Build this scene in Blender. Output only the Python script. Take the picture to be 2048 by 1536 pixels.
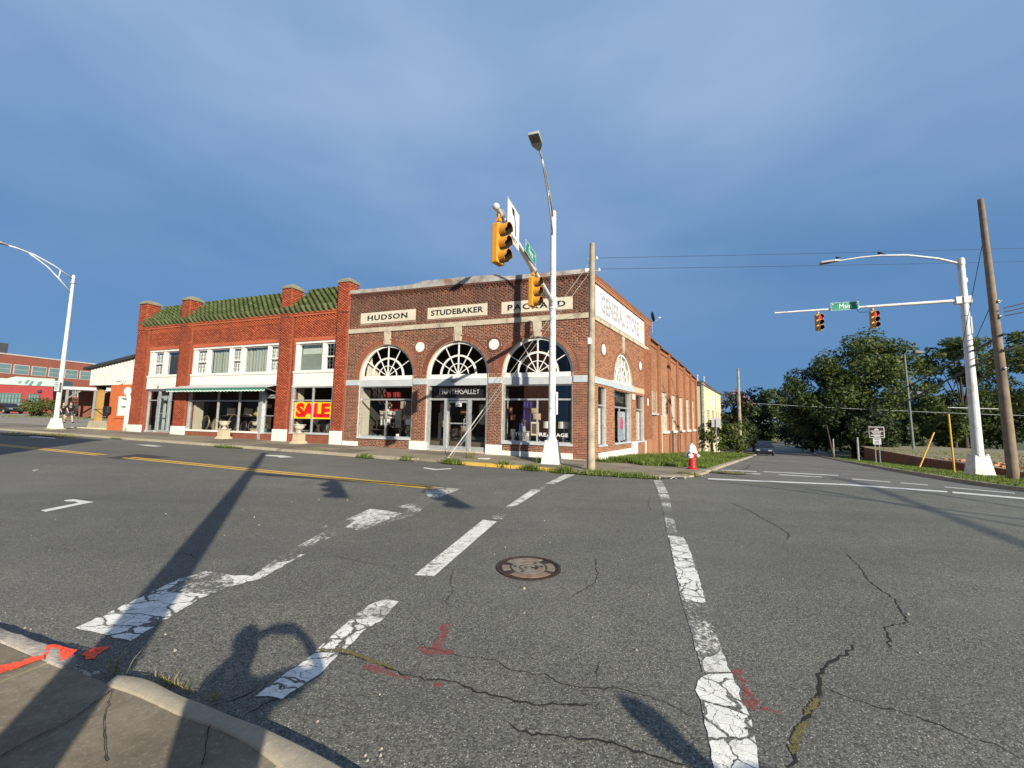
import bpy, bmesh, math, random
import numpy as np
from mathutils import Vector, Matrix
from mathutils.geometry import tessellate_polygon
random.seed(7); RNG = np.random.default_rng(7)
SC = bpy.context.scene
for o in list(bpy.data.objects): bpy.data.objects.remove(o)
COL = SC.collection
# ------------------------------------------------------------------ camera
FPX = 790.0; PITCH = math.radians(5.26); ROLL = math.radians(1.0); EYE = np.array([0, 0, 1.6])
_cp, _sp = math.cos(PITCH), math.sin(PITCH); _cr, _sr = math.cos(ROLL), math.sin(ROLL)
_r = np.array([1., 0, 0]); _up = np.array([0, -_sp, _cp]); _fw = np.array([0, _cp, _sp])
CX = _cr*_r + _sr*_up; CY = -(-_sr*_r + _cr*_up); CZ = _fw
cd = bpy.data.cameras.new('camera'); cam = bpy.data.objects.new('camera', cd); COL.objects.link(cam)
cd.sensor_width = 36; cd.lens = 36*FPX/2048; cd.clip_start = .02; cd.clip_end = 4000
mw = Matrix.Identity(4)
for i in range(3):
    mw[i][0] = CX[i]; mw[i][1] = -CY[i]; mw[i][2] = -CZ[i]; mw[i][3] = EYE[i]
cam.matrix_world = mw; SC.camera = cam
# ------------------------------------------------------------------ sky, sun, exposure
EL, AZ = math.radians(23.8), math.radians(151.3)          # sun behind the camera, to the right
W = bpy.data.worlds.new('World'); SC.world = W; W.use_nodes = True
nt = W.node_tree; nt.nodes.clear()
def _n(t, k, **kw):
    n = t.nodes.new(k)
    for a, b in kw.items(): setattr(n, a, b)
    return n
wo = _n(nt, 'ShaderNodeOutputWorld'); bg = _n(nt, 'ShaderNodeBackground'); bg.inputs[1].default_value = .0825
sky = _n(nt, 'ShaderNodeTexSky', sky_type='NISHITA'); sky.sun_disc = False
sky.sun_elevation = EL; sky.sun_rotation = AZ; sky.air_density = 1.0; sky.dust_density = .6; sky.ozone_density = 3.0
tc = _n(nt, 'ShaderNodeTexCoord'); sx = _n(nt, 'ShaderNodeSeparateXYZ'); nt.links.new(tc.outputs['Generated'], sx.inputs[0])
el = _n(nt, 'ShaderNodeValToRGB'); cr = el.color_ramp                    # thin high cloud over a blue bank at the horizon
cr.elements[0].position = 0.0; cr.elements[0].color = (.50, 1.52, 3.38, 1)
cr.elements[1].position = .32; cr.elements[1].color = (.78, 1.80, 3.55, 1)
e = cr.elements.new(.62); e.color = (1.75, 2.82, 4.6, 1)
e = cr.elements.new(1.0); e.color = (1.95, 3.05, 4.8, 1)
nt.links.new(sx.outputs['Z'], el.inputs[0])
mp = _n(nt, 'ShaderNodeMapping'); mp.inputs['Scale'].default_value = (1.2, 1.2, 3.2); mp.inputs['Rotation'].default_value = (.3, .5, .2)
nt.links.new(tc.outputs['Generated'], mp.inputs[0])
nz = _n(nt, 'ShaderNodeTexNoise'); nz.inputs['Scale'].default_value = 1.3; nz.inputs['Detail'].default_value = 5; nz.inputs['Roughness'].default_value = .5
nt.links.new(mp.outputs[0], nz.inputs['Vector'])
nr = _n(nt, 'ShaderNodeMapRange'); nr.inputs[1].default_value = .38; nr.inputs[2].default_value = .68; nt.links.new(nz.outputs['Fac'], nr.inputs[0])
ne = _n(nt, 'ShaderNodeMapRange'); ne.inputs[1].default_value = .1; ne.inputs[2].default_value = .6; nt.links.new(sx.outputs['Z'], ne.inputs[0])
nm = _n(nt, 'ShaderNodeMath', operation='MULTIPLY'); nt.links.new(nr.outputs[0], nm.inputs[0]); nt.links.new(ne.outputs[0], nm.inputs[1])
nm2 = _n(nt, 'ShaderNodeMath', operation='MULTIPLY'); nm2.inputs[1].default_value = .52; nt.links.new(nm.outputs[0], nm2.inputs[0])
m1 = _n(nt, 'ShaderNodeMix', data_type='RGBA'); m1.inputs[0].default_value = .88
nt.links.new(sky.outputs[0], m1.inputs[6]); nt.links.new(el.outputs[0], m1.inputs[7])
m2 = _n(nt, 'ShaderNodeMix', data_type='RGBA'); m2.inputs[7].default_value = (3.0, 3.9, 5.5, 1)
nt.links.new(nm2.outputs[0], m2.inputs[0]); nt.links.new(m1.outputs[2], m2.inputs[6])
nt.links.new(m2.outputs[2], bg.inputs[0]); nt.links.new(bg.outputs[0], wo.inputs[0])
sd = bpy.data.lights.new('sun', 'SUN'); sd.energy = 5.0; sd.angle = math.radians(.55); sd.color = (1, .91, .75)
sun = bpy.data.objects.new('sun', sd); COL.objects.link(sun); sun.location = (30, -50, 60)
LD = Vector((-math.sin(AZ)*math.cos(EL), -math.cos(AZ)*math.cos(EL), -math.sin(EL)))
sun.rotation_euler = LD.to_track_quat('-Z', 'Y').to_euler()
vs = SC.view_settings; vs.view_transform = 'Standard'; vs.look = 'None'; vs.gamma = 1; vs.exposure = 0.78; vs.use_curve_mapping = False
SC.cycles.max_bounces = 6; SC.cycles.transparent_max_bounces = 12; SC.cycles.use_denoising = True

# ------------------------------------------------------------------ place frames
# main street runs along s (leftwards from the showroom corner), t points from the facade to the camera
# side street runs along d (away), n points from the side wall to the street
A_, B_ = math.radians(19.1), math.radians(33.5)
C0 = np.array([3.125, 15.569, 0.])
DL = np.array([-math.cos(A_), math.sin(A_), 0]); DT = np.array([-math.sin(A_), -math.cos(A_), 0])
DB = np.array([math.sin(B_), math.cos(B_), 0]); DN = np.array([math.cos(B_), -math.sin(B_), 0]); UP = np.array([0, 0, 1.])
def M4(x, y, z, o):
    m = np.eye(4); m[:3, 0] = x; m[:3, 1] = y; m[:3, 2] = z; m[:3, 3] = o; return m
MF = M4(DL, DT, UP, C0)           # (s, t, z)
MS = M4(DB, DN, UP, C0)           # (d, n, z)
def FP(s, t, z=0): return C0 + DL*s + DT*t + UP*z
def SP(d, n, z=0): return C0 + DB*d + DN*n + UP*z
def sp(x, k=1.5):
    a = np.asarray(x, float)*k
    return np.where(a > 30, a, np.log1p(np.exp(np.minimum(a, 30))))/k
def smst(x, a, b):
    u = np.clip((x-a)/(b-a), 0, 1); return u*u*(3-2*u)
def H(x, y):                       # height of the street surface
    x = np.asarray(x, float)-C0[0]; y = np.asarray(y, float)-C0[1]
    s = x*DL[0]+y*DL[1]; d = x*DB[0]+y*DB[1]
    hs = .0145*(sp(s-1)-sp(s-120))
    hb = -.05*sp(d-.5)+.03*sp(d-60, .1)+.02*sp(d-125, .05)
    return hs+hb*(1-smst(s, 0, 3+np.maximum(d, 0)*.6))
def HF(s, t): p = FP(s, t); return float(H(p[0], p[1]))
def HS(d, n): p = SP(d, n); return float(H(p[0], p[1]))
def ray(x, y): return CX*((x-1024)/FPX)+CY*((y-768)/FPX)+CZ
def ground_at(x, y, off=0.):       # the point of the street surface seen at a spot of the photograph (used to measure the markings)
    d = ray(x, y); lo, hi = .5, None
    k = .8
    while k < 400:
        p = EYE+d*k
        if p[2] < H(p[0], p[1])+off: hi = k; break
        lo = k; k *= 1.03
    for _ in range(40):
        m = (lo+hi)/2; p = EYE+d*m
        if p[2] < H(p[0], p[1])+off: hi = m
        else: lo = m
    return p

# ------------------------------------------------------------------ object helpers
ROOT = {}
def _link(o, parent=None):
    COL.objects.link(o)
    if parent is not None: o.parent = parent
    return o
def tag(o, label=None, cat=None, group=None, kind=None):
    if label: o['label'] = label
    if cat: o['category'] = cat
    if group: o['group'] = group
    if kind: o['kind'] = kind
    return o
def thing(name, label, cat, loc=(0, 0, 0), rz=0., group=None):
    o = bpy.data.objects.new(name, None); COL.objects.link(o); o.empty_display_size = .2
    o.location = loc; o.rotation_euler = (0, 0, rz)
    m = np.eye(4); c, s = math.cos(rz), math.sin(rz); m[0, 0] = c; m[0, 1] = -s; m[1, 0] = s; m[1, 1] = c; m[:3, 3] = loc
    ROOT[o.name] = m
    return tag(o, label, cat, group)
def dup(root, loc, rz=None, label=None, group=None, scale=None):
    r = root.copy(); COL.objects.link(r); r.location = loc
    if rz is not None: r.rotation_euler = (0, 0, rz)
    if label: r['label'] = label
    if group: r['group'] = group
    if scale: r.scale = scale
    for ch in list(root.children):
        c = ch.copy(); COL.objects.link(c); c.parent = r
        for g in list(ch.children):
            q = g.copy(); COL.objects.link(q); q.parent = c
    return r
class MB:
    """collects shapes given in the frame M (default world) and links them as one mesh object"""
    def __init__(s, M=None): s.v = []; s.f = []; s.M = np.eye(4) if M is None else M; s.n = 0
    def add(s, vs, fs):
        for f in fs: s.f.append(tuple(i+s.n for i in f))
        s.v.extend([tuple(map(float, v)) for v in vs]); s.n += len(vs); return s
    def box(s, x0, x1, y0, y1, z0, z1):
        return s.add([(x0, y0, z0), (x1, y0, z0), (x1, y1, z0), (x0, y1, z0), (x0, y0, z1), (x1, y0, z1), (x1, y1, z1), (x0, y1, z1)],
                     [(0, 3, 2, 1), (4, 5, 6, 7), (0, 1, 5, 4), (1, 2, 6, 5), (2, 3, 7, 6), (3, 0, 4, 7)])
    def hexa(s, b, t):               # 4 bottom + 4 top points
        return s.add(list(b)+list(t), [(0, 3, 2, 1), (4, 5, 6, 7), (0, 1, 5, 4), (1, 2, 6, 5), (2, 3, 7, 6), (3, 0, 4, 7)])
    def frustum(s, cx, cy, z0, z1, a0, a1, b0=None, b1=None):
        b0 = a0 if b0 is None else b0; b1 = a1 if b1 is None else b1
        return s.hexa([(cx-a0, cy-b0, z0), (cx+a0, cy-b0, z0), (cx+a0, cy+b0, z0), (cx-a0, cy+b0, z0)],
                      [(cx-a1, cy-b1, z1), (cx+a1, cy-b1, z1), (cx+a1, cy+b1, z1), (cx-a1, cy+b1, z1)])
    def prism(s, poly, a, b, axis='y'):  # 2D outline extruded from a to b along axis
        n = len(poly)
        mk = {'y': lambda p, k: (p[0], k, p[1]), 'z': lambda p, k: (p[0], p[1], k), 'x': lambda p, k: (k, p[0], p[1])}[axis]
        vs = [mk(p, a) for p in poly]+[mk(p, b) for p in poly]
        return s.add(vs, [tuple(range(n)), tuple(range(2*n-1, n-1, -1))]+[(i, (i+1) % n, n+(i+1) % n, n+i) for i in range(n)])
    def tube(s, pts, r, n=8, caps=True):
        pts = [np.array(p, float) for p in pts]; rs = r if hasattr(r, '__len__') else [r]*len(pts)
        vs = []; ref = None
        for i, p in enumerate(pts):
            d = pts[min(i+1, len(pts)-1)]-pts[max(i-1, 0)]; d = d/(np.linalg.norm(d)+1e-9)
            if ref is None:
                ref = np.array([0, 0, 1.]) if abs(d[2]) < .9 else np.array([1., 0, 0])
            u = np.cross(d, ref); u /= np.linalg.norm(u)+1e-9; w = np.cross(u, d); ref = w
            for k in range(n):
                a = 2*math.pi*k/n; vs.append(p+(u*math.cos(a)+w*math.sin(a))*rs[i])
        fs = [(i*n+k, i*n+(k+1) % n, (i+1)*n+(k+1) % n, (i+1)*n+k) for i in range(len(pts)-1) for k in range(n)]
        if caps: fs += [tuple(range(n-1, -1, -1)), tuple((len(pts)-1)*n+k for k in range(n))]
        return s.add(vs, fs)
    def lathe(s, prof, n=16, c=(0, 0, 0), sx=1, sy=1):
        vs = [(c[0]+r*sx*math.cos(2*math.pi*k/n), c[1]+r*sy*math.sin(2*math.pi*k/n), c[2]+z) for r, z in prof for k in range(n)]
        fs = [(i*n+k, i*n+(k+1) % n, (i+1)*n+(k+1) % n, (i+1)*n+k) for i in range(len(prof)-1) for k in range(n)]
        fs += [tuple(range(n-1, -1, -1)), tuple((len(prof)-1)*n+k for k in range(n))]
        return s.add(vs, fs)
    def ball(s, c, rx, ry=None, rz=None, n=10, m=6):
        ry = ry or rx; rz = rz or rx
        prof = [(math.sin(math.pi*i/m)*1. if 0 < i < m else .02, -math.cos(math.pi*i/m)) for i in range(m+1)]
        vs = [(c[0]+r*rx*math.cos(2*math.pi*k/n), c[1]+r*ry*math.sin(2*math.pi*k/n), c[2]+z*rz) for r, z in prof for k in range(n)]
        fs = [(i*n+k, i*n+(k+1) % n, (i+1)*n+(k+1) % n, (i+1)*n+k) for i in range(m) for k in range(n)]
        return s.add(vs, fs)
    def disc(s, c, r, axis, th, n=20, r2=None):  # short cylinder, axis vector
        a = np.array(axis, float); a /= np.linalg.norm(a)
        return s.tube([np.array(c)-a*th/2, np.array(c)+a*th/2], [r, r if r2 is None else r2], n)
    def arcbar(s, cx, cz, r0, r1, y0, y1, a0=0., a1=math.pi, n=32):  # curved bar of rectangular section in the xz plane
        vs = []
        for i in range(n+1):
            a = a0+(a1-a0)*i/n; c, q = math.cos(a), math.sin(a)
            vs += [(cx+r0*c, y0, cz+r0*q), (cx+r1*c, y0, cz+r1*q), (cx+r1*c, y1, cz+r1*q), (cx+r0*c, y1, cz+r0*q)]
        fs = [(4*i+k, 4*i+(k+1) % 4, 4*i+4+(k+1) % 4, 4*i+4+k) for i in range(n) for k in range(4)]+[(0, 1, 2, 3), (4*n+3, 4*n+2, 4*n+1, 4*n)]
        return s.add(vs, fs)
    def world(s):
        v = np.array(s.v, float).reshape(-1, 3); return v@s.M[:3, :3].T+s.M[:3, 3]
    def build(s, name, mat, parent=None, smooth=False, kind=None, bevel=0, loc=None, autosmooth=None):
        v = s.world()
        if parent is not None: R = ROOT.get(parent.name, np.eye(4))
        else:
            R = np.eye(4)
            if loc is None: loc = ((v[:, 0].min()+v[:, 0].max())/2, (v[:, 1].min()+v[:, 1].max())/2, v[:, 2].min())
            R[:3, 3] = loc
        Ri = np.linalg.inv(R); v = v@Ri[:3, :3].T+Ri[:3, 3]
        fs = s.f
        if np.linalg.det(s.M[:3, :3]) < 0: fs = [f[::-1] for f in fs]
        me = bpy.data.meshes.new(name); me.from_pydata(v.tolist(), [], fs)
        me.materials.append(mat)
        if smooth: me.polygons.foreach_set('use_smooth', [True]*len(me.polygons))
        me.update()
        o = bpy.data.objects.new(name, me); _link(o, parent); ROOT[o.name] = R
        if parent is None: o.location = loc
        if kind: o['kind'] = kind
        if bevel:
            b = o.modifiers.new('bevel', 'BEVEL'); b.width = bevel; b.segments = 2; b.limit_method = 'ANGLE'
        if smooth and autosmooth:
            try: me.set_sharp_from_angle(angle=math.radians(autosmooth))
            except Exception: pass
        return o
def mesh_np(name, v, faces4, mat, parent=None, kind=None, tint=None, loc=None, smooth=False):
    """big numpy mesh of quads or triangles (world coordinates)"""
    v = np.asarray(v, float); f = np.asarray(faces4, int)
    R = np.eye(4)
    if parent is not None: R = ROOT.get(parent.name, R)
    else:
        if loc is None: loc = ((v[:, 0].min()+v[:, 0].max())/2, (v[:, 1].min()+v[:, 1].max())/2, v[:, 2].min())
        R[:3, 3] = loc
    Ri = np.linalg.inv(R); v = v@Ri[:3, :3].T+Ri[:3, 3]
    k = f.shape[1]; me = bpy.data.meshes.new(name)
    me.vertices.add(len(v)); me.vertices.foreach_set('co', v.astype(np.float32).ravel())
    me.loops.add(f.size); me.loops.foreach_set('vertex_index', f.astype(np.int32).ravel())
    me.polygons.add(len(f)); me.polygons.foreach_set('loop_start', np.arange(0, f.size, k, dtype=np.int32))
    me.polygons.foreach_set('loop_total', np.full(len(f), k, dtype=np.int32))
    if tint is not None:
        a = me.attributes.new('tint', 'FLOAT', 'POINT'); a.data.foreach_set('value', np.asarray(tint, np.float32))
    if smooth: me.polygons.foreach_set('use_smooth', np.ones(len(f), dtype=bool))
    me.materials.append(mat); me.update(calc_edges=True); me.validate()
    o = bpy.data.objects.new(name, me); _link(o, parent); ROOT[o.name] = R
    if parent is None: o.location = loc
    if kind: o['kind'] = kind
    return o
def text(body, M, box, mat, parent=None, name='lettering', ext=.004, off=0., sp_=1.0, shear=0., kind=None, word=1.0):
    """lettering fitted into box=(x0,x1,y0,y1) of the frame M (x right, y up, z out)"""
    cu = bpy.data.curves.new(name, 'FONT'); cu.body = body; cu.size = 1; cu.extrude = .02; cu.offset = off; cu.resolution_u = 3
    cu.space_character = sp_; cu.shear = shear; cu.space_word = word
    ob = bpy.data.objects.new(name+'_t', cu); COL.objects.link(ob)
    me = bpy.data.meshes.new_from_object(ob); COL.objects.unlink(ob); bpy.data.objects.remove(ob)
    v = np.empty(len(me.vertices)*3); me.vertices.foreach_get('co', v); v = v.reshape(-1, 3)
    x0, x1, y0, y1 = box
    a, b = v.min(0), v.max(0)
    v[:, 0] = x0+(v[:, 0]-a[0])/(b[0]-a[0])*(x1-x0); v[:, 1] = y0+(v[:, 1]-a[1])/(b[1]-a[1])*(y1-y0); v[:, 2] = (v[:, 2]-a[2])/(b[2]-a[2])*ext
    v = v@M[:3, :3].T+M[:3, 3]
    R = np.eye(4)
    if parent is not None: R = ROOT[parent.name]
    Ri = np.linalg.inv(R); v = v@Ri[:3, :3].T+Ri[:3, 3]
    me.vertices.foreach_set('co', v.astype(np.float32).ravel()); me.materials.clear(); me.materials.append(mat); me.update()
    o = bpy.data.objects.new(name, me); _link(o, parent); ROOT[o.name] = R
    return o
def patch(poly, zf, mat, name, parent=None, depth=0., cuts=3, kind=None, smooth=False):
    """sheet filling a polygon (world xy), subdivided and laid on the height function zf(x, y); optional skirt"""
    bm = bmesh.new()
    vs = [bm.verts.new((p[0], p[1], 0)) for p in poly]
    tri = tessellate_polygon([[Vector((p[0], p[1], 0)) for p in poly]])
    for t in tri:
        try: bm.faces.new([vs[i] for i in t])
        except ValueError: pass
    for _ in range(cuts):
        bmesh.ops.subdivide_edges(bm, edges=bm.edges[:], cuts=1, use_grid_fill=True)
    for v in bm.verts: v.co.z = float(zf(v.co.x, v.co.y))
    bmesh.ops.recalc_face_normals(bm, faces=bm.faces[:])
    if bm.faces and sum(f.normal.z for f in bm.faces) < 0: bmesh.ops.reverse_faces(bm, faces=bm.faces[:])
    if depth:
        bd = [e for e in bm.edges if e.is_boundary]
        r = bmesh.ops.extrude_edge_only(bm, edges=bd)
        for v in [g for g in r['geom'] if isinstance(g, bmesh.types.BMVert)]: v.co.z -= depth
    R = np.eye(4) if parent is None else ROOT[parent.name]
    bm.transform(Matrix(np.linalg.inv(R).tolist()))
    me = bpy.data.meshes.new(name); bm.to_mesh(me); bm.free(); me.materials.append(mat)
    if smooth: me.polygons.foreach_set('use_smooth', [True]*len(me.polygons))
    o = bpy.data.objects.new(name, me); _link(o, parent); ROOT[o.name] = R
    if kind: o['kind'] = kind
    return o

# ------------------------------------------------------------------ materials
def newmat(name):
    m = bpy.data.materials.new(name); m.use_nodes = True; t = m.node_tree; t.nodes.clear()
    out = _n(t, 'ShaderNodeOutputMaterial'); b = _n(t, 'ShaderNodeBsdfPrincipled'); t.links.new(b.outputs[0], out.inputs[0])
    return m, t, b
def _noise(t, scale, detail=4, rough=.55, vec=None, dim='3D'):
    n = _n(t, 'ShaderNodeTexNoise'); n.inputs['Scale'].default_value = scale; n.inputs['Detail'].default_value = detail; n.inputs['Roughness'].default_value = rough
    if vec is not None: t.links.new(vec, n.inputs['Vector'])
    return n.outputs['Fac']
def _pos(t): return _n(t, 'ShaderNodeNewGeometry').outputs['Position']
def _mix(t, f, a, b, mode='MIX'):
    n = _n(t, 'ShaderNodeMix', data_type='RGBA', blend_type=mode)
    for sk, v in ((0, f), (6, a), (7, b)):
        if isinstance(v, (int, float)): n.inputs[sk].default_value = v
        elif isinstance(v, tuple): n.inputs[sk].default_value = v if len(v) == 4 else v+(1,)
        else: t.links.new(v, n.inputs[sk])
    return n.outputs[2]
def _map(t, v, a, b, c=0., d=1.):
    n = _n(t, 'ShaderNodeMapRange'); n.inputs[1].default_value = a; n.inputs[2].default_value = b; n.inputs[3].default_value = c; n.inputs[4].default_value = d
    t.links.new(v, n.inputs[0]); return n.outputs[0]
def _math(t, op, a, b=None):
    n = _n(t, 'ShaderNodeMath', operation=op)
    for i, v in enumerate((a, b)):
        if v is None: continue
        if isinstance(v, (int, float)): n.inputs[i].default_value = v
        else: t.links.new(v, n.inputs[i])
    return n.outputs[0]
def _bump(t, b, h, strength=.3, dist=.01):
    n = _n(t, 'ShaderNodeBump'); n.inputs['Strength'].default_value = strength; n.inputs['Distance'].default_value = dist
    t.links.new(h, n.inputs['Height']); t.links.new(n.outputs[0], b.inputs['Normal'])
MATS = {}
def mat(name, col, rough=.7, var=.25, scale=3., metal=0., bump=0., bscale=40., dirt=None, dscale=1.2, damt=.5, emit=None, spec=.4):
    """paint / stone / metal with uneven colour, optional stains"""
    if name in MATS: return MATS[name]
    m, t, b = newmat(name); p = _pos(t)
    c = _mix(t, _map(t, _noise(t, scale, 5, .6, p), .3, .7), tuple(x*(1-var) for x in col), tuple(min(1, x*(1+var*.6)) for x in col))
    if dirt: c = _mix(t, _map(t, _noise(t, dscale, 6, .65, p), .5, .72, 0, damt), c, dirt)
    t.links.new(c, b.inputs['Base Color']); b.inputs['Metallic'].default_value = metal; b.inputs['Specular IOR Level'].default_value = spec
    t.links.new(_map(t, _noise(t, scale*2, 3, .5, p), .3, .7, max(0, rough-.12), min(1, rough+.12)), b.inputs['Roughness'])
    if bump: _bump(t, b, _noise(t, bscale, 4, .6, p), bump, .01)
    if emit: b.inputs['Emission Color'].default_value = emit[0]+(1,); b.inputs['Emission Strength'].default_value = emit[1]
    MATS[name] = m; return m
def brick_mat(name, cols, stain=(.10, .06, .045), samt=.5, sscale=.55, zdark=None):
    m, t, b = newmat(name); p = _pos(t)
    at = _n(t, 'ShaderNodeAttribute', attribute_name='tint'); oi = _n(t, 'ShaderNodeObjectInfo')
    k = _math(t, 'FRACT', _math(t, 'ADD', at.outputs['Fac'], _math(t, 'MULTIPLY', oi.outputs['Random'], 1.0)))
    r = _n(t, 'ShaderNodeValToRGB'); r.color_ramp.interpolation = 'CONSTANT'
    for i, c in enumerate(cols):
        e = r.color_ramp.elements[i] if i < 2 else r.color_ramp.elements.new(.5)
        e.position = i/len(cols); e.color = c+(1,)
    t.links.new(k, r.inputs[0])
    g = _map(t, _noise(t, 30, 5, .7, p), .25, .75, .72, 1.22)
    c = _mix(t, 1., r.outputs[0], g, 'MULTIPLY')
    mp = _n(t, 'ShaderNodeMapping'); mp.inputs['Scale'].default_value = (1, 1, .55); t.links.new(p, mp.inputs[0])
    st = _map(t, _noise(t, sscale, 7, .65, mp.outputs[0]), .48, .68, 0, samt)
    if zdark:                                           # soot and weathering on the parapet
        z = _n(t, 'ShaderNodeSeparateXYZ'); t.links.new(p, z.inputs[0])
        w = _math(t, 'MULTIPLY', _map(t, z.outputs[2], zdark[0], zdark[1], 0, 1), _map(t, _noise(t, 1.1, 6, .7, p), .35, .65, .25, .75))
        st = _math(t, 'MAXIMUM', st, w)
    c = _mix(t, st, c, stain)
    t.links.new(c, b.inputs['Base Color']); b.inputs['Roughness'].default_value = .88; b.inputs['Specular IOR Level'].default_value = .25
    _bump(t, b, _noise(t, 90, 3, .6, p), .35, .004); MATS[name] = m; return m
def asphalt_nodes(t, p):
    big = _noise(t, .35, 5, .6, p); mid = _noise(t, 2.2, 6, .65, p)
    base = _mix(t, _map(t, big, .3, .7), (.098, .097, .083), (.133, .130, .109))
    base = _mix(t, _map(t, mid, .35, .7, 0, .5), base, (.078, .077, .069))
    v = _n(t, 'ShaderNodeTexVoronoi'); v.inputs['Scale'].default_value = 105; t.links.new(p, v.inputs['Vector'])
    hs = _n(t, 'ShaderNodeSeparateColor'); t.links.new(v.outputs['Color'], hs.inputs[0])
    st = _map(t, hs.outputs[0], 0, 1, .42, 1.58)
    c = _mix(t, 1., base, st, 'MULTIPLY')
    pale = _math(t, 'MULTIPLY', _math(t, 'GREATER_THAN', hs.outputs[1], .90), _math(t, 'LESS_THAN', v.outputs['Distance'], .006*105*.62))
    c = _mix(t, _math(t, 'MULTIPLY', pale, .75), c, (.46, .44, .40))
    hgt = _math(t, 'ADD', _math(t, 'MULTIPLY', v.outputs['Distance'], -.6), _noise(t, 60, 4, .7, p))
    return c, hgt
def asphalt_mat():
    m, t, b = newmat('asphalt'); p = _pos(t); c, h = asphalt_nodes(t, p)
    mp = _n(t, 'ShaderNodeMapping'); mp.inputs['Rotation'].default_value = (0, 0, A_); mp.inputs['Scale'].default_value = (.05, .55, 1); t.links.new(p, mp.inputs[0])
    c = _mix(t, _map(t, _noise(t, 1.0, 4, .6, mp.outputs[0]), .42, .70, 0, .55), c, (.066, .065, .058))   # wheel tracks
    c = _mix(t, _map(t, _noise(t, .9, 7, .7, p), .60, .74, 0, .45), c, (.048, .047, .043)); c = _mix(t, _map(t, _noise(t, 5.0, 3, .5, p), .70, .78, 0, .5), c, (.045, .044, .042))   # damp and oil stains
    c = _mix(t, _map(t, _noise(t, .22, 4, .6, p), .50, .66, 0, .35), c, (.165, .16, .14))
    t.links.new(c, b.inputs['Base Color']); b.inputs['Roughness'].default_value = .82; b.inputs['Specular IOR Level'].default_value = .35
    _bump(t, b, h, .55, .006); MATS['asphalt'] = m; return m
def paint_mat(name, col, wear, crack=.0, cscale=5.5, nscale=9., edge=.06, stretch=1.):
    """road paint worn and crazed so that the asphalt shows between the flakes"""
    m, t, b = newmat(name); p = _pos(t); ca, h = asphalt_nodes(t, p)
    mask = _map(t, _math(t, 'ADD', _math(t, 'MULTIPLY', _noise(t, nscale, 6, .75, p), .6), _math(t, 'MULTIPLY', _noise(t, 1.6, 3, .5, p), .4)), wear-edge, wear+edge)
    if crack:
        wv = _n(t, 'ShaderNodeVectorMath', operation='ADD'); t.links.new(p, wv.inputs[0])
        nn = _n(t, 'ShaderNodeTexNoise'); nn.inputs['Scale'].default_value = 6; nn.inputs['Detail'].default_value = 4; t.links.new(p, nn.inputs['Vector'])
        sc = _n(t, 'ShaderNodeVectorMath', operation='SCALE'); sc.inputs['Scale'].default_value = .16; t.links.new(nn.outputs['Color'], sc.inputs[0]); t.links.new(sc.outputs[0], wv.inputs[1])
        mq = _n(t, 'ShaderNodeMapping'); mq.inputs['Rotation'].default_value = (0, 0, -math.atan2(DT_[1], DT_[0])); mq.inputs['Scale'].default_value = (stretch, 1, 1); t.links.new(wv.outputs[0], mq.inputs[0]); wv = mq
        for s_, k in ((cscale, 1.0), (cscale*2.3, .30)):
            v = _n(t, 'ShaderNodeTexVoronoi', feature='DISTANCE_TO_EDGE'); v.inputs['Scale'].default_value = s_; t.links.new(wv.outputs[0], v.inputs['Vector'])
            th = _map(t, _noise(t, 2.0, 3, .6, p), .36, .66, -.01, crack*k)
            mask = _math(t, 'MULTIPLY', mask, _map(t, _math(t, 'SUBTRACT', v.outputs['Distance'], th), 0, .02))
    pc = _mix(t, _map(t, _noise(t, 9, 6, .75, p), .38, .72), col, tuple(x*.66 for x in col))
    t.links.new(_mix(t, mask, ca, pc), b.inputs['Base Color']); b.inputs['Roughness'].default_value = .7; b.inputs['Specular IOR Level'].default_value = .3
    _bump(t, b, _math(t, 'ADD', h, mask), .35, .005); MATS[name] = m; return m
def glass_mat(name, tint=(.80, .84, .84), refl=.9, rough=.01):
    m = bpy.data.materials.new(name); m.use_nodes = True; t = m.node_tree; t.nodes.clear()
    out = _n(t, 'ShaderNodeOutputMaterial'); tr = _n(t, 'ShaderNodeBsdfTransparent'); gl = _n(t, 'ShaderNodeBsdfGlossy')
    tr.inputs[0].default_value = tint+(1,); gl.inputs[0].default_value = (refl, refl, refl, 1); gl.inputs['Roughness'].default_value = rough
    lw = _n(t, 'ShaderNodeLayerWeight'); lw.inputs[0].default_value = .5; mx = _n(t, 'ShaderNodeMixShader')
    t.links.new(_math(t, 'ADD', .045, _math(t, 'MULTIPLY', .9, _math(t, 'POWER', lw.outputs['Facing'], 4.0))), mx.inputs[0]); t.links.new(tr.outputs[0], mx.inputs[1]); t.links.new(gl.outputs[0], mx.inputs[2]); t.links.new(mx.outputs[0], out.inputs[0])
    MATS[name] = m; return m
def leaf_mat(name, a, b_, trans=.25):
    m, t, b = newmat(name); p = _pos(t)
    at = _n(t, 'ShaderNodeAttribute', attribute_name='tint')
    c = _mix(t, at.outputs['Fac'], a, b_)
    c = _mix(t, _map(t, _noise(t, .6, 4, .6, p), .35, .7, 0, .5), c, tuple(x*.6 for x in a))
    t.links.new(c, b.inputs['Base Color']); b.inputs['Roughness'].default_value = .6; b.inputs['Specular IOR Level'].default_value = .25
    tl = _n(t, 'ShaderNodeBsdfTranslucent'); t.links.new(c, tl.inputs[0]); mx = _n(t, 'ShaderNodeMixShader'); mx.inputs[0].default_value = trans
    out = [n for n in t.nodes if n.type == 'OUTPUT_MATERIAL'][0]
    t.links.new(b.outputs[0], mx.inputs[1]); t.links.new(tl.outputs[0], mx.inputs[2]); t.links.new(mx.outputs[0], out.inputs[0]); MATS[name] = m; return m
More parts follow.
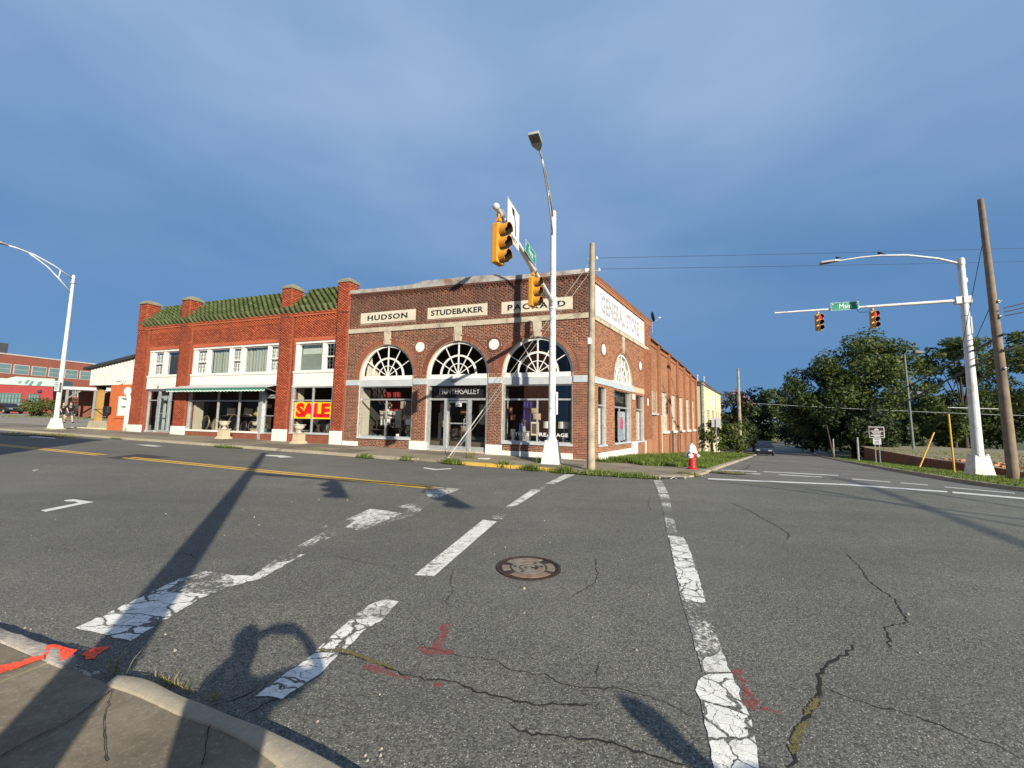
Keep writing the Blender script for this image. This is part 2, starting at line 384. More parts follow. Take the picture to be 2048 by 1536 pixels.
def concrete_mat(name, a, b_, stain, amt=.6):
    m, t, b = newmat(name); p = _pos(t)
    c = _mix(t, _map(t, _noise(t, 1.1, 6, .65, p), .3, .7), a, b_)
    c = _mix(t, _map(t, _noise(t, .5, 7, .7, p), .45, .68, 0, amt), c, stain)
    c = _mix(t, _map(t, _noise(t, 160, 2, .5, p), .55, .75, 0, .35), c, tuple(x*1.5 for x in a))
    t.links.new(c, b.inputs['Base Color']); b.inputs['Roughness'].default_value = .9; b.inputs['Specular IOR Level'].default_value = .25
    c = _mix(t, _map(t, _noise(t, 9, 6, .75, p), .35, .68, 0, .55), c, tuple(x*.62 for x in a)); c = _mix(t, _map(t, _noise(t, 45, 4, .7, p), .55, .7, 0, .4), c, tuple(x*1.25 for x in b_)); t.links.new(c, b.inputs['Base Color'])
    _bump(t, b, _math(t, 'ADD', _noise(t, 70, 5, .7, p), _math(t, 'MULTIPLY', _noise(t, 6, 4, .6, p), 1.2)), .4, .006); MATS[name] = m; return m
DT_ = DT; P_BAR = None
ASPH = asphalt_mat()
P_GOOD = paint_mat('road paint crazed', (.72, .71, .655), .36, .055, 5.0); P_BAR = paint_mat('road paint crazed lengthwise', (.72, .71, .655), .36, .055, 6.5, stretch=.38); P_FINE = paint_mat('road paint finely worn', (.70, .69, .63), .40, .02, 7, 16, stretch=.6)
P_MID = paint_mat('road paint worn', (.70, .69, .63), .47, .03, 8, 14, stretch=.5)
P_BAD = paint_mat('road paint flaking', (.66, .65, .59), .535, .03, 12, 22, edge=.035, stretch=.5)
P_NEW = paint_mat('road paint fresh', (.62, .62, .59), .22, .0)
P_WISP = paint_mat('last flakes of road paint', (.66, .65, .59), .575, .0, 12, 26, edge=.03)
P_YEL = paint_mat('yellow road paint', (.70, .41, .055), .30, .0)
P_RED = paint_mat('red utility spray', (.46, .06, .065), .53, 0, nscale=22, edge=.13)
def spray_mat(name, col, thr, edge, sc):
    """speckled spray paint: whatever lies below shows between the specks"""
    m, t, b = newmat(name); p = _pos(t); out = [n for n in t.nodes if n.type == 'OUTPUT_MATERIAL'][0]; tr = _n(t, 'ShaderNodeBsdfTransparent'); mx = _n(t, 'ShaderNodeMixShader')
    k = _math(t, 'ADD', _math(t, 'MULTIPLY', _noise(t, sc, 5, .8, p), .6), _math(t, 'MULTIPLY', _noise(t, sc*.16, 3, .6, p), .4)); t.links.new(_map(t, k, thr-edge, thr+edge), mx.inputs[0])
    b.inputs['Base Color'].default_value = col+(1,); b.inputs['Roughness'].default_value = .75; t.links.new(tr.outputs[0], mx.inputs[1]); t.links.new(b.outputs[0], mx.inputs[2]); t.links.new(mx.outputs[0], out.inputs[0]); MATS[name] = m; return m
P_ORG = spray_mat('orange utility spray', (.95, .085, .03), .44, .07, 90); P_RED = spray_mat('red utility spray', (.30, .045, .05), .53, .10, 130)
CONC = concrete_mat('pavement concrete', (.195, .165, .12), (.29, .25, .185), (.11, .092, .066), .7)
CONC2 = concrete_mat('kerb concrete', (.28, .245, .185), (.38, .335, .25), (.16, .13, .09), .55)
WHITE = mat('white paint', (.62, .61, .58), .5, .06, 2, dirt=(.45, .42, .36), dscale=2.5, damt=.25)
POLEW = mat('white pole paint', (.60, .61, .60), .45, .10, 3, dirt=(.28, .24, .17), dscale=2.2, damt=.6)
GREYP = mat('pale grey paint', (.38, .405, .42), .5, .10, 2)
ALU = mat('aluminium frame', (.55, .57, .58), .35, .08, 5, metal=.6)
STONE = mat('weathered limestone', (.42, .37, .28), .85, .18, 2.5, bump=.4, bscale=25, dirt=(.12, .11, .09), dscale=1.6, damt=.75)
PANEL = mat('cream stone panel', (.52, .47, .37), .8, .10, 3, bump=.2, dirt=(.34, .30, .22), dscale=2.2, damt=.5)
BLACK = mat('black lettering paint', (.012, .012, .013), .6, .1, 5)
DARK = mat('dark interior', (.020, .019, .018), .9, .3, 1)
RUST = mat('rusted metal coping', (.36, .34, .31), .6, .35, 2.5, metal=.2, dirt=(.17, .065, .028), dscale=1.1, damt=1.0)
GLASS = glass_mat('shop glass', (.96, .97, .97)); GLASSD = glass_mat('upper window glass', (.90, .92, .92))
ROOFT = mat('flat roof tar', (.05, .05, .05), .9, .3, 1)
SIGNW = mat('white sign board', (.66, .66, .65), .5, .04, 2)
GREENS = mat('green street sign', (.005, .20, .115), .4, .08, 6)
SIGY = mat('signal yellow', (.60, .27, .024), .5, .14, 4, dirt=(.30, .14, .03), dscale=4, damt=.65)
WOODP = mat('weathered pole wood', (.33, .28, .21), .9, .35, 2.2, bump=.6, bscale=30, dirt=(.09, .07, .05), dscale=1.5, damt=.6)
STEEL = mat('galvanised steel', (.36, .37, .37), .5, .2, 4, metal=.5)
WIRE = mat('black cable', (.02, .02, .022), .6, .1, 3)
TRUNK = mat('bark', (.055, .042, .03), .95, .4, 4, bump=.8, bscale=14)
# ================================================================== ground, streets, kerbs
def grid_sheet(name, P, mat_, kind='structure'):
    n, m = P.shape[:2]; idx = np.arange(n*m).reshape(n, m)
    q = np.stack([idx[:-1, :-1], idx[1:, :-1], idx[1:, 1:], idx[:-1, 1:]], -1).reshape(-1, 4)
    a = P.reshape(-1, 3); nrm = np.cross(a[q[:, 1]]-a[q[:, 0]], a[q[:, 3]]-a[q[:, 0]])
    if nrm[:, 2].sum() < 0: q = q[:, ::-1]
    return mesh_np(name, a, q, mat_, kind=kind, loc=tuple(a[0]), smooth=True)
def lin(*segs):
    out = [np.linspace(a, b, n, endpoint=False) for a, b, n in segs]; return np.concatenate(out+[[segs[-1][1]]])
GRASSG = concrete_mat('rough ground', (.07, .075, .03), (.11, .10, .05), (.10, .075, .045), .6)
ax = lin((-1500, -300, 12), (-300, -120, 12), (-120, 160, 94), (160, 320, 16), (320, 1500, 12)); ay = lin((-400, -60, 8), (-60, 160, 74), (160, 400, 24), (400, 1800, 14))
X, Y = np.meshgrid(ax, ay); Z = H(X, Y)-.22
grid_sheet('ground', np.stack([X, Y, Z], -1), GRASSG)
s_ = lin((-90, -16, 50), (-16, 34, 100), (34, 130, 60)); t_ = lin((2.9, 14.4, 12), (14.4, 48, 8))
S, T = np.meshgrid(s_, t_); PX = C0[0]+DL[0]*S+DT[0]*T; PY = C0[1]+DL[1]*S+DT[1]*T
road = grid_sheet('main_street', np.stack([PX, PY, H(PX, PY)], -1), ASPH)
kBT, kNT = DB@DT, DN@DT
n_ = lin((1.5, 13.6, 12)); u_ = np.concatenate([np.linspace(0, .16, 60, endpoint=False), np.linspace(.16, 1, 70)])
Nn, U = np.meshgrid(n_, u_); d0 = (2.9-kNT*Nn)/kBT; D = d0+(270-d0)*U
PX = C0[0]+DB[0]*D+DN[0]*Nn; PY = C0[1]+DB[1]*D+DN[1]*Nn
ASPH2 = ASPH.copy(); ASPH2.name = 'older asphalt'
for n in ASPH2.node_tree.nodes:
    if n.type == 'MIX' and n.inputs[6].default_value[0] > .09 and abs(n.inputs[6].default_value[0]-.098) < .001:
        n.inputs[6].default_value = (.125, .12, .107, 1); n.inputs[7].default_value = (.168, .16, .142, 1)
side_road = grid_sheet('side_street', np.stack([PX, PY, H(PX, PY)], -1), ASPH2)
def hz(off): return lambda x, y: H(x, y)+off
def jag(P, st=.022, am=.007):
    out = []
    for a, b in zip(P, P[1:]+P[:1]):
        k = max(1, int(np.linalg.norm(b-a)/st)); out += [a+(b-a)*i/k+np.array([random.gauss(0, am), random.gauss(0, am), 0])*(k > 1) for i in range(k)]
    return out
def mark(pix, m, name='lane_marking', off=.004, par=None, cuts=3):
    P = [ground_at(*p) for p in pix]
    if name == 'spray_mark': P = jag(P); cuts = 1
    elif m in (P_GOOD, P_MID, P_BAD, P_BAR, P_FINE) and min(p[1] for p in pix) > 1040: P = jag(P, .05, .006); cuts = 2
    return patch(P, hz(off), m, name, par or road, cuts=cuts)
def markst(s0, s1, t0, t1, m, name, s0b=None, s1b=None, par=None, cuts=3, off=.004):
    s0b = s0 if s0b is None else s0b; s1b = s1 if s1b is None else s1b
    k = max(1, int((max(s1, s1b)-min(s0, s0b))/2), int(abs(t1-t0)/2)); pts = [FP(s0+(s0b-s0)*i/k, t0+(t1-t0)*i/k) for i in range(k+1)]+[FP(s1b+(s1-s1b)*i/k, t1+(t0-t1)*i/k) for i in range(k+1)]
    return patch(pts, hz(off), m, name, par or road, cuts=cuts)
# stop bar, crosswalk lines (crossing the main street), as worn as they are
mark([(150, 1257), (262, 1282), (400, 1198), (505, 1152), (440, 1150), (360, 1158)], P_BAR, 'stop_bar')
mark([(330, 1185), (362, 1158), (412, 1143), (460, 1150), (470, 1168), (420, 1190)], P_BAD, 'stop_bar', .0048)
mark([(505, 1153), (440, 1180), (520, 1158), (608, 1110), (588, 1107), (550, 1120)], P_MID, 'stop_bar', .0042)
mark([(545, 1128), (560, 1112), (604, 1107), (580, 1122)], P_BAD, 'stop_bar', .0055)
mark([(690, 1040), (740, 1018), (775, 1022), (806, 1027), (722, 1062), (690, 1055), (712, 1040)], P_MID, 'stop_bar')
mark([(637, 1057), (655, 1050), (660, 1053), (642, 1059)], P_BAD, 'stop_bar'); mark([(648, 1074), (668, 1064), (680, 1068), (652, 1081)], P_BAD, 'stop_bar')
mark([(795, 1013), (830, 1006), (832, 1016), (806, 1016)], P_BAD, 'stop_bar')
mark([(849, 983), (866, 974), (921, 978), (874, 997), (856, 993)], P_MID, 'stop_bar')
mark([(515, 1392), (565, 1400), (638, 1350), (680, 1307), (630, 1306)], P_BAR, 'crosswalk_line')
mark([(631, 1303), (684, 1305), (728, 1262), (768, 1238), (700, 1240)], P_GOOD, 'crosswalk_line')
mark([(700, 1239), (768, 1238), (797, 1204), (768, 1199), (740, 1210)], P_MID, 'crosswalk_line')
mark([(828, 1151), (868, 1153), (994, 1043), (966, 1040)], P_FINE, 'crosswalk_line')
mark([(980, 1038), (986, 1031), (1006, 1037), (998, 1041)], P_BAD, 'crosswalk_line')
mark([(1012, 1014), (1034, 1011), (1083, 980), (1064, 979)], P_MID, 'crosswalk_line')
mark([(1078, 978), (1090, 970), (1097, 971), (1086, 979)], P_BAD, 'crosswalk_line')
mark([(1090, 968), (1108, 968), (1150, 949.5), (1130, 949)], P_MID, 'crosswalk_line')
P_ = [[(1307, 961), (1323, 961), (1336, 986), (1318, 986)], [(1318, 988), (1337, 988), (1346, 1030), (1330, 1030)], [(1329, 1032), (1350, 1042), (1354, 1068), (1334, 1068)],
      [(1335, 1071), (1368, 1075), (1374, 1089), (1342, 1088)], [(1341, 1089), (1375, 1089), (1396, 1150), (1412, 1205), (1367, 1205), (1356, 1160)],
      [(1367, 1207), (1412, 1207), (1422, 1226), (1374, 1226)], [(1383, 1262), (1412, 1240), (1434, 1280), (1440, 1300), (1392, 1302)], [(1404, 1322), (1445, 1303), (1462, 1345), (1410, 1345)],
      [(1393, 1362), (1420, 1350), (1462, 1347), (1500, 1440), (1512, 1480), (1522, 1575), (1436, 1575), (1405, 1420)]]
for q, m_ in zip(P_, (P_MID, P_BAD, P_BAD, P_MID, P_GOOD, P_BAD, P_BAD, P_MID, P_GOOD)): mark(q, m_, 'crosswalk_line')
mark([(1307, 961), (1323, 961), (1338, 1005), (1352, 1060), (1375, 1085), (1398, 1150), (1415, 1210), (1440, 1290), (1462, 1345), (1405, 1345), (1385, 1270), (1362, 1200), (1340, 1090), (1328, 1030)], P_WISP, 'crosswalk_line', .0035)
mark([(690, 1040), (740, 1018), (806, 1027), (850, 985), (872, 998), (830, 1030), (722, 1064), (640, 1080), (600, 1112), (560, 1112)], P_WISP, 'stop_bar', .0035); mark([(985, 1036), (1012, 1014), (1034, 1011), (1006, 1038)], P_WISP, 'crosswalk_line', .0035)
gr = MB()                                                  # grit and small stones in the gutter and on the road
for i in range(420):
    if i < 260: s_, t_ = random.uniform(-1.5, 9), 14.13-abs(random.gauss(0, .12))
    else: s_, t_ = random.uniform(-5, 6), random.uniform(8, 14)
    p = FP(s_, t_); r_ = abs(random.gauss(.003, .0035))+.002; z_ = float(H(p[0], p[1])); a_ = random.uniform(0, 3)
    gr.hexa([(p[0]+r_*math.cos(a_+k)*random.uniform(.7, 1.3), p[1]+r_*math.sin(a_+k)*random.uniform(.7, 1.3), z_-.002) for k in (0, 1.57, 3.14, 4.71)], [(p[0]+.6*r_*math.cos(a_+k), p[1]+.6*r_*math.sin(a_+k), z_+r_) for k in (0, 1.57, 3.14, 4.71)])
gr.build('grit', mat('pale grit', (.34, .31, .26), .9, .4, 60), kind='stuff')
# crosswalk and stop lines across the side street
def thin(a, b, w=2.2, m=P_NEW, par=side_road, c=2):
    k = 4; top = [(a[0]+(b[0]-a[0])*i/k, a[1]+(b[1]-a[1])*i/k) for i in range(k+1)]
    return mark([(x, y-w/2) for x, y in top]+[(x, y+w/2) for x, y in top[::-1]], m, 'lane_marking', .006, par, c)
thin((1416, 958), (1700, 970), 2.2, par=road); thin((1700, 970), (1895, 984), 2.5, par=road); thin((1905, 985), (2100, 1002), 3.0, par=road)
for a, b in (((1442, 940.3), (1513, 943.4)), ((1527, 943.6), (1677, 951.2)), ((1449, 946.6), (1521, 948.2)), ((1558, 949.7), (1644, 954.5)), ((1704, 958.3), (1781, 964.4)), ((1801, 966), (1856, 970.4)), ((1889, 974.3), (2030, 987))): thin(a, b, 1.25)
# double yellow centre line and the parking ticks
for t0 in (7.38, 7.60):
    markst(2.45, 12.6, t0, t0+.115, P_YEL, 'centre_line'); markst(12.6, 13.8, t0, t0+.115, P_YEL, 'centre_line'); markst(15.2, 24, t0, t0+.115, P_YEL, 'centre_line'); markst(24, 46, t0, t0+.115, P_YEL, 'centre_line'); markst(46, 100, t0, t0+.115, P_YEL, 'centre_line')
markst(12.9, 14.8, 6.75, 7.9, mat('fresh asphalt patch', (.03, .03, .031), .9, .3, 6, bump=.4), 'asphalt_patch', 13.3, 14.2, off=.003)
mark([(81, 1021), (91, 1024), (163, 1009), (188, 1004.5), (146, 998.5), (127, 1001), (133, 1003.3), (150, 1003.2), (157, 1006)], P_NEW, 'parking_tick')
for q in ([(270, 889.3), (296, 889.8), (326, 892.5), (306, 893.3), (286, 891)], [(530, 910), (566, 911), (587, 914.5), (560, 915.5), (553, 913.2), (531, 911.8)], [(848, 935), (872, 938.4), (902, 936.6), (903, 938.2), (870, 940.4), (846, 936.6)], [(60, 872.4), (112, 876), (108, 877.4), (58, 873.8)]):
    mark(q, P_NEW, 'parking_tick', .005)
mark([(64, 941), (75, 938.6), (76, 940), (66, 942.6)], P_MID, 'parking_tick')
# utility spray marks
for q in ([(868, 1257), (893, 1247), (902, 1252), (882, 1296), (912, 1303), (910, 1310), (862, 1312), (836, 1302), (838, 1292), (866, 1294), (880, 1260)],
          [(725, 1333), (745, 1330), (822, 1356), (815, 1362), (728, 1340)], [(866, 1370), (880, 1364), (886, 1372), (874, 1377)],
          [(1463, 1340), (1482, 1338), (1500, 1385), (1520, 1405), (1512, 1424), (1484, 1412), (1490, 1386)], [(1520, 1412), (1565, 1425), (1563, 1432), (1520, 1420)]):
    mark(q, P_RED, 'spray_mark', .0052, cuts=2)
# cracks in the asphalt
CRK = mat('open crack', (.014, .013, .012), .95, .3, 20); MOSS = mat('moss in crack', (.135, .115, .042), .95, .4, 30, bump=.8, bscale=120)
def crack(pix, w=.012, m=CRK, jit=.014, step=.03, name='crack', off=.003):
    P = [ground_at(*p)[:2] for p in pix]; pts = []
    for a, b in zip(P[:-1], P[1:]):
        L = np.linalg.norm(b-a); k = max(2, int(L/step)); nrm = np.array([-(b-a)[1], (b-a)[0]])/(L+1e-9)
        for i in range(k): pts.append(a+(b-a)*i/k+nrm*random.gauss(0, jit*.5))
    pts.append(P[-1]); b = MB()
    for i in range(len(pts)):
        d = pts[min(i+1, len(pts)-1)]-pts[max(i-1, 0)]; d = d/(np.linalg.norm(d)+1e-9); q = np.array([-d[1], d[0]])
        ww = w*random.uniform(.35, 1.25)*min(1, (i+1)/5, (len(pts)-i)/5)
        for sg in (-1, 1):
            v = pts[i]+q*ww*sg*.5; b.v.append((v[0], v[1], float(H(v[0], v[1]))+off)); b.n += 1
    b.f = [(2*i, 2*i+1, 2*i+3, 2*i+2) for i in range(len(pts)-1)]
    return b.build(name, m, road)
for px_, w in (([(640, 1300), (700, 1310), (760, 1330), (810, 1350), (850, 1360), (905, 1363), (960, 1385), (1030, 1402), (1085, 1413), (1130, 1408), (1165, 1412), (1200, 1408)], .016),
               ([(820, 1280), (860, 1297), (925, 1313), (990, 1320), (1020, 1340), (1060, 1347), (1090, 1348), (1125, 1368), (1170, 1377), (1230, 1377), (1300, 1395), (1350, 1415), (1400, 1440)], .008),
               ([(1010, 1440), (1040, 1465), (1090, 1470), (1130, 1477), (1200, 1483), (1240, 1490), (1300, 1515), (1370, 1530), (1400, 1545)], .014),
               ([(1706, 1290), (1690, 1310), (1660, 1325), (1645, 1340), (1637, 1350), (1642, 1365), (1640, 1395), (1625, 1415), (1610, 1445), (1590, 1480), (1585, 1520), (1580, 1560)], .02),
               ([(1690, 1105), (1715, 1130), (1730, 1150), (1740, 1165), (1770, 1185), (1790, 1200), (1815, 1245), (1790, 1250), (1768, 1255), (1782, 1280), (1778, 1305)], .012),
               ([(1460, 1005), (1500, 1022), (1530, 1040), (1550, 1050), (1578, 1068), (1575, 1080)], .016),
               ([(1340, 1085), (1365, 1095), (1372, 1130), (1380, 1165), (1385, 1190), (1400, 1210), (1395, 1250), (1410, 1285), (1440, 1330)], .014),
               ([(1640, 1370), (1680, 1390), (1740, 1410), (1800, 1425), (1850, 1440), (1920, 1470), (1990, 1490), (2048, 1520)], .009),
               ([(905, 1140), (900, 1165), (905, 1185), (890, 1200), (900, 1215)], .007), ([(1190, 1115), (1195, 1150), (1190, 1165), (1150, 1190), (1135, 1200)], .007),
               ([(660, 1110), (690, 1117), (740, 1127), (790, 1135)], .006), ([(1100, 1012), (1150, 1018), (1230, 1022)], .01), ([(1200, 1318), (1190, 1370)], .005),
               ([(430, 1410), (480, 1395), (530, 1373)], .010), ([(500, 1425), (550, 1397), (590, 1380)], .014), ([(1300, 990), (1297, 1010), (1302, 1022)], .008),
               ([(1310, 1060), (1345, 1062), (1370, 1078)], .01), ([(1420, 965), (1500, 969), (1600, 978), (1700, 990), (1780, 1005)], .02), ([(1500, 930), (1490, 938), (1460, 946)], .05), ([(1470, 962), (1540, 966), (1640, 976)], .012),
               ([(1480, 1018), (1600, 1020), (1700, 1035), (1800, 1042)], .006), ([(1550, 1050), (1620, 1060), (1700, 1080), (1800, 1095)], .005), ([(300, 1090), (350, 1092)], .008), ([(365, 1105), (385, 1112), (395, 1118)], .008)):
    crack(px_, w)
crack([(632, 1300), (690, 1302), (745, 1322), (790, 1338)], .04, MOSS, .008, .01, 'moss', .0045)
crack([(1636, 1395), (1625, 1415), (1610, 1430)], .032, MOSS, .007, .008, 'moss', .0045); crack([(1612, 1445), (1592, 1475), (1586, 1510)], .036, MOSS, .007, .008, 'moss', .0045)
# tar strips and seams on the side street
# manhole
mp_ = ground_at(1057, 1136); MHL = thing('manhole_cover', 'round rusty iron manhole cover set in the asphalt between the crosswalk lines', 'manhole cover', (mp_[0], mp_[1], mp_[2]+.004))
IRON = mat('rusty iron', (.055, .036, .028), .7, .35, 9, metal=.55, bump=.5, bscale=90, dirt=(.16, .07, .035), dscale=5, damt=.6)
IRON2 = mat('worn iron', (.24, .165, .115), .6, .35, 9, metal=.2, bump=.4, bscale=80, dirt=(.20, .085, .04), dscale=5, damt=.6)
MM = M4(np.array([1., 0, 0]), np.array([0, 0, -1.]), np.array([0, 1., 0]), np.array([mp_[0], mp_[1], mp_[2]+.004]))   # xz plane laid flat
def ringflat(r0, r1, z0, z1, a0=0, a1=2*math.pi, n=48):
    b = MB(MM); b.arcbar(0, 0, r0, r1, -z1, -z0, a0, a1, n); return b
GRV_ = mat('dark groove iron', (.035, .024, .02), .75, .3, 10, bump=.4, bscale=90)
TANI = mat('sandy worn iron', (.185, .165, .135), .75, .35, 14, bump=.6, bscale=110, dirt=(.20, .085, .035), dscale=6, damt=.8)
ringflat(.318, .350, 0, .008).build('frame', IRON, MHL); ringflat(.0, .316, -.004, .001).build('cover', GRV_, MHL)
for r0, r1, a0, a1 in ((.108, .186, 0, 6.283), (.048, .088, .5, 5.6), (.0, .030, 0, 6.283)): ringflat(r0, r1, 0, .006, a0, a1).build('ring_rib', TANI, MHL)
for a0, a1, m_ in ((.95, 2.55, TANI), (2.95, 3.5, TANI), (3.95, 5.6, IRON2), (5.9, 6.75, TANI)): ringflat(.204, .288, 0, .006, a0, a1, 20).build('raised_segment', m_, MHL)
ringflat(.298, .312, 0, .005, 3.2, 7.4).build('ring_rib', IRON, MHL)
for a in (.2, 1.0, 3.0, 4.2): b = MB(); b.lathe([(.02, 0), (.02, .0075)], 10, (mp_[0]+.145*math.cos(a), mp_[1]+.145*math.sin(a), mp_[2]+.004)); b.build('lift_hole', BLACK, MHL)
# ---------------------------------------------------------------- kerbs and pavements
sidewalk = tag(bpy.data.objects.new('sidewalk', None), kind='structure'); COL.objects.link(sidewalk); ROOT[sidewalk.name] = np.eye(4)
kerb = tag(bpy.data.objects.new('kerb', None), kind='structure'); COL.objects.link(kerb); ROOT[kerb.name] = np.eye(4)
KY = mat('yellow kerb paint', (.50, .31, .04), .75, .2, 4, dirt=(.30, .27, .2), dscale=5, damt=.85, bump=.3)
def slab(s0, s1, t0, t1, zt, m=CONC, th=.1, j=.006):
    jit = random.uniform(-.006, .006)
    c = [(s0+j, t0+j), (s1-j, t0+j), (s1-j, t1-j), (s0+j, t1-j)]
    b = MB(); b.hexa([FP(s, t, zt(s, t)-th) for s, t in c], [FP(s, t, zt(s, t)+jit) for s, t in c]); return b.build('slab', m, sidewalk)
CONCB = concrete_mat('stained pavement', (.135, .115, .088), (.20, .175, .135), (.075, .064, .048), .8)
zs = lambda s, t: HF(s, t)+.09+.006*(3-t)
for i in range(31):
    s0 = .0+1.5*i
    slab(s0, s0+1.5, -.3, 1.5, zs, random.choice([CONC, CONCB])); slab(s0, s0+1.5, 1.5, 3.0, zs, random.choice([CONC, CONCB, CONC]))
def kerb_run(path, w, h, m, base=-.1, name='kerb_stone', gap=.008, side=1):
    """stones along a path of world points; the kerb stands on the side'th side"""
    for a, b in zip(path[:-1], path[1:]):
        a = np.array(a[:2]); b_ = np.array(b[:2]); d = (b_-a)/np.linalg.norm(b_-a); q = np.array([-d[1], d[0]])*side; a = a+d*gap; b_ = b_-d*gap
        zz = lambda p: float(H(p[0], p[1])); hh = h+random.uniform(-.008, .008)
        o, i_ = q*random.uniform(-.006, .006), q*w
        pts = [a+o, b_+o, b_+i_, a+i_]
        top = [a+o+q*.02, b_+o+q*.02, b_+i_, a+i_]
        k = MB(); k.hexa([(p[0], p[1], zz(p)+base) for p in pts], [(p[0], p[1], zz(p)+hh) for p in top]); k.build(name, m, kerb, bevel=.012)
ks = [FP(s, 3.24) for s in (46, 44, 42, 40, 38, 36, 34, 32, 30, 28)]; kerb_run(ks, .24, .08, CONC2, side=1)
kerb_run([FP(s, 3.24) for s in np.arange(28, 4, -1.85)], .24, .095, CONC2)
kerb_run([FP(s, 3.24) for s in (4.0, 3.1, 2.2, 1.35, .62)], .24, .10, KY)
CORNER = [FP(.6, 3.24)]+[np.array(p+(0,)) for p in ((2.13, 12.33), (3.05, 11.88), (3.99, 11.52), (4.67, 11.60), (5.5, 12.03), (6.33, 12.95))]
kerb_run(CORNER[:3], .2, .06, CONC2); kerb_run(CORNER[2:5], .2, .03, CONC2); kerb_run(CORNER[4:], .22, .06, CONC2)
LK = [np.array((6.35, 12.98, 0)), np.array((7.0, 13.7, 0))]+[SP(d, 4.22) for d in (1.4, 3.4, 5.4, 8, 11, 14, 18, 22, 27, 33, 40, 50, 62, 80, 100, 130, 170, 220)]
kerb_run(LK, .22, .09, CONC2)
cpoly = [FP(-.02, .1), FP(0, 3.02), (2.18, 12.5), (3.1, 12.06), (3.99, 11.70), (4.62, 11.78), (5.38, 12.16), (6.2, 13.06), (6.9, 13.85), (6.2, 14.3), (4.76, 14.3), (4.1, 16.4), SP(1.2, .02)]
patch(cpoly, lambda x, y: H(x, y)+.075, CONC, 'slab', sidewalk, .12, 3)
# storm drain in the corner kerb
dr = thing('storm_drain', 'rusty iron storm drain inlet in the corner kerb beside the crosswalk', 'storm drain', tuple(ground_at(1345, 956, .03)))
R_ = ROOT[dr.name]; b = MB(R_@np.array(M4(np.array([.985, .17, 0]), np.array([-.17, .985, 0]), UP, (0, 0, 0)))); b.box(-.42, .42, .0, .16, -.06, .035); b.build('hood', CONC2, dr, bevel=.01)
b = MB(b.M); b.box(-.36, .36, -.03, -.002, -.04, .028); b.build('opening', BLACK, dr)
b = MB(b.M); b.tube([(-.1, -.05, -.02), (0, -.05, .03), (.1, -.05, -.02)], .012, 6); b.box(-.40, .40, -.045, -.03, -.045, -.03); b.build('grate_bar', STEEL, dr)
# our own corner of the crossing
zn = lambda s, t: HF(s, t)+.112; NCON = concrete_mat('worn brown pavement', (.13, .108, .076), (.30, .255, .185), (.085, .07, .05), 1.0)
for i, (a, b2) in enumerate(((-3.4, -1.9), (-1.9, -.62), (-.62, 1.25), (1.25, 2.9), (2.9, 4.5), (4.5, 6.1), (6.1, 7.7), (7.7, 9.3))):
    slab(a, b2, 14.25 if a > -1 and a < 1 else 14.27 if a > 0 else 14.45, 16.6, zn, NCON, .16, .006); slab(a, b2, 16.6, 18.6, zn, NCON, .16, .008)
for px_, w in (([(0, 1516), (60, 1482), (129, 1449), (180, 1415), (225, 1380)], .006), ([(225, 1380), (205, 1450), (215, 1536)], .004), ([(420, 1452), (412, 1490), (405, 1536)], .005)):
    P = [ground_at(*p, .112)[:2] for p in px_]; b = MB(); pts = []
    for a, c in zip(P[:-1], P[1:]):
        for i in range(10): pts.append(a+(c-a)*i/10+np.array([random.gauss(0, .003), random.gauss(0, .003)]))
    for i in range(len(pts)):
        d = pts[min(i+1, len(pts)-1)]-pts[max(i-1, 0)]; d = d/(np.linalg.norm(d)+1e-9); q = np.array([-d[1], d[0]])*w*random.uniform(.5, 1.2)
        for sg in (-1, 1): v = pts[i]+q*sg*.5; b.v.append((v[0], v[1], float(H(v[0], v[1]))+.1185)); b.n += 1
    b.f = [(2*i, 2*i+1, 2*i+3, 2*i+2) for i in range(len(pts)-1)]; b.build('crack', CRK, sidewalk)
KB = mat('broken old kerb', (.36, .32, .27), .95, .3, 6, bump=1.0, bscale=38, dirt=(.18, .15, .11), dscale=7, damt=.9)
def kerb_sweep(po, pi, h, m, prof, name='kerb_stone', sub_=6):
    """kerb whose outer and inner top edges follow measured lines; prof = (share of the width, drop of the top)"""
    P, Q = [np.array([ground_at(*p, h)[:2] for p in pp]) for pp in (po, pi)]
    def res(p, n):
        l = np.r_[0, np.cumsum(np.linalg.norm(np.diff(p, axis=0), axis=1))]; u = np.linspace(0, l[-1], n); return np.stack([np.interp(u, l, p[:, 0]), np.interp(u, l, p[:, 1])], 1)
    n = 40; P, Q = res(P, n), res(Q, n)
    for _ in range(4): P[1:-1] = (P[:-2]+2*P[1:-1]+P[2:])/4; Q[1:-1] = (Q[:-2]+2*Q[1:-1]+Q[2:])/4
    b = MB(); k = len(prof); V = []
    for i in range(n):
        for u, z in prof: p = P[i]+(Q[i]-P[i])*u; V.append((p[0], p[1], float(H(p[0], p[1]))+h-z+(random.gauss(0, .004) if m is KB else 0)))
    b.add(V, [(i*k+j, i*k+j+1, (i+1)*k+j+1, (i+1)*k+j) for i in range(n-1) for j in range(k-1)]+[tuple(range(k-1, -1, -1)), tuple((n-1)*k+j for j in range(k))]); return b.build(name, m, kerb, smooth=True, autosmooth=50)
PRF = [(-.03, .22), (-.02, .05), (.01, .022), (.07, .006), (.16, .0), (.9, .0), (.97, .006), (1.0, .02), (1.0, .2)]
kerb_sweep([(238, 1347), (269, 1346), (312, 1358), (351, 1383), (414, 1405), (469, 1430), (527, 1449), (586, 1477), (644, 1504), (699, 1533), (775, 1580), (840, 1640), (880, 1700)], [(212, 1368), (266, 1385), (312, 1406), (371, 1434), (410, 1445), (469, 1469), (508, 1492), (547, 1520), (600, 1570), (650, 1640), (690, 1720)], .12, CONC2, PRF)
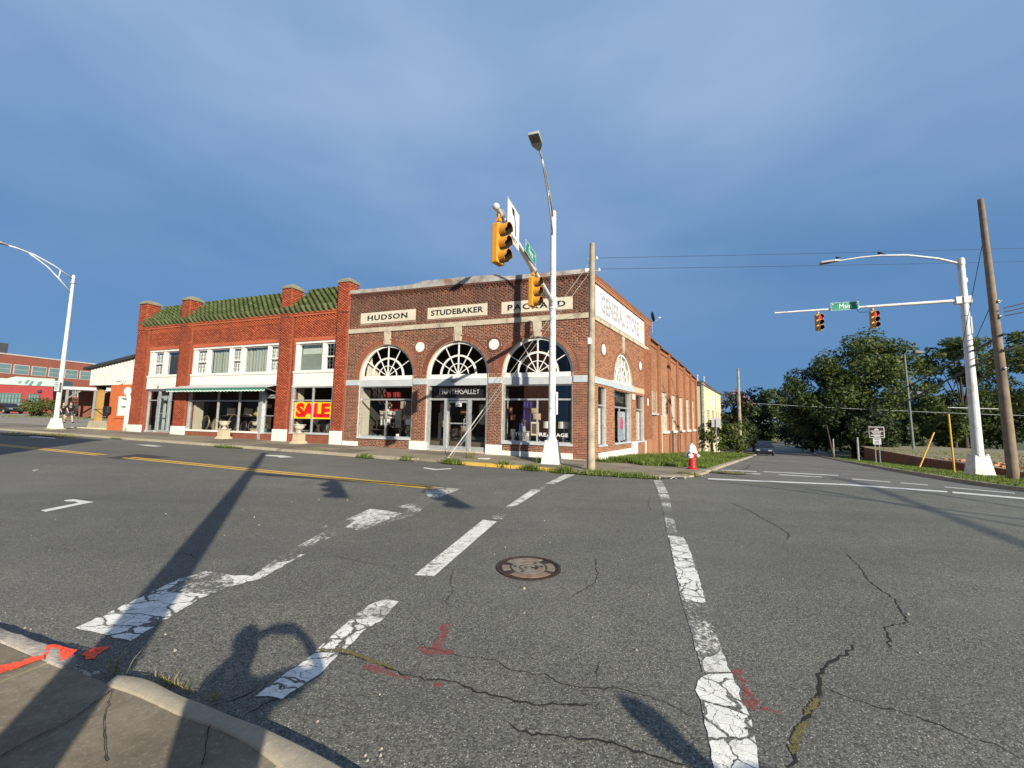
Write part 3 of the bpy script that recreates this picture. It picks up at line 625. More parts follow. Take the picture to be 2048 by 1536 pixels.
kerb_sweep([(-420, 1165), (-150, 1213), (0, 1250), (39, 1264), (78, 1279), (117, 1291), (153, 1306)], [(-420, 1185), (-150, 1240), (0, 1283), (59, 1309), (90, 1324), (130, 1338)], .115, KB, PRF)
rb = MB()                                                  # crumbled gap between the two kerbs
for _ in range(70):
    s, t = random.uniform(1.0, 1.44), random.uniform(14.15, 14.36); r = random.uniform(.008, .03); p = FP(s, t, HF(s, t)+random.uniform(.01, .07)); rb.ball(p, r, r*.8, r*.7, 5, 3)
rb.build('rubble', KB, kerb, kind='stuff')
slab(1.0, 1.45, 14.16, 14.38, lambda s, t: HF(s, t)+.045, KB, .15)
def spray(pts, z, name, par, m=P_ORG): return patch([FP(s, t) for s, t in pts], lambda x, y: H(x, y)+z, m, name, par, cuts=2)
P_ORK = paint_mat('orange spray on concrete', (.95, .10, .035), .30, 0, nscale=18, edge=.1)
def sprayk(pix, off, name='spray_mark', par=sidewalk): return patch(jag([ground_at(*p, off-.004) for p in pix]), lambda x, y: H(x, y)+off, P_ORG, name, par, cuts=2)
sprayk([(-20, 1338), (86, 1312), (88, 1319), (-20, 1354)], .123); sprayk([(86, 1306), (125, 1296), (150, 1302), (128, 1330), (118, 1334), (122, 1316), (86, 1318)], .114, par=kerb); sprayk([(92, 1292), (110, 1289), (140, 1298), (120, 1304), (96, 1302)], .114, par=kerb)
mark([(163, 1310), (190, 1297), (221, 1294), (205, 1306), (190, 1319), (172, 1320)], P_ORG, 'spray_mark', .006)
# ---------------------------------------------------------------- verges and lots
SOIL = concrete_mat('mown grass base', (.07, .10, .025), (.11, .125, .035), (.10, .08, .04), .5)
LEFTV = [(4.15, 16.45), (4.76, 14.36), (6.2, 14.36), (6.85, 13.95)]+[SP(d, 4.05) for d in (1.6, 4, 8, 14, 22, 33, 50)]+[SP(50, .1), SP(28, .1), SP(9.3, .1), SP(1.3, .05)]
def hv(x, y):
    q = np.array([x-C0[0], y-C0[1], 0]); d, n = q@DB, q@DN
    return H(x, y)+.08+.06*smst(d, 1.5, 4)*smst(4.0-n, 0, 1.2)
verge = patch(LEFTV, hv, SOIL, 'grass_verge', None, .2, 4, 'structure')
RK = [(30, 1.2), (22, 4.9), (18, 6.6), (15, 8.1), (14.0, 9.3), (13.75, 10.6)]+[tuple(SP(d, n)[:2]) for d, n in ((3.4, 11.2), (6, 11.05), (9, 11.0), (12, 10.95), (16, 10.95), (21, 10.95), (27, 10.95), (34, 10.95), (42, 10.95), (55, 10.95), (75, 10.95), (100, 10.95), (140, 10.95), (200, 10.95))]
kerb_run(RK, .2, .12, CONC2, side=-1)
RV = [np.array(p+(0,)) for p in RK[:6]]+[SP(d, n+.12) for d, n in ((3.4, 11.2), (6, 11.05), (9, 11), (12, 10.95), (16, 10.95), (21, 10.95), (27, 10.95), (34, 10.95), (44, 10.95))]
RVp = [p*1.0+np.array([.12, .1, 0]) if i < 6 else p for i, p in enumerate(RV)]+[SP(44, 14.4), SP(11, 14.4), SP(4, 14.6), SP(-6, 27), (34, 3)]
verge2 = patch(RVp, lambda x, y: H(x, y)+.115, SOIL, 'grass_verge', None, .25, 4, 'structure')
LOT = concrete_mat('gravel lot', (.20, .185, .13), (.28, .25, .18), (.16, .16, .07), .7)
zt_ = lambda d: np.interp(d, [-10, 5, 12.7, 16.4, 23.9, 41, 70], [-.02, -.1, -.18, -.27, -.47, -.72, -1.0])
dd = lin((4, 60, 30)); nn = lin((14.7, 30, 8), (30, 90, 10)); Dg, Ng = np.meshgrid(dd, nn); PX = C0[0]+DB[0]*Dg+DN[0]*Ng; PY = C0[1]+DB[1]*Dg+DN[1]*Ng
grid_sheet('gravel_lot', np.stack([PX, PY, zt_(Dg)-.02+.12*np.sin(Ng*.9+Dg*.4)*.3], -1), LOT)
PARK = concrete_mat('old parking lot', (.22, .20, .16), (.30, .27, .215), (.15, .13, .10), .6)
ss = lin((29.0, 110, 60)); tt = lin((-80, 2.98, 30)); Sg, Tg = np.meshgrid(ss, tt); PX = C0[0]+DL[0]*Sg+DT[0]*Tg; PY = C0[1]+DL[1]*Sg+DT[1]*Tg
grid_sheet('parking_lot', np.stack([PX, PY, H(PX, PY)+.075], -1), PARK)
# ---------------------------------------------------------------- grass blades and weeds
def blades(name, P, h, m, kind='stuff', parent=None, w=.012, spread=.45, tint0=0., loc=None, mat_r=None):
    """one tuft or lawn of bent blades: base points P (n,3), heights h (n)"""
    n = len(P); a = RNG.uniform(0, 2*math.pi, n); le = np.abs(RNG.normal(0, spread, n)); dx, dy = np.cos(a), np.sin(a)
    ww = w*RNG.uniform(.6, 1.4, n); sxy = np.stack([-dy*ww, dx*ww, np.zeros(n)], 1)
    mid = P+np.stack([dx*le*h*.35, dy*le*h*.35, h*.6], 1); tip = P+np.stack([dx*le*h, dy*le*h, h*RNG.uniform(.75, 1, n)], 1)
    v = np.stack([P-sxy, P+sxy, mid+sxy*.8, mid-sxy*.8, tip+sxy*.15, tip-sxy*.15], 1).reshape(-1, 3); k = np.arange(n)[:, None]*6
    f = np.concatenate([k+np.array([[0, 1, 2, 3]]), k+np.array([[3, 2, 4, 5]])]); tint = np.repeat(np.clip(RNG.normal(.45+tint0, .25, n), 0, 1), 6)
    if mat_r:                                          # the rooted mat the blades grow from
        k = len(v); e, g, q = mat_r; cc = np.array(loc); ang = np.linspace(0, 2*math.pi, 16, endpoint=False); rr = RNG.uniform(.8, 1.1, 16)
        R_ = cc+np.outer(np.cos(ang)*e*rr, q)+np.outer(np.sin(ang)*g*rr, np.array([-q[1], q[0], 0])); R_[:, 2] = H(R_[:, 0], R_[:, 1])+.012+cc[2]-H(cc[0], cc[1]); v = np.concatenate([v, R_, [cc+UP*.03]]); f = np.concatenate([f, [(k+i, k+(i+1) % 16, k+16, k+16) for i in range(0)] or np.zeros((0, 4), int), np.array([(k+i, k+i+1, k+(i+2) % 16, k+16) for i in range(0, 16, 2)])]); tint = np.r_[tint, np.full(17, .3)]
    return mesh_np(name, v, f, m, parent, kind, tint, loc)
GRS = leaf_mat('grass blades', (.10, .17, .025), (.22, .26, .06), .35); GRSD = leaf_mat('dry grass blades', (.16, .17, .04), (.33, .28, .12), .3)
def inpoly(x, y, poly):
    r = np.zeros(len(x), bool); n = len(poly)
    for i in range(n):
        x0, y0 = poly[i][:2]; x1, y1 = poly[(i+1) % n][:2]
        c = ((y0 > y) != (y1 > y)) & (x < (x1-x0)*(y-y0)/(y1-y0+1e-12)+x0); r ^= c
    return r
def scatter(poly, n, dens=None):
    p = np.array([q[:2] for q in poly]); lo, hi = p.min(0), p.max(0); out = []
    while sum(map(len, out)) < n:
        x = RNG.uniform(lo[0], hi[0], n); y = RNG.uniform(lo[1], hi[1], n); k = inpoly(x, y, poly)
        if dens is not None: k &= RNG.uniform(0, 1, n) < dens(x, y)
        out.append(np.stack([x[k], y[k]], 1))
    return np.concatenate(out)[:n]
q = scatter([(4.15, 16.4), (4.76, 14.36), (6.2, 14.3), (6.85, 13.95)]+[SP(d, 4.05) for d in (1.6, 8, 16, 30)]+[SP(30, .1), SP(1.3, .1)], 34000, lambda x, y: np.clip(25/(np.hypot(x, y)-6)**1.3, .05, 1))
hv_ = np.vectorize(lambda x, y: float(hv(x, y)))
dq = (q[:, 0]-C0[0])*DB[0]+(q[:, 1]-C0[1])*DB[1]; nq = (q[:, 0]-C0[0])*DN[0]+(q[:, 1]-C0[1])*DN[1]
hh = RNG.uniform(.10, .31, len(q))*(.7+.5*np.sin(q[:, 0]*1.7)*np.sin(q[:, 1]*1.3))*np.where(nq > 3.4, .6, 1)
blades('verge_grass', np.column_stack([q, H(q[:, 0], q[:, 1])+.08+.06*smst(dq, 1.5, 4)*smst(4.0-nq, 0, 1.2)-.01]), hh, GRS, w=.011)
q = scatter(RVp[:16]+[SP(44, 14.3), SP(11, 14.3)], 26000, lambda x, y: np.clip(20/(np.hypot(x, y)-8)**1.1, .05, 1))
blades('verge_grass', np.column_stack([q, H(q[:, 0], q[:, 1])+.11]), RNG.uniform(.03, .085, len(q)), GRS, w=.012, tint0=.15)
q = np.stack([RNG.uniform(5, 45, 9000), 14.8+np.abs(RNG.normal(0, 9, 9000))], 1); pp = C0[:2]+q[:, :1]*DB[:2]+q[:, 1:]*DN[:2]
blades('lot_grass', np.column_stack([pp, zt_(q[:, 0])-.03]), RNG.uniform(.03, .16, 9000), GRSD, w=.015)
def tuft(label, pix=None, pos=None, n=140, r=.25, h=.2, m=GRS, off=0.02, stretch=DL, t0=0.):
    c = ground_at(*pix, off) if pix else np.array(pos); a = RNG.normal(0, r*.55, n); b = RNG.normal(0, r*.2, n); st = stretch
    P = c+np.outer(a, st)+np.outer(b, np.array([-st[1], st[0], 0])); P[:, 2] = H(P[:, 0], P[:, 1])+off
    P[0] = c; o = blades('weed_tuft', P, h*RNG.uniform(.35, 1.1, n)*np.exp(-(a/r)**2*.5), m, None, None, .009, .7, t0, tuple(c), mat_r=(r*1.1, r*.42, st)); tag(o, label, 'weed', 'weeds growing out of the kerb joints'); return o
for px_, lab, n, r, h in (((455, 894), 'weed tuft growing from the kerb in front of the left stone urn', 170, .8, .14), ((640, 905), 'weed tuft at the kerb in front of the right stone urn', 120, .42, .2),
    ((730, 915), 'weed tuft at the kerb in front of the left brick pier of the showroom', 130, .40, .22), ((815, 920), 'weed tuft at the kerb in front of the pier left of the shop door', 170, .42, .24),
    ((905, 927), 'bushy weed tuft at the left end of the yellow kerb', 260, .48, .26), ((1008, 934), 'weed tuft covering the middle of the yellow kerb', 200, .34, .30), ((1062, 940), 'weed tuft hanging over the kerb just left of the white signal pole base', 220, .36, .24),
    ((1128, 945), 'weed tuft at the kerb between the signal pole base and the wooden pole', 260, .42, .27), ((1205, 949), 'weed patch at the kerb right of the wooden pole foot', 420, .8, .2), ((1270, 953), 'weed patch at the kerb between the wooden pole and the crosswalk end', 300, .7, .17),
    ((1375, 951), 'yellowish weed patch beside the storm drain', 220, .38, .17), ((1455, 946), 'dry yellow weed patch at the street edge beyond the storm drain', 180, .6, .1), ((120, 872), 'dry weed tuft at the kerb in front of the left street lamp', 200, 1.2, .16), ((35, 869), 'dry weed patch at the kerb at the left edge of the view', 160, 1.2, .14), ((90, 870), 'low dry weed tuft at the kerb left of the street lamp base', 140, 1.0, .13), ((235, 877), 'small dry weed at the kerb in front of the orange wall', 60, .5, .14), ((348, 884), 'small weed at the kerb in front of the white pier block', 60, .35, .12)):
    dry = px_[0] in (1375, 1455, 120, 35, 90, 235); tuft(lab, px_, n=n, r=r, h=h, m=GRSD if dry else GRS, t0=.1)
tuft('weed patch at the wall foot behind the wooden pole', (1200, 924), n=300, r=.5, h=.22, off=.07); tuft('weed patch at the wall foot beside the first white side post', (1235, 926), n=200, r=.35, h=.2, off=.06)
tuft('thin weed standing in front of the signal pole base', (1075, 926), n=40, r=.12, h=.3, off=.09); tuft('thin dry weed at the foot of the guy wires', (940, 917), n=50, r=.2, h=.4, m=GRSD, off=.09)
for px_, n, r, h in (((345, 1372), 130, .10, .05), ((232, 1345), 22, .05, .13), ((428, 1399), 26, .03, .045)):
    c = ground_at(*px_, .01); a = RNG.normal(0, r, n); P = c+np.outer(a, DL)+np.outer(RNG.normal(0, .012, n), DT); blades('dry_grass', P, h*RNG.uniform(.3, 1.1, n), GRSD, w=.0022, spread=1.1, tint0=.2)
# small litter
lt = MB(); c = ground_at(968, 918, .09); lt.hexa([c+DL*a+DT*b for a, b in ((-.2, -.12), (.22, -.1), (.2, .12), (-.2, .12))], [c+DL*a+DT*b+UP*z for a, b, z in ((-.2, -.12, .03), (.22, -.1, .012), (.2, .12, .03), (-.2, .12, .012))]); tag(lt.build('paper_sheet', SIGNW), 'white sheet of paper lying on the pavement beside the yellow kerb', 'paper')
# ================================================================== brickwork tools
def cut(iv, a, b):
    out = []
    for lo, hi in iv:
        if b <= lo or a >= hi: out.append((lo, hi)); continue
        if a > lo: out.append((lo, a))
        if b < hi: out.append((b, hi))
    return out
def brickfield(s0, s1, z0, z1, rects=(), arches=(), L=.205, Hc=.0677, gap=.0115, header=6, top=None, bot=None):
    """running bond cut round the openings -> list of (s0, s1, z0, z1)"""
    out = []; k0 = int(math.floor(z0/Hc)); k1 = int(math.ceil(z1/Hc))
    for k in range(k0, k1):
        a, b = k*Hc+gap/2, (k+1)*Hc-gap/2; zc = (a+b)/2
        if a < z0-.001 or b > z1+.03: continue
        iv = [(s0, s1)]
        for r in rects:
            if r[2]-.01 < zc < r[3]+.005: iv = cut(iv, r[0], r[1])
        for c, za, R in arches:
            if za <= zc < za+R: w = math.sqrt(R*R-(zc-za)**2); iv = cut(iv, c-w, c+w)
        if header and k % header == 0: l = L/2; off = (k//header % 2)*l/2
        else: l = L; off = (k % 2)*l/2
        for lo, hi in iv:
            x = math.floor((lo-off)/l)*l+off
            while x < hi:
                p, q = max(lo, x+gap/2), min(hi, x+l-gap/2)
                if q-p > .025:
                    zt = b
                    if top is not None and b > top((p+q)/2): p = q
                    if bot is not None and zc < bot((p+q)/2): p = q
                    if q > p: out.append((p, q, a, zt))
                x += l
    return out
def bricks_mesh(name, rects, M, y0, th, m, parent, jit=.0015, kind='stuff'):
    r = np.array(rects); n = len(r); y1 = y0+th+RNG.normal(0, jit, n)
    c = .0
    v = np.empty((n, 8, 3)); x0, x1, z0, z1 = r.T
    for i, (x, z) in enumerate(((x0, z0), (x1, z0), (x1, z1), (x0, z1))):
        v[:, i, 0] = x; v[:, i, 2] = z; v[:, i, 1] = y0-.002
        v[:, i+4, 0] = x; v[:, i+4, 2] = z; v[:, i+4, 1] = y1
    f = np.array([[4, 5, 6, 7], [0, 1, 5, 4], [1, 2, 6, 5], [2, 3, 7, 6], [3, 0, 4, 7]])
    if np.linalg.det(M[:3, :3]) > 0: f = f[:, ::-1]
    F = (np.arange(n)[:, None, None]*8+f).reshape(-1, 4); V = v.reshape(-1, 3)@M[:3, :3].T+M[:3, 3]
    return mesh_np(name, V, F, m, parent, kind, np.repeat(RNG.uniform(0, 1, n), 8))
_unit = None
def brick_objects(rects, M, y0, th, m, parent, name='brick'):
    me = bpy.data.meshes.get('brick_unit_'+m.name)
    if me is None:
        b = MB(); b.box(-.5, .5, -.5, .5, -.5, .5); me = bpy.data.meshes.new('brick_unit_'+m.name); me.from_pydata(b.v, [], b.f); me.materials.append(m)
    R = Matrix(np.linalg.inv(ROOT[parent.name]).tolist())@Matrix(M.tolist())
    for x0, x1, z0, z1 in rects:
        o = bpy.data.objects.new(name, me); COL.objects.link(o); o.parent = parent
        l = R@Matrix.Translation(((x0+x1)/2, y0+th/2, (z0+z1)/2)); loc, rot, sc = l.decompose()
        o.location = loc; o.rotation_euler = l.to_3x3().normalized().to_euler() if l.determinant() > 0 else (Matrix(l.to_3x3())@Matrix.Diagonal((1, -1, 1))).to_euler()
        o.scale = (x1-x0, th+random.uniform(0, .004), z1-z0)
def wall_sheet(name, outer, holes, M, y, depth, m, parent):
    """wall face with openings and their reveals"""
    loops = [outer]+holes; pts = [p for l in loops for p in l]
    tri = tessellate_polygon([[Vector((p[0], p[1], 0)) for p in l] for l in loops])
    b = MB(M); b.add([(p[0], y, p[1]) for p in pts], [tuple(t) for t in tri])
    for h in holes:
        n = len(h); b.add([(p[0], y, p[1]) for p in h]+[(p[0], y-depth, p[1]) for p in h], [(i, (i+1) % n, n+(i+1) % n, n+i) for i in range(n)])
    return b.build(name, m, parent)
def archpts(c, za, R, zb, n=24): return [(c+R, zb)]+[(c+R*math.cos(math.pi*i/n), za+R*math.sin(math.pi*i/n)) for i in range(n+1)]+[(c-R, zb)]
def rectpts(a, b, c, d): return [(a, c), (b, c), (b, d), (a, d)]
def voussoirs(c, za, r0, r1, M, y0, th, n, skip=None, a0=0., a1=math.pi, gap=.015):
    b = MB(M)
    for i in range(n):
        p, q = a0+(a1-a0)*i/n, a0+(a1-a0)*(i+1)/n; mid = (p+q)/2
        if skip and abs(mid-math.pi/2) < skip: continue
        g0, g1 = gap/2/r0, gap/2/r1; t = th+random.gauss(0, .003)
        P = [(c+r0*math.cos(p+g0), za+r0*math.sin(p+g0)), (c+r0*math.cos(q-g0), za+r0*math.sin(q-g0)), (c+r1*math.cos(q-g1), za+r1*math.sin(q-g1)), (c+r1*math.cos(p+g1), za+r1*math.sin(p+g1))]
        b.prism(P, y0-.002, y0+t)
    return b
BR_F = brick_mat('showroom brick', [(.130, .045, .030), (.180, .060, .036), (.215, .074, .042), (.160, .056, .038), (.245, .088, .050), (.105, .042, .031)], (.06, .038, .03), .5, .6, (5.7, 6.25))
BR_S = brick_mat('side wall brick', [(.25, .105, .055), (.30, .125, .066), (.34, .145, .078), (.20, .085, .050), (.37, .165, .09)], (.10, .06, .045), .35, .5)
BR_W = brick_mat('wing brick', [(.30, .125, .062), (.34, .145, .073), (.27, .112, .058), (.37, .160, .085)], (.13, .06, .04), .45, .5)
BR_R = brick_mat('red row brick', [(.32, .070, .032), (.36, .084, .038), (.28, .060, .030), (.39, .098, .045), (.25, .056, .03)], (.13, .045, .03), .45, .7)
MORT = mat('tan mortar', (.48, .37, .26), .95, .15, 4, bump=.4, bscale=60, dirt=(.20, .14, .10), dscale=.9, damt=.5)
MORTF = MORT.copy(); MORTF.name = 'front mortar'; _t = MORTF.node_tree; _b = [n for n in _t.nodes if n.type == 'BSDF_PRINCIPLED'][0]; _z = _n(_t, 'ShaderNodeSeparateXYZ'); _t.links.new(_pos(_t), _z.inputs[0])   # sooty parapet joints
_t.links.new(_mix(_t, _math(_t, 'MULTIPLY', _map(_t, _z.outputs[2], 5.6, 6.3, 0, 1), _map(_t, _noise(_t, 1.1, 6, .7, _pos(_t)), .3, .65, .35, .85)), _b.inputs['Base Color'].links[0].from_socket, (.13, .085, .06)), _b.inputs['Base Color'])
MORTD = mat('weathered mortar', (.30, .21, .145), .95, .25, 4, dirt=(.10, .07, .05), dscale=1, damt=.7)
MORTR = mat('red mortar', (.20, .062, .036), .95, .2, 4)
# ================================================================== the corner showroom
RZF = math.atan2(DL[1], DL[0])
SHOW = thing('showroom_building', 'brown brick corner showroom with three white fanlight arches and a long side wing', 'building', tuple(C0), RZF)
WS = 12.0
capb = lambda s: 7.61+.0155*s
AR = [(2.23, 3.60), (5.92, 3.60), (9.68, 3.60)]; RA = 1.52
outer = [(0, -.35), (WS, .1), (WS, capb(WS)), (0, capb(0))]
BAY = [(.73, 3.73), (4.42, 7.42), (8.18, 11.18)]
holes = []
for (c, za), (a, b), zb in zip(AR, BAY, (.62, .22, .62)): holes.append([(b, zb), (b, za)]+archpts(c, za, RA, za)[1:-1]+[(a, za), (a, zb)])
wall_sheet('wall', outer, holes, MF, 0, .34, MORTF, SHOW)
rects = [(a-.02, b+.02, zb, 3.6) for (a, b), zb in zip(BAY, (.60, -1, .60))]+[(-1, 13, 3.16, 3.43), (-1, 13, 5.755, 5.985), (.73, 3.86, 6.17, 6.73), (4.50, 7.54, 6.19, 6.75), (8.15, 11.33, 6.20, 6.78)]
rects += [(c-1.54, c+1.54, 3.4, 3.6) for c, z in AR]+[(c-.2, c+.2, 5.1, 5.8) for c, z in AR]
rects += [(-.1, .74, -1, .12), (.7, 3.76, -1, .335), (3.70, 4.46, -1, .57), (7.36, 8.24, -1, .58), (11.1, 12.1, -1, .47)]
arch = [(c, z, 1.80) for c, z in AR]+[(7.852, 4.92, .34), (4.157, 4.87, .34)]
arch2 = [(7.852, 4.92-.34, 0.0)]
fr = brickfield(.004, WS-.02, -.2, 7.9, rects, [(c, z, R) for c, z, R in arch if R > 1], top=lambda s: capb(s)-.01, bot=lambda s: HF(s, 0)+.05)
def offround(r, c=((7.852, 4.92, .33), (4.157, 4.87, .33))):
    return all(((r[0]+r[1])/2-x)**2+((r[2]+r[3])/2-z)**2 > (R-.05)**2 for x, z, R in c)
fr = [r for r in fr if offround(r)]
SD_R = [(.76, 1.70, .62, 3.06), (2.78, 5.22, .62, 3.06), (6.15, 7.60, .58, 3.06), (-.1, 8.7, 3.16, 3.43), (-.1, 8.85, 5.755, 5.985), (.3, 7.72, 5.98, 7.24), (2.4, 5.8, 3.4, 3.5), (3.9, 4.26, 4.9, 5.8), (.75, 5.25, .04, .34)]
SA = (4.09, 3.50, 1.40)
sidef = brickfield(.006, 9.3, -1.0, 7.9, SD_R, [(SA[0], SA[1], SA[2]+.28)], top=lambda d: 7.58, bot=lambda d: HS(d, 0)+.0)
sidef = [r for r in sidef if offround(r, ((1.38, 4.69, .33), (6.97, 4.68, .33)))]
allb = [(np.linalg.norm(FP((r[0]+r[1])/2, 0, (r[2]+r[3])/2)-EYE), 0, r) for r in fr]+[(np.linalg.norm(SP((r[0]+r[1])/2, 0, (r[2]+r[3])/2)-EYE)*1.12, 1, r) for r in sidef]
allb.sort(key=lambda t: t[0]); near = [b for b in allb[:300]]; far = allb[300:]
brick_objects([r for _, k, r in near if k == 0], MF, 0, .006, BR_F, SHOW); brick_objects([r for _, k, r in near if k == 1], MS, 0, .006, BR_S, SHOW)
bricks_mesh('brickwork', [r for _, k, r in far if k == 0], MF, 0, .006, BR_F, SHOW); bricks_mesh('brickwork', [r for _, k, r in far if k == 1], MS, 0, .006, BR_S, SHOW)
for c, z in AR:
    b = voussoirs(c, z, 1.54, 1.735, MF, 0, .016, 74, .125); b2 = voussoirs(c, z, 1.745, 1.80, MF, 0, .024, 46, .10)
    b.add(b2.v, b2.f); b.build('arch_bricks', BR_F, SHOW, kind='stuff')
    k = MB(MF); k.prism([(c-.12, 5.13), (c+.12, 5.13), (c+.18, 5.752), (c-.18, 5.752)], -.02, .045); k.build('keystone', STONE, SHOW, bevel=.012)
b = MB(MF); b.box(0, WS, -.1, .001, 7.38, 7.40)
# corbelled brick courses under the coping
cb = MB(MF); n = int(WS/.14)
for i in range(n):
    s = .04+i*.14; z = capb(s)
    cb.box(s, s+.068, -.01, .05, z-.155, z-.085); cb.box(s+.07, s+.138, -.01, .05, z-.235, z-.165) if i % 2 else None
    cb.box(s, s+.132, -.01, .065, z-.078, z-.006)
cb.build('corbel_bricks', BR_F, SHOW, kind='stuff')
cp_ = [(12.04, capb(12)), (8.45, capb(8.4)), (8.36, 7.70), (3.72, 7.69), (3.70, capb(3.7)), (-.04, capb(0)), (-.04, 7.79), (3.76, 7.85), (4.12, 7.98), (7.72, 8.05), (8.40, 7.94), (12.04, 7.98)]
b = MB(MF); b.prism([(12.04, capb(12)), (12.04, 7.98), (8.40, 7.93), (8.40, capb(8.4))], -.30, .075); b.build('coping', RUST, SHOW)
b = MB(MF); b.prism([(8.395, 7.735), (8.395, 7.93), (7.72, 8.05), (5.9, 8.02), (5.9, 7.71)], -.28, .085); b.build('coping', RUST, SHOW)
b = MB(MF); b.prism([(5.895, 7.71), (5.895, 8.02), (4.12, 7.98), (3.74, 7.86), (3.74, 7.665)], -.28, .085); b.build('coping', RUST, SHOW)
b = MB(MF); b.prism([(3.735, capb(3.7)), (3.735, 7.85), (-.02, 7.79), (-.02, capb(0))], -.30, .075); b.build('coping', RUST, SHOW)
b = MB(MF); b.box(.0, .22, -.05, .085, 7.66, 7.80); b.build('coping_end', WHITE, SHOW)
b = MB(MS); b.box(-.04, 9.32, -.3, .06, 7.60, 7.72); b.build('coping', mat('brown metal coping', (.17, .09, .06), .6, .25, 2), SHOW)
cb = MB(MS)
for z, e in ((7.52, .055), (7.44, .035), (7.35, .055)): cb.box(.0, 9.3, -.01, e, z, z+.062)
cb.build('corbel_bricks', BR_S, SHOW, kind='stuff')
# stone string course, sign panels, roundels
x = -.05
for w in (1.35, 2.3, 2.1, 1.9, 2.4, 2.05):
    b = MB(MF); b.box(x+.004, min(x+w, 12.0)-.004, -.02, .055+random.uniform(-.004, .004), 5.76, 5.98); b.build('stone_block', STONE, SHOW, bevel=.01); x += w
x = -.03
for w in (1.8, 2.2, 2.4, 2.45):
    b = MB(MS); b.box(x+.004, x+w-.004, -.02, .055, 5.76, 5.98); b.build('stone_block', STONE, SHOW, bevel=.01); x += w
MTF = M4(-DL, UP, DT, C0); MTS = M4(DB, UP, DN, C0)
for (s0, s1, z0, z1), wd, (a, b2, c, d), of, spc in (((8.17, 11.31, 6.22, 6.755), 'HUDSON', (8.60, 10.89, 6.35, 6.62), .032, 1.15), ((4.52, 7.52, 6.20, 6.73), 'STUDEBAKER', (4.70, 7.33, 6.345, 6.61), .030, 1.05), ((.745, 3.845, 6.185, 6.71), 'PACKARD', (1.03, 3.56, 6.31, 6.57), .030, 1.25)):
    p = MB(MF); p.box(s0, s1, -.02, .028, z0, z1); p = p.build('sign_panel', PANEL, SHOW, bevel=.008)
    text(wd, M4(-DL, UP, DT, C0+DT*.029), (-b2, -a, c, d), BLACK, p, 'lettering', .004, of, spc)
for c, z, M in ((7.852, 4.92, MF), (4.157, 4.87, MF), (1.38, 4.69, MS), (6.97, 4.68, MS)):
    b = MB(M); b.tube([(c, -.01, z), (c, .03, z)], .235, 28); b.build('roundel', WHITE, SHOW)
    voussoirs(c, z, .245, .335, M, 0, .024, 26, None, 0, 2*math.pi).build('roundel_bricks', BR_F if M is MF else BR_S, SHOW, kind='stuff')
# pale grey impost band
for s0, s1 in ((0, .70), (3.76, 4.39), (7.45, 8.15), (11.21, 12.0)):
    b = MB(MF); b.box(s0-(.03 if s0 == 0 else 0), s1, -.02, .03, 3.17, 3.425); b.build('impost_stone', mat('blue grey paint', (.37, .42, .45), .55, .12, 3), SHOW, bevel=.006)
b = MB(MS); b.box(-.02, 2.62, -.02, .03, 3.17, 3.425); b.build('impost_stone', MATS['blue grey paint'], SHOW); b = MB(MS); b.box(2.63, 5.6, -.02, .035, 3.14, 3.40); b.build('impost_stone', MATS['blue grey paint'], SHOW)
def fanlight(M, c, za, R, y, parent, curtain=None):
    f = MB(M); f.arcbar(c, za, R-.115, R-.005, y-.05, y+.04, 0, math.pi, 40); f.box(c-R+.005, c+R-.005, y-.05, y+.07, za-.17, za-.03); f.box(c-R+.115, c+R-.115, y-.05, y+.04, za-.03, za+.02)
    w = f.build('arched_window', WHITE, parent)
    g = MB(M); n = 28; g.add([(c, y-.01, za-.02)]+[(c+(R-.10)*math.cos(math.pi*i/n), y-.01, za+(R-.10)*math.sin(math.pi*i/n)) for i in range(n+1)], [(0, i+1, i+2) for i in range(n)]); g.build('pane', GLASSD, w)
    g = MB(M); g.arcbar(c, za, .60*R-.085, .60*R, y-.03, y+.025, .02, math.pi-.02, 32); g.build('ring_bar', WHITE, w)
    g = MB(M); g.arcbar(c, za, .345*R-.035, .345*R, y-.03, y+.02, .02, math.pi-.02, 24); g.build('ring_bar', WHITE, w)
    for a, t in ((90, .03), (62, .018), (118, .018), (32, .018), (148, .018)):
        a = math.radians(a); u = np.array([math.cos(a), math.sin(a)]); q = np.array([-u[1], u[0]])*t; p0 = np.array([c, za]); p1 = p0+u*(R-.1)
        g = MB(M); g.prism([tuple(p0+q), tuple(p0-q), tuple(p1-q), tuple(p1+q)], y-.02, y+.015); g.build('spoke', WHITE, w)
    g = MB(M); g.tube([(c, y-.02, za+.02), (c, y+.03, za+.02)], .06, 12); g.build('hub', WHITE, w)
    return w
CREAM = mat('cream blind', (.60, .55, .42), .8, .1, 2)
for i, (c, za) in enumerate(AR):
    w = fanlight(MF, c, za, RA, -.14, SHOW)
    if i == 2:                                          # torn cream blind behind the left fanlight
        g = MB(MF); g.prism([(c+.45, za), (c+1.36, za), (c+1.28, za+.55), (c+1.05, za+.95), (c+.98, za+.62), (c+.84, za+.50), (c+.62, za+.18)], -.26, -.25); g.build('torn_blind', CREAM, w)
w = fanlight(MS, SA[0], SA[1], SA[2], -.10, SHOW); g = MB(MS); g.prism(archpts(SA[0], SA[1], SA[2]-.12, SA[1]-.02)[1:-1], -.17, -.165); g.build('blind', mat('pale blind', (.62, .62, .58), .7, .15, 3), w)
voussoirs(SA[0], SA[1], SA[2]+.02, SA[2]+.2, MS, 0, .014, 66, .1).build('arch_bricks', BR_S, SHOW, kind='stuff'); voussoirs(SA[0], SA[1], SA[2]+.21, SA[2]+.27, MS, 0, .02, 40, .08).build('arch_bricks', BR_S, SHOW, kind='stuff')
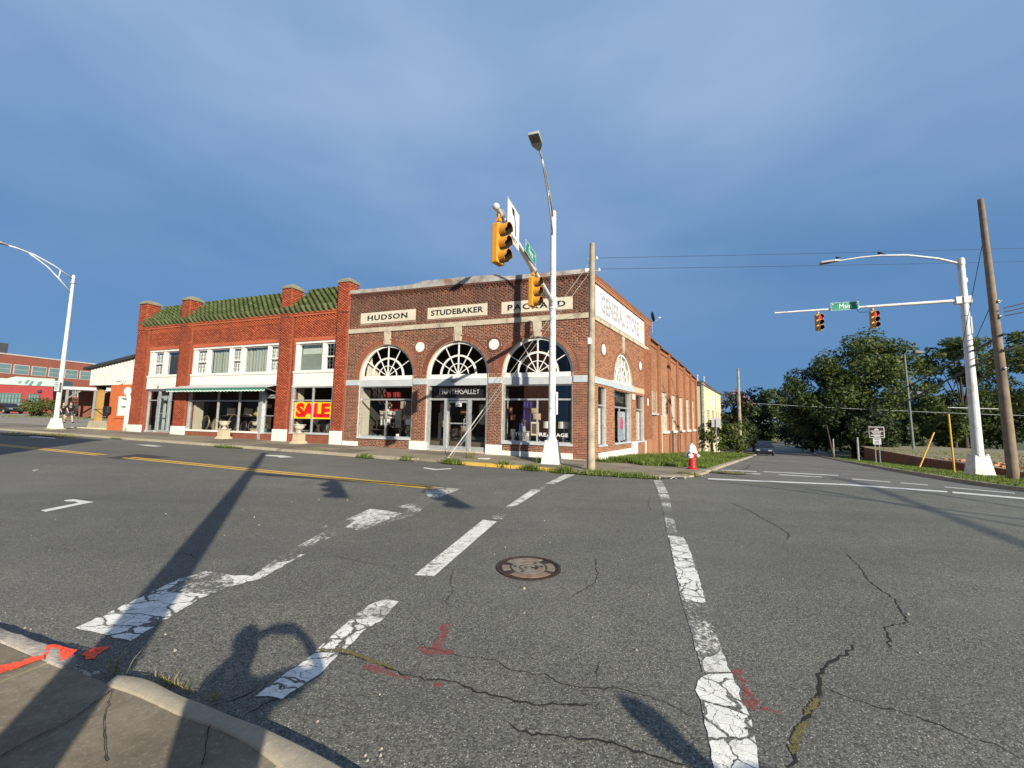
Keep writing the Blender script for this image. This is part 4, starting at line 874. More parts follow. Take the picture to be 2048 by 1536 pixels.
b = MB(MS); b.prism([(3.98, 4.93), (4.20, 4.93), (4.25, 5.752), (3.93, 5.752)], -.02, .04); b.build('keystone', STONE, SHOW)
# shopfronts of the showroom
for i, (a, b2) in enumerate(BAY):
    f = MB(MF); f.box(a+.002, b2-.002, -.32, -.02, 3.11, 3.425); f.build('fascia', GREYP, SHOW)
for a, b2, mul, nm in ((.73, 3.73, 2.21, 0), (8.18, 11.18, 9.65, 1)):
    f = MB(MF); f.box(a-.01, b2+.01, -.16, .06, .61, .71); sl = f.build('sill', GREYP, SHOW, bevel=.008)
    f = MB(MF); f.box(a, a+.075, -.16, -.07, .71, 3.11); f.box(b2-.085, b2, -.16, -.03, .71, 3.11); f.box(a+.076, b2-.086, -.15, -.09, 2.45, 2.52); f.box(mul-.03, mul+.03, -.15, -.08, .71, 2.45); f.box(a+.076, b2-.086, -.15, -.09, .711, .76); f.box(a+.076, b2-.086, -.15, -.09, 3.06, 3.11)
    w = f.build('shop_window', ALU, SHOW)
    for p, q, z0, z1 in ((a+.07, mul-.02, .74, 2.46), (mul+.02, b2-.08, .74, 2.46), (a+.07, b2-.08, 2.5, 3.08)):
        g = MB(MF); g.box(p, q, -.128, -.122, z0, z1); g.build('pane', GLASS, w)
b = MB(MF); b.prism([(.72, HF(.7, 0)-.2), (3.74, HF(3.7, 0)-.2), (3.74, .33), (.72, .33)], -.1, .022); b.build('painted_plinth', WHITE, SHOW)
for s0, s1, zt in ((3.71, 4.45, .565), (7.37, 8.23, .575), (11.11, 12.0, .465)):
    b = MB(MF); b.box(s0, s1, -.1, .05, HF(s0, 0)-.1, zt); b.build('pier_base', WHITE, SHOW, bevel=.008)
b = MB(MF); b.box(-.03, .3, -.3, .06, -.3, .105); b.build('pier_base', PANEL, SHOW)
# entrance
f = MB(MF); zg = HF(5.9, 0)+.08
f.box(7.27, 7.42, -.20, -.05, zg, 3.11); f.box(4.42, 4.50, -.20, -.05, zg, 3.11); f.box(4.5, 7.27, -.18, -.08, 2.45, 2.54); f.box(6.37, 6.53, -.18, -.06, zg, 2.45); f.box(5.22, 5.37, -.18, -.06, zg, 2.45); f.box(4.5, 5.22, -.18, -.08, zg, .42); f.box(6.53, 7.27, -.18, -.08, zg, .42)
w = f.build('entrance_frame', ALU, SHOW)
for p, q, z0, z1 in ((4.48, 5.24, .42, 2.46), (6.52, 7.28, .42, 2.46), (4.48, 7.28, 2.53, 3.1)): g = MB(MF); g.box(p, q, -.135, -.129, z0, z1); g.build('pane', GLASS, w)
f = MB(MF); f.box(5.375, 5.44, -.16, -.10, zg+.02, 2.42); f.box(6.30, 6.365, -.16, -.10, zg+.02, 2.42); f.box(5.44, 6.30, -.16, -.10, 2.34, 2.42); f.box(5.44, 6.30, -.16, -.10, zg+.02, .42); f.box(5.44, 6.30, -.15, -.09, 1.40, 1.45)
dr_ = f.build('glass_door', ALU, SHOW); g = MB(MF); g.box(5.43, 6.31, -.135, -.129, .41, 2.35); g.build('pane', GLASS, dr_)
g = MB(MF); g.tube([(5.52, -.09, 1.15), (5.52, -.04, 1.2), (5.52, -.04, 1.6), (5.52, -.09, 1.65)], .014, 8); g.build('handle', STEEL, dr_)
g = MB(MF); g.box(5.70, 6.0, -.127, -.124, 2.17, 2.34); pl = g.build('number_plate', SIGNW, dr_); text('736', M4(-DL, UP, DT, C0-DT*.1238), (-5.95, -5.75, 2.20, 2.31), BLACK, pl, 'lettering', .003, .02)
b = MB(MF); b.box(4.3, 7.5, -1.2, .0, -.1, zg+.012); b.build('threshold', CONC2, SHOW)
f = MB(MF); f.box(4.55, 7.22, -.30, -.285, 2.56, 3.09); f = f.build('name_board', BLACK, SHOW)
text('PRINTERS ALLEY', M4(-DL, UP, DT, C0-DT*.2845), (-6.92, -4.90, 2.74, 3.0), mat('silver lettering', (.62, .62, .63), .4, .05, 3), f, 'lettering', .004, -.012, .82, word=.35)
for bx, wd in (((-3.18, -2.56, .97, 1.10), 'TRIMS'), ((-2.12, -1.62, .965, 1.115), 'REA'), ((-1.42, -.93, .965, 1.11), 'AGE')):
    text(wd, M4(-DL, UP, DT, C0-DT*.1215), bx, SIGNW, SHOW, 'window_lettering', .002, .015, 1.05)
b = MB(MF); b.tube([(5.95, -.02, 3.33), (5.95, .22, 3.34)], .018, 8); b.ball((5.95, .27, 3.28), .075, .09, .065); b.tube([(6.1, .0, 3.30), (5.98, .2, 3.33)], .012, 6); lm = b.build('door_lamp', BLACK, SHOW)
# openings of the side wall
sh = [rectpts(.76, 1.70, .63, 3.05), rectpts(2.78, 5.22, .63, 3.05), rectpts(6.15, 7.60, .60, 3.05), archpts(SA[0], SA[1], SA[2], SA[1]-.08)]
wall_sheet('wall', [(0, -1.2), (9.3, -1.4), (9.3, 7.6), (0, 7.6)], sh, MS, 0, .3, MORT, SHOW)
CURT = mat('sheer curtain', (.66, .66, .62), .8, .1, 2)
def curtain(M, a, b2, z0, z1, y, parent, m=CURT, amp=.025, name='curtain', per=.11):
    n = max(6, int((b2-a)/.02)); g = MB(M); V = []
    for i in range(n+1):
        x = a+(b2-a)*i/n; yy = y+amp*math.sin(2*math.pi*x/per)+amp*.5*math.sin(2*math.pi*x/per*.43+1); V += [(x, yy, z0), (x, yy, z1)]
    g.add(V, [(2*i, 2*i+2, 2*i+3, 2*i+1) for i in range(n)]); return g.build(name, m, parent)
for a, b2, z0, kind in ((.76, 1.70, .65, 'c'), (2.78, 5.22, .66, 'p'), (6.15, 7.60, .62, 'c')):
    f = MB(MS); f.box(a-.04, b2+.04, -.14, .06, z0-.07, z0); f.build('sill', GREYP, SHOW)
    f = MB(MS); f.box(a, a+.07, -.15, -.06, z0, 3.05); f.box(b2-.09, b2, -.15, -.04, z0, 3.05); f.box(a+.07, b2-.09, -.14, -.08, 2.26, 2.33)
    if kind == 'p': f.box(b2-.22, b2-.09, -.14, -.02, z0, 3.10); f.box(3.72, 3.78, -.14, -.08, z0, 2.26)
    w = f.build('shop_window', ALU, SHOW)
    g = MB(MS); g.box(a+.05, b2-.07, -.115, -.110, z0+.01, 3.04); g.build('pane', GLASS, w)
    if kind == 'c': curtain(MS, a+.08, b2-.1, z0+.02, 2.24, -.24, w); g = MB(MS); g.box(a+.02, b2-.02, -.36, -.35, 2.3, 3.05); g.build('dark_board', mat('dark grey panel', (.10, .105, .11), .6, .2, 4), w)
    else:
        g = MB(MS); g.box(2.84, 5.0, -.27, -.26, 2.36, 3.02); g = g.build('name_board', BLACK, w); text('PRINTERS ALLEY', M4(DB, UP, DN, C0-DN*.258), (2.98, 4.85, 2.55, 2.85), mat('dull grey lettering', (.22, .22, .22), .5, .05, 3), g, 'lettering', .003, -.01, .85, word=.4)
        g = MB(MS); g.box(3.80, 4.96, -.22, -.212, z0+.06, 2.12); po = g.build('poster', mat('poster pale blue', (.55, .60, .68), .6, .15, 3), w)
        for q, m_ in (([(4.12, 1.62), (4.30, 1.86), (4.55, 1.84), (4.66, 1.5), (4.60, 1.25), (4.2, 1.3)], mat('poster pink', (.72, .12, .25), .6, .2, 5)), ([(4.2, 1.29), (4.6, 1.24), (4.72, .75), (4.50, .74), (4.42, 1.05), (4.34, .74), (4.12, .75)], mat('poster grey blue', (.35, .42, .55), .6, .2, 5)), ([(4.33, 1.87), (4.47, 1.87), (4.49, 2.03), (4.33, 2.04)], mat('poster skin', (.62, .40, .30), .6, .1, 5))):
            g = MB(MS); g.prism(q, -.2115, -.2085); g.build('print', m_, po)
        curtain(MS, 2.86, 3.15, z0+.02, 2.22, -.3, w, CURT)
# white painted stripe and posts along the side
b = MB(MS); b.box(.78, 5.25, -.05, .022, .05, .33); b.build('painted_plinth', WHITE, SHOW)
for d0, d1, z1 in ((1.75, 2.72, .28), (5.24, 6.08, .64), (7.72, 8.55, .62)):
    b = MB(MS); b.box(d0, d1, -.05, .10, HS(d0, 0)-.25, z1); b.build('pier_base', WHITE, SHOW, bevel=.008)
b = MB(MS); b.box(5.42, 5.75, -.02, .07, 2.76, 3.05); b.build('pier_block', WHITE, SHOW); b = MB(MS); b.box(7.80, 8.03, -.02, .16, 2.56, 2.95); b.build('pier_block', WHITE, SHOW)
# painted sign board
SB = thing('wall_sign_board', 'long white painted sign board with grey lettering on the side wall of the corner showroom', 'sign', tuple(SP(4, .02, 5.97)))
b = MB(MS); b.box(.42, 7.66, .02, .065, 5.985, 7.215); b.build('board', SIGNW, SB); b = MB(MS)
for a in ((.42, 7.66, .02, .075, 7.216, 7.245), (.42, 7.66, .02, .075, 5.955, 5.984)): b.box(*a)
b.build('frame', WHITE, SB)
GL_ = mat('grey sign lettering', (.30, .30, .31), .6, .08, 4)
MX = M4(DB, UP, DN, C0+DN*.066)
text('GENERAL STORE', MX, (.98, 6.62, 6.22, 7.0), GL_, SB, 'lettering', .003, .035, 1.02)
b = MB(MS)
for x in np.linspace(1.0, 6.6, 23): b.box(x-.02, x+.10, .065, .069, 6.20, 6.25); b.box(x-.02, x+.10, .065, .069, 6.97, 7.02)
b.build('letter_serif', GL_, SB)
b = MB(MS); b.prism([(6.86, 6.80), (6.98, 6.95), (7.16, 6.97), (7.33, 6.86), (7.30, 6.66), (7.15, 6.52), (7.10, 6.30), (7.05, 6.52), (6.90, 6.62)], .066, .069); b.build('emblem', mat('tan emblem', (.52, .42, .22), .6, .1, 4), SB)
# end pier of the tall part and the long wing
f = MB(MS); f.box(7.76, 8.75, 0, .14, -1, 5.75); f.box(7.76, 8.75, 0, .10, 5.985, 7.35); f.build('pier', BR_S, SHOW)
bricks_mesh('brickwork', [(r[0]+7.76, r[1]+7.76, r[2], r[3]) for r in brickfield(.003, .987, -.9, 5.74, [(-1, 2, -2, .62)])]+[(r[0]+7.76, r[1]+7.76, r[2], r[3]) for r in brickfield(.003, .987, 6.0, 7.33)], MS, .102, .012, BR_S, SHOW)
bricks_mesh('brickwork', [(r[0]+7.76, r[1]+7.76, r[2], r[3]) for r in brickfield(.003, .987, .64, 5.74)], MS, .142, .012, BR_S, SHOW)
WW = [(8.92, 11.04, 2.2, 3.54, 'm'), (12.45, 13.9, 1.08, 3.68, 'b'), (15.2, 16.6, 1.08, 3.67, 'b'), (17.95, 19.55, 1.08, 3.67, 'b'), (21.0, 22.35, 1.08, 3.66, 'b'), (23.6, 24.95, 1.08, 3.66, 'b')]
PIER = [11.45, 14.52, 17.35, 20.22, 23.1, 25.95]
ptop = lambda d: np.interp(d, [9.3, 12.0, 12.01, 15.1, 15.11, 18.2, 18.21, 21.2, 21.21, 23.7, 23.71, 26.3], [6.66, 6.58, 6.50, 6.46, 6.40, 6.34, 6.28, 6.20, 6.12, 6.02, 5.92, 5.80])
YW = -.12
wall_sheet('wing_wall', [(9.3, -1.6), (26.3, -2.2), (26.3, 5.78)]+[(d, float(ptop(d))-.02) for d in (23.71, 23.7, 21.21, 21.2, 18.21, 18.2, 15.11, 15.1, 12.01, 12.0)]+[(9.3, 6.64)], [rectpts(*w[:4]) for w in WW], MS, YW, .25, MORT, SHOW)
wb = brickfield(9.31, 26.28, -1.7, 6.7, [w[:4] for w in WW], (), top=lambda d: float(ptop(d))-.03, bot=lambda d: HS(d, 0)-.1)
bricks_mesh('brickwork', wb, MS, YW, .005, BR_W, SHOW)
for d in PIER:
    zt = float(ptop(d+.3)); b = MB(MS); b.box(d-.22, d+.22, YW, .0, -2, zt-.05); b.build('pier', BR_W, SHOW)
    bricks_mesh('brickwork', [(r[0]+d-.22, r[1]+d-.22, r[2], r[3]) for r in brickfield(.002, .438, -1.8, zt-.06, bot=lambda x: HS(d, 0)-.1)], MS, .0, .012, BR_W, SHOW)
seg = [9.3, 12.0, 15.1, 18.2, 21.2, 23.7, 26.3]
for a, b2 in zip(seg[:-1], seg[1:]):
    za, zb = float(ptop(a+.02)), float(ptop(b2-.02)); b = MB(MS)
    b.hexa([(a, -.42, za-.02), (b2, -.42, zb-.02), (b2, .04, zb-.02), (a, .04, za-.02)], [(a, -.42, za+.06), (b2, -.42, zb+.06), (b2, .04, zb+.06), (a, .04, za+.06)]); b.build('coping', MATS['brown metal coping'], SHOW)
    b = MB(MS); b.hexa([(a+.02, YW, za-.34), (b2-.02, YW, zb-.34), (b2-.02, -.06, zb-.34), (a+.02, -.06, za-.34)], [(a+.02, YW, za-.27), (b2-.02, YW, zb-.27), (b2-.02, -.06, zb-.27), (a+.02, -.06, za-.27)]); b.build('brick_ledge', BR_W, SHOW)
BOARD = mat('weathered window boards', (.36, .30, .23), .85, .3, 3, dirt=(.18, .13, .09), dscale=2, damt=.7)
for a, b2, z0, z1, k in WW:
    if k == 'm':
        f = MB(MS)
        for x in (a, a+.98, b2-.09): f.box(x, x+.09, -.26, -.13, z0, z1)
        f.box(a+.09, b2-.09, -.25, -.15, z1-.07, z1); f.box(a+.09, b2-.09, -.25, -.15, z0, z0+.07); f.box(a+.09, b2-.09, -.25, -.15, z0+.42, z0+.48); w = f.build('window', ALU, SHOW)
        g = MB(MS); g.box(a+.05, b2-.05, -.205, -.2, z0+.04, z1-.04); g.build('pane', GLASSD, w); f = MB(MS); f.box(a-.08, b2+.08, -.2, .0, z0-.12, z0-.002); f.build('sill', GREYP, SHOW)
    else:
        f = MB(MS); f.box(a, b2, -.30, -.22, z0, z1); w = f.build('boarded_window', BOARD, SHOW); f = MB(MS)
        for x in np.linspace(a+.02, b2-.08, 4): f.box(x, x+.05, -.22, -.17, z0, z1)
        for z in np.linspace(z0+.3, z1-.3, 4): f.box(a, b2, -.22, -.185, z, z+.04)
        f.build('glazing_bar', mat('peeling white bars', (.55, .52, .46), .8, .3, 6), w); f = MB(MS); f.box(a-.12, b2+.12, -.2, .03, z0-.17, z0-.002); f.build('sill', WHITE, SHOW)
for d, m_, r, z1 in ((11.72, mat('tan downpipe', (.52, .36, .24), .6, .1, 4), .05, 2.1), (15.05, WHITE, .06, 1.05)):
    b = MB(MS); b.tube([(d, .0, HS(d, 0)-.1), (d, .0, z1)], r, 8); b.build('downpipe', m_, SHOW)
# dark interior, roof, back walls
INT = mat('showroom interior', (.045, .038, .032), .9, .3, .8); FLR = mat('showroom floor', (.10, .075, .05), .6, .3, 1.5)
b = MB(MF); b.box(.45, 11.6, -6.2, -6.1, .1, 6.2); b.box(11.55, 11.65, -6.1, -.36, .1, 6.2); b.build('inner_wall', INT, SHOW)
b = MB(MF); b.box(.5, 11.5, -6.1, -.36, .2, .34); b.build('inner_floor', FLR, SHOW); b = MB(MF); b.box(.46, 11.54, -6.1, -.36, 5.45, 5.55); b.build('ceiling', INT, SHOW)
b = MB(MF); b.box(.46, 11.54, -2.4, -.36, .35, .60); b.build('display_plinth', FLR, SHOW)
for a, b2 in BAY[::2]:
    b = MB(MF); b.box(b2+.02, b2+.08, -.85, -.36, .6, 3.0); b.build('display_partition', mat('cream partition', (.50, .46, .36), .8, .1, 1), SHOW)
b = MB(); tp = [FP(.3, -.3, 7.35), FP(11.7, -.3, 7.35), FP(11.7, -12, 7.2), SP(9.2, -.35, 7.35)]; b.add(tp, [(0, 1, 2, 3)]); b.build('roof', ROOFT, SHOW)
b = MB(MF); b.box(11.9, 12.0, -12, -.02, .3, 7.5); b.build('party_wall', MORTR, SHOW)
b = MB(MS); b.box(9.2, 9.3, -11, -.02, 5.8, 7.6); b.build('rear_parapet', BR_S, SHOW)
b = MB(MS); b.box(9.3, 26.2, -14, -.3, 5.3, 5.4); b.build('roof', ROOFT, SHOW); b = MB(MS); b.box(26.18, 26.3, -14, -.02-.12, -2, 5.7); b.build('end_wall', MORT, SHOW)
b = MB(MS); b.box(.5, 9.2, -1.3, -1.25, -.5, 5.4); b.build('inner_partition', INT, SHOW)
# ================================================================== the red brick row with the green tile roof
ROW = thing('shop_row_building', 'orange red brick two storey shop row with green tiled eaves left of the showroom', 'building', tuple(FP(20, 0, HF(20, 0))), RZF)
S0, S1 = 12.0, 28.6
HOLE = [(24.52, 27.38, .50, 5.56), (16.55, 23.4, .66, 5.55), (12.74, 15.46, .74, 5.53)]
wall_sheet('wall', [(S0, -.1), (S1, -.1), (S1, 7.06), (S0, 7.06)], [rectpts(*h) for h in HOLE], MF, 0, .35, MORTR, ROW)
PR = [(12.0, 12.72), (15.62, 16.5), (23.45, 24.5), (27.42, 28.6)]
rb_ = brickfield(S0, S1, 0, 7.05, [(a, b, -1, z1) for a, b, z0, z1 in HOLE]+[(a, b, -1, 6.86) for a, b in PR]+[(a-.05, b+.05, 5.5, 5.78) for a, b, _, _ in HOLE], (), bot=lambda s: HF(s, 0)+.05, header=0)
bricks_mesh('brickwork', rb_, MF, 0, .012, BR_R, ROW)
rb_ = []
for a, b2, z0, z1 in HOLE: rb_ += brickfield(a, b2, .1, z0-.03, header=0, bot=lambda s: HF(s, 0)+.06)
bricks_mesh('brickwork', rb_, MF, -.10, .012, BR_R, ROW); b = MB(MF)
for a, b2, z0, z1 in HOLE: b.box(a, b2, -.3, -.098, -.1, z0-.01)
b.build('stall_riser', MORTR, ROW)
for i, (a, b2) in enumerate(PR):                          # projecting piers, chimney heads above the eaves
    b = MB(MF); b.box(a, b2, -.02, .09, -.1, 6.86); b.build('pier', MORTR, ROW)
    zt = 6.85; bricks_mesh('brickwork', [(r[0]+a, r[1]+a, r[2], r[3]) for r in brickfield(.002, b2-a-.002, 0, zt, header=0, bot=lambda s: HF(a, 0)+.4)], MF, .09, .012, BR_R, ROW)
    b = MB(MF); b.box(a-.004 if i else a, b2+.02, -.1, .15, HF(a, 0)-.1, .93); b.build('pier_base', WHITE, ROW, bevel=.008)
sold = MB(MF)                                              # soldier courses over the windows, corbelled frieze
for a, b2, z0, z1 in HOLE:
    x = a-.04
    while x < b2: sold.box(x+.005, x+.063, -.01, .012+random.gauss(0, .002), z1+.015, z1+.215); x += .0685
for a, b2 in ((12.74, 15.6), (16.52, 23.43), (24.52, 27.4)):
    x = a+.05; k = 0
    while x < b2-.1:
        for j in range(4):
            xx = x+(j % 2)*.105
            sold.box(xx, xx+.098, -.01, .075-.012*j, 6.80-j*.0677, 6.86-j*.0677)
        x += .21; k += 1
x = 12.02
while x < 28.5: sold.box(x, x+.197, -.01, .105, 6.875, 6.935); sold.box(x+.1, min(28.6, x+.297), -.01, .085, 6.945, 7.0); x += .205
sold.build('corbel_bricks', BR_R, ROW, kind='stuff')
# tiled eaves: barrel tiles one by one
TILE = mat('green glazed roof tile', (.150, .195, .085), .42, .2, 4, dirt=(.15, .13, .075), dscale=2, damt=.5, spec=.5)
for n_ in TILE.node_tree.nodes: pass
t = TILE.node_tree; bs = [n for n in t.nodes if n.type == 'BSDF_PRINCIPLED'][0]; src = bs.inputs['Base Color'].links[0].from_socket
oi = _n(t, 'ShaderNodeObjectInfo'); at = _n(t, 'ShaderNodeAttribute', attribute_name='tint'); k = _math(t, 'FRACT', _math(t, 'ADD', oi.outputs['Random'], at.outputs['Fac']))
t.links.new(_mix(t, 1., src, _map(t, k, 0, 1, .72, 1.28), 'MULTIPLY'), bs.inputs['Base Color'])
TW, TL, NS = .36, .34, 8
z_e, y_e, z_r, y_r = 7.06, .16, 8.33, -.98
dirv = np.array([0, y_r-y_e, z_r-z_e]); Lr = np.linalg.norm(dirv); dirv /= Lr; nrm = np.array([0, -dirv[2]*-1, 0]); nrm = np.cross(np.array([1., 0, 0]), dirv); nrm = nrm if nrm[2] > 0 else -nrm
tm = MB()
V = []
for e_ in (0, 1):
    for i in range(NS+1):
        u = i/NS; x = (u-.5)*TW*1.06; hgt = .060*math.sin(math.pi*min(1, u/.68)) if u < .68 else -.022*math.sin(math.pi*(u-.68)/.32)
        V.append((x, e_*TL*1.12, hgt*(1 if e_ == 0 else .85)+(.028 if e_ == 0 else .0)))
tm.add(V, [(i, i+1, NS+2+i, NS+1+i) for i in range(NS)])
nlow = [(x, 0-.001, z-.02) for x, y, z in V[:NS+1]]; tm.add(V[:NS+1]+nlow, [(i+1, i, NS+1+i, NS+2+i) for i in range(NS)])
tme = bpy.data.meshes.new('roof_tile'); tme.from_pydata(tm.v, [], tm.f); tme.materials.append(TILE)
Rt = Matrix(np.linalg.inv(ROOT[ROW.name]).tolist())
spots = []
rows = int(Lr/TL)
for r in range(rows+1):
    for c in range(int((S1-.4-12.7)/TW)):
        s = 12.74+TW*(c+.5)
        if any(a-.04 < s < b2+.04 and True for a, b2 in ((15.82, 16.52), (23.85, 24.55), (27.9, 28.6))) and r > 0: continue
        if s > 27.95: continue
        spots.append((r, s))
spots.sort(key=lambda q: q[1]+abs(q[0]-2)*.01); ex = MB(); tints = []
for i, (r, s) in enumerate(spots):
    o0 = np.array([s, y_e, z_e])+dirv*(r*TL)+nrm*random.uniform(-.004, .006)
    M = MF@M4(np.array([1., 0, 0]), dirv, nrm, o0)
    if i < 300:
        o = bpy.data.objects.new('roof_tile', tme); COL.objects.link(o); o.parent = ROW
        l = Rt@Matrix(M.tolist()); o.location = l.translation; o.rotation_euler = l.to_3x3().to_euler(); o.scale = (1, 1, 1)
    else:
        v = np.array(tm.v)@M[:3, :3].T+M[:3, 3]; ex.add(v, tm.f); tints += [random.random()]*len(v)
if ex.n:
    o = ex.build('roof_tiles', TILE, ROW, kind='stuff'); a = o.data.attributes.new('tint', 'FLOAT', 'POINT'); a.data.foreach_set('value', np.array(tints, np.float32))
b = MB(MF); b.hexa([(S0, y_e-.06, z_e-.01), (S1, y_e-.06, z_e-.01), (S1, y_r, z_r-.05), (S0, y_r, z_r-.05)], [(S0, y_e-.06, z_e+.04), (S1, y_e-.06, z_e+.04), (S1, y_r, z_r-.015), (S0, y_r, z_r-.015)]); b.build('roof_deck', MATS['green glazed roof tile'], ROW)
b = MB(MF); b.box(S0+.1, S1-.1, y_r-.14, y_r+.04, z_r-.02, z_r+.08); b.build('ridge_cap', mat('grey ridge metal', (.30, .32, .31), .5, .2, 3), ROW)
CAPS = mat('mossy stone cap', (.21, .19, .135), .9, .25, 3, bump=.5, dirt=(.12, .12, .07), dscale=2, damt=.8)
for a, b2, y0, zt, nm in ((12.0, 12.72, -.55, 8.42, 0), (15.82, 16.50, -.62, 8.46, 1), (23.85, 24.55, -.62, 8.50, 2), (27.85, 28.6, -.62, 8.58, 3)):
    z0 = 6.87; M = MF
    b = MB(M); b.box(a+.012, b2-.012, y0+.012, .12, z0, zt); c_ = b.build('chimney', MORTR, ROW)
    f = brickfield(0, b2-a, z0, zt, header=0); bricks_mesh('brickwork', [(r[0]+a, r[1]+a, r[2], r[3]) for r in f], M, .12, .012, BR_R, c_)
    f = brickfield(0, .12-y0, z0, zt, header=0)
    Mx = MF@M4(np.array([0, 1., 0]), np.array([-1., 0, 0]), np.array([0, 0, 1.]), np.array([a+.012, y0, 0])); bricks_mesh('brickwork', f, Mx, 0, .012, BR_R, c_)
    Mx = MF@M4(np.array([0, 1., 0]), np.array([1., 0, 0]), np.array([0, 0, 1.]), np.array([b2-.012, y0, 0])); bricks_mesh('brickwork', f, Mx, 0, .012, BR_R, c_)
    b = MB(M); xm, ym = (a+b2)/2, (y0+.13)/2; w, d = (b2-a)/2+.05, (.13-y0)/2+.05
    b.frustum(xm, ym, zt, zt+.09, w, w, d, d); b.frustum(xm, ym, zt+.09, zt+.27, w, w*.55, d, d*.55); b.build('chimney_cap', CAPS, ROW, bevel=.015)
b = MB(MF); b.box(12.74, 12.86, -.45, -.2, 7.9, 8.0); b.build('flashing', WHITE, ROW)
# upper windows
LACE = mat('lace curtain', (.78, .78, .75), .8, .3, 22); GREYC = mat('grey green drapes', (.34, .36, .32), .85, .12, 2); BLIND = mat('pale green blind', (.50, .55, .48), .7, .1, 3)
def sash(s0, s1, z0, z1, parent, grid=(3, 3), cur='lace', y=-.12):
    f = MB(MF)
    f.box(s0, s0+.06, y-.06, y+.03, z0, z1); f.box(s1-.06, s1, y-.06, y+.03, z0, z1); f.box(s0+.06, s1-.06, y-.06, y+.03, z1-.07, z1); f.box(s0+.06, s1-.06, y-.06, y+.03, z0, z0+.08); zm = (z0+z1)/2; f.box(s0+.06, s1-.06, y-.05, y+.025, zm-.03, zm+.03)
    w = f.build('sash_window', WHITE, parent)
    g = MB(MF); g.box(s0+.04, s1-.04, y-.02, y-.016, z0+.05, z1-.05); g.build('pane', GLASSD, w)
    m = MB(MF)
    for i in range(1, grid[0]): x = s0+.06+(s1-s0-.12)*i/grid[0]; m.box(x-.005, x+.005, y-.03, y-.005, z0+.08, z1-.07)
    for k in (0, 1):
        lo, hi = ((z0+.08, zm-.03), (zm+.03, z1-.07))[k]
        for i in range(1, grid[1]): z = lo+(hi-lo)*i/grid[1]; m.box(s0+.06, s1-.06, y-.03, y-.005, z-.005, z+.005)
    m.build('glazing_bar', mat('lead grey bars', (.16, .16, .16), .5, .1, 4), w)
    if cur == 'lace': curtain(MF, s0+.05, s1-.05, z0+.06, z1-.1, y-.12, w, LACE, .02, 'lace_curtain', .09)
    return w
def bigpane(s0, s1, z0, z1, parent, cur, y=-.12):
    f = MB(MF); f.box(s0, s0+.05, y-.06, y+.02, z0, z1); f.box(s1-.05, s1, y-.06, y+.02, z0, z1); f.box(s0+.05, s1-.05, y-.06, y+.02, z1-.06, z1); f.box(s0+.05, s1-.05, y-.06, y+.02, z0, z0+.05)
    w = f.build('picture_window', WHITE, parent); g = MB(MF); g.box(s0+.03, s1-.03, y-.02, y-.016, z0+.03, z1-.03); g.build('pane', GLASSD, w)
    if cur == 'drape':
        curtain(MF, s0+.02, (s0+s1)/2-.01, z0, z1-.05, y-.16, w, GREYC, .03, 'drape', .22); curtain(MF, (s0+s1)/2+.01, s1-.02, z0, z1-.05, y-.17, w, GREYC, .03, 'drape', .24)
    elif cur == 'dark': curtain(MF, s0+.02, s1-.02, z0, z1-.05, y-.18, w, mat('dark blue drapes', (.035, .045, .06), .8, .2, 3), .03, 'drape', .3)
    else:
        b = MB(MF); z = z0
        while z < z1-.55: b.hexa([(s0, y-.14, z), (s1, y-.14, z), (s1, y-.12, z+.028), (s0, y-.12, z+.028)], [(s0, y-.142, z+.004), (s1, y-.142, z+.004), (s1, y-.122, z+.032), (s0, y-.122, z+.032)]); z += .036
        b.build('blind_slats', BLIND, w, kind='stuff'); b = MB(MF); b.box(s0, s1, y-.22, y-.21, z1-.56, z1); b.build('blind_head', mat('pale blind head', (.60, .64, .58), .7, .1, 3), w)
    return w
for (a, b2, zt), bays in (((24.52, 27.38, 5.56), [('s', 26.12, 26.98, 'lace'), ('p', 24.52, 25.84, 'dark')]), ((16.55, 23.4, 5.55), [('s', 22.24, 23.13, 'lace'), ('p', 20.4, 22.02, 'drape'), ('s', 19.47, 20.18, 'lace'), ('p', 17.47, 19.25, 'drape'), ('s', 16.57, 17.31, 'lace')]), ((12.74, 15.46, 5.53), [('p', 13.67, 15.25, 'blind'), ('s', 12.76, 13.49, 'none')])):
    f = MB(MF); f.box(a, b2, -.30, -.02, zt-.11, zt); f.box(a-.03, b2+.03, -.30, .03, 3.86, 3.97); ed = sorted([x for w_ in bays for x in w_[1:3]]); ed = [a]+ed+[b2]
    for p, q in zip(ed[0::2], ed[1::2]):
        if q-p > .02: f.box(p+.001, q-.001, -.28, -.05, 3.97, zt-.11)
    wf = f.build('window_frame', WHITE, ROW)
    for k, p, q, c_ in bays: sash(p, q, 3.97, zt-.11, ROW, (3, 3), c_) if k == 's' else bigpane(p, q, 3.97, zt-.11, ROW, c_)
# beadboard panels under the windows
for a, b2, z0 in ((24.5, 27.4, 3.13), (16.53, 23.42, 3.30), (12.72, 15.5, 3.15)):
    b = MB(MF); b.box(a, b2, -.3, -.02, z0, 3.858); b.box(a, b2, -.3, .02, z0, z0+.05); p = b.build('spandrel_panel', WHITE, ROW); b = MB(MF); x = a+.02
    while x < b2-.08: b.box(x, x+.085, -.03, .014, z0+.06, 3.84); x += .125
    b.build('batten', WHITE, p, kind='stuff')
b = MB(MF); b.tube([(26.1, -.0, 3.45), (26.1, .1, 3.47), (26.1, .15, 3.38)], .015, 6); b.lathe([(.07, 0), (.05, .06), (.02, .1)], 10, (26.1, .15, 3.29)); b.build('wall_lamp', STEEL, ROW)
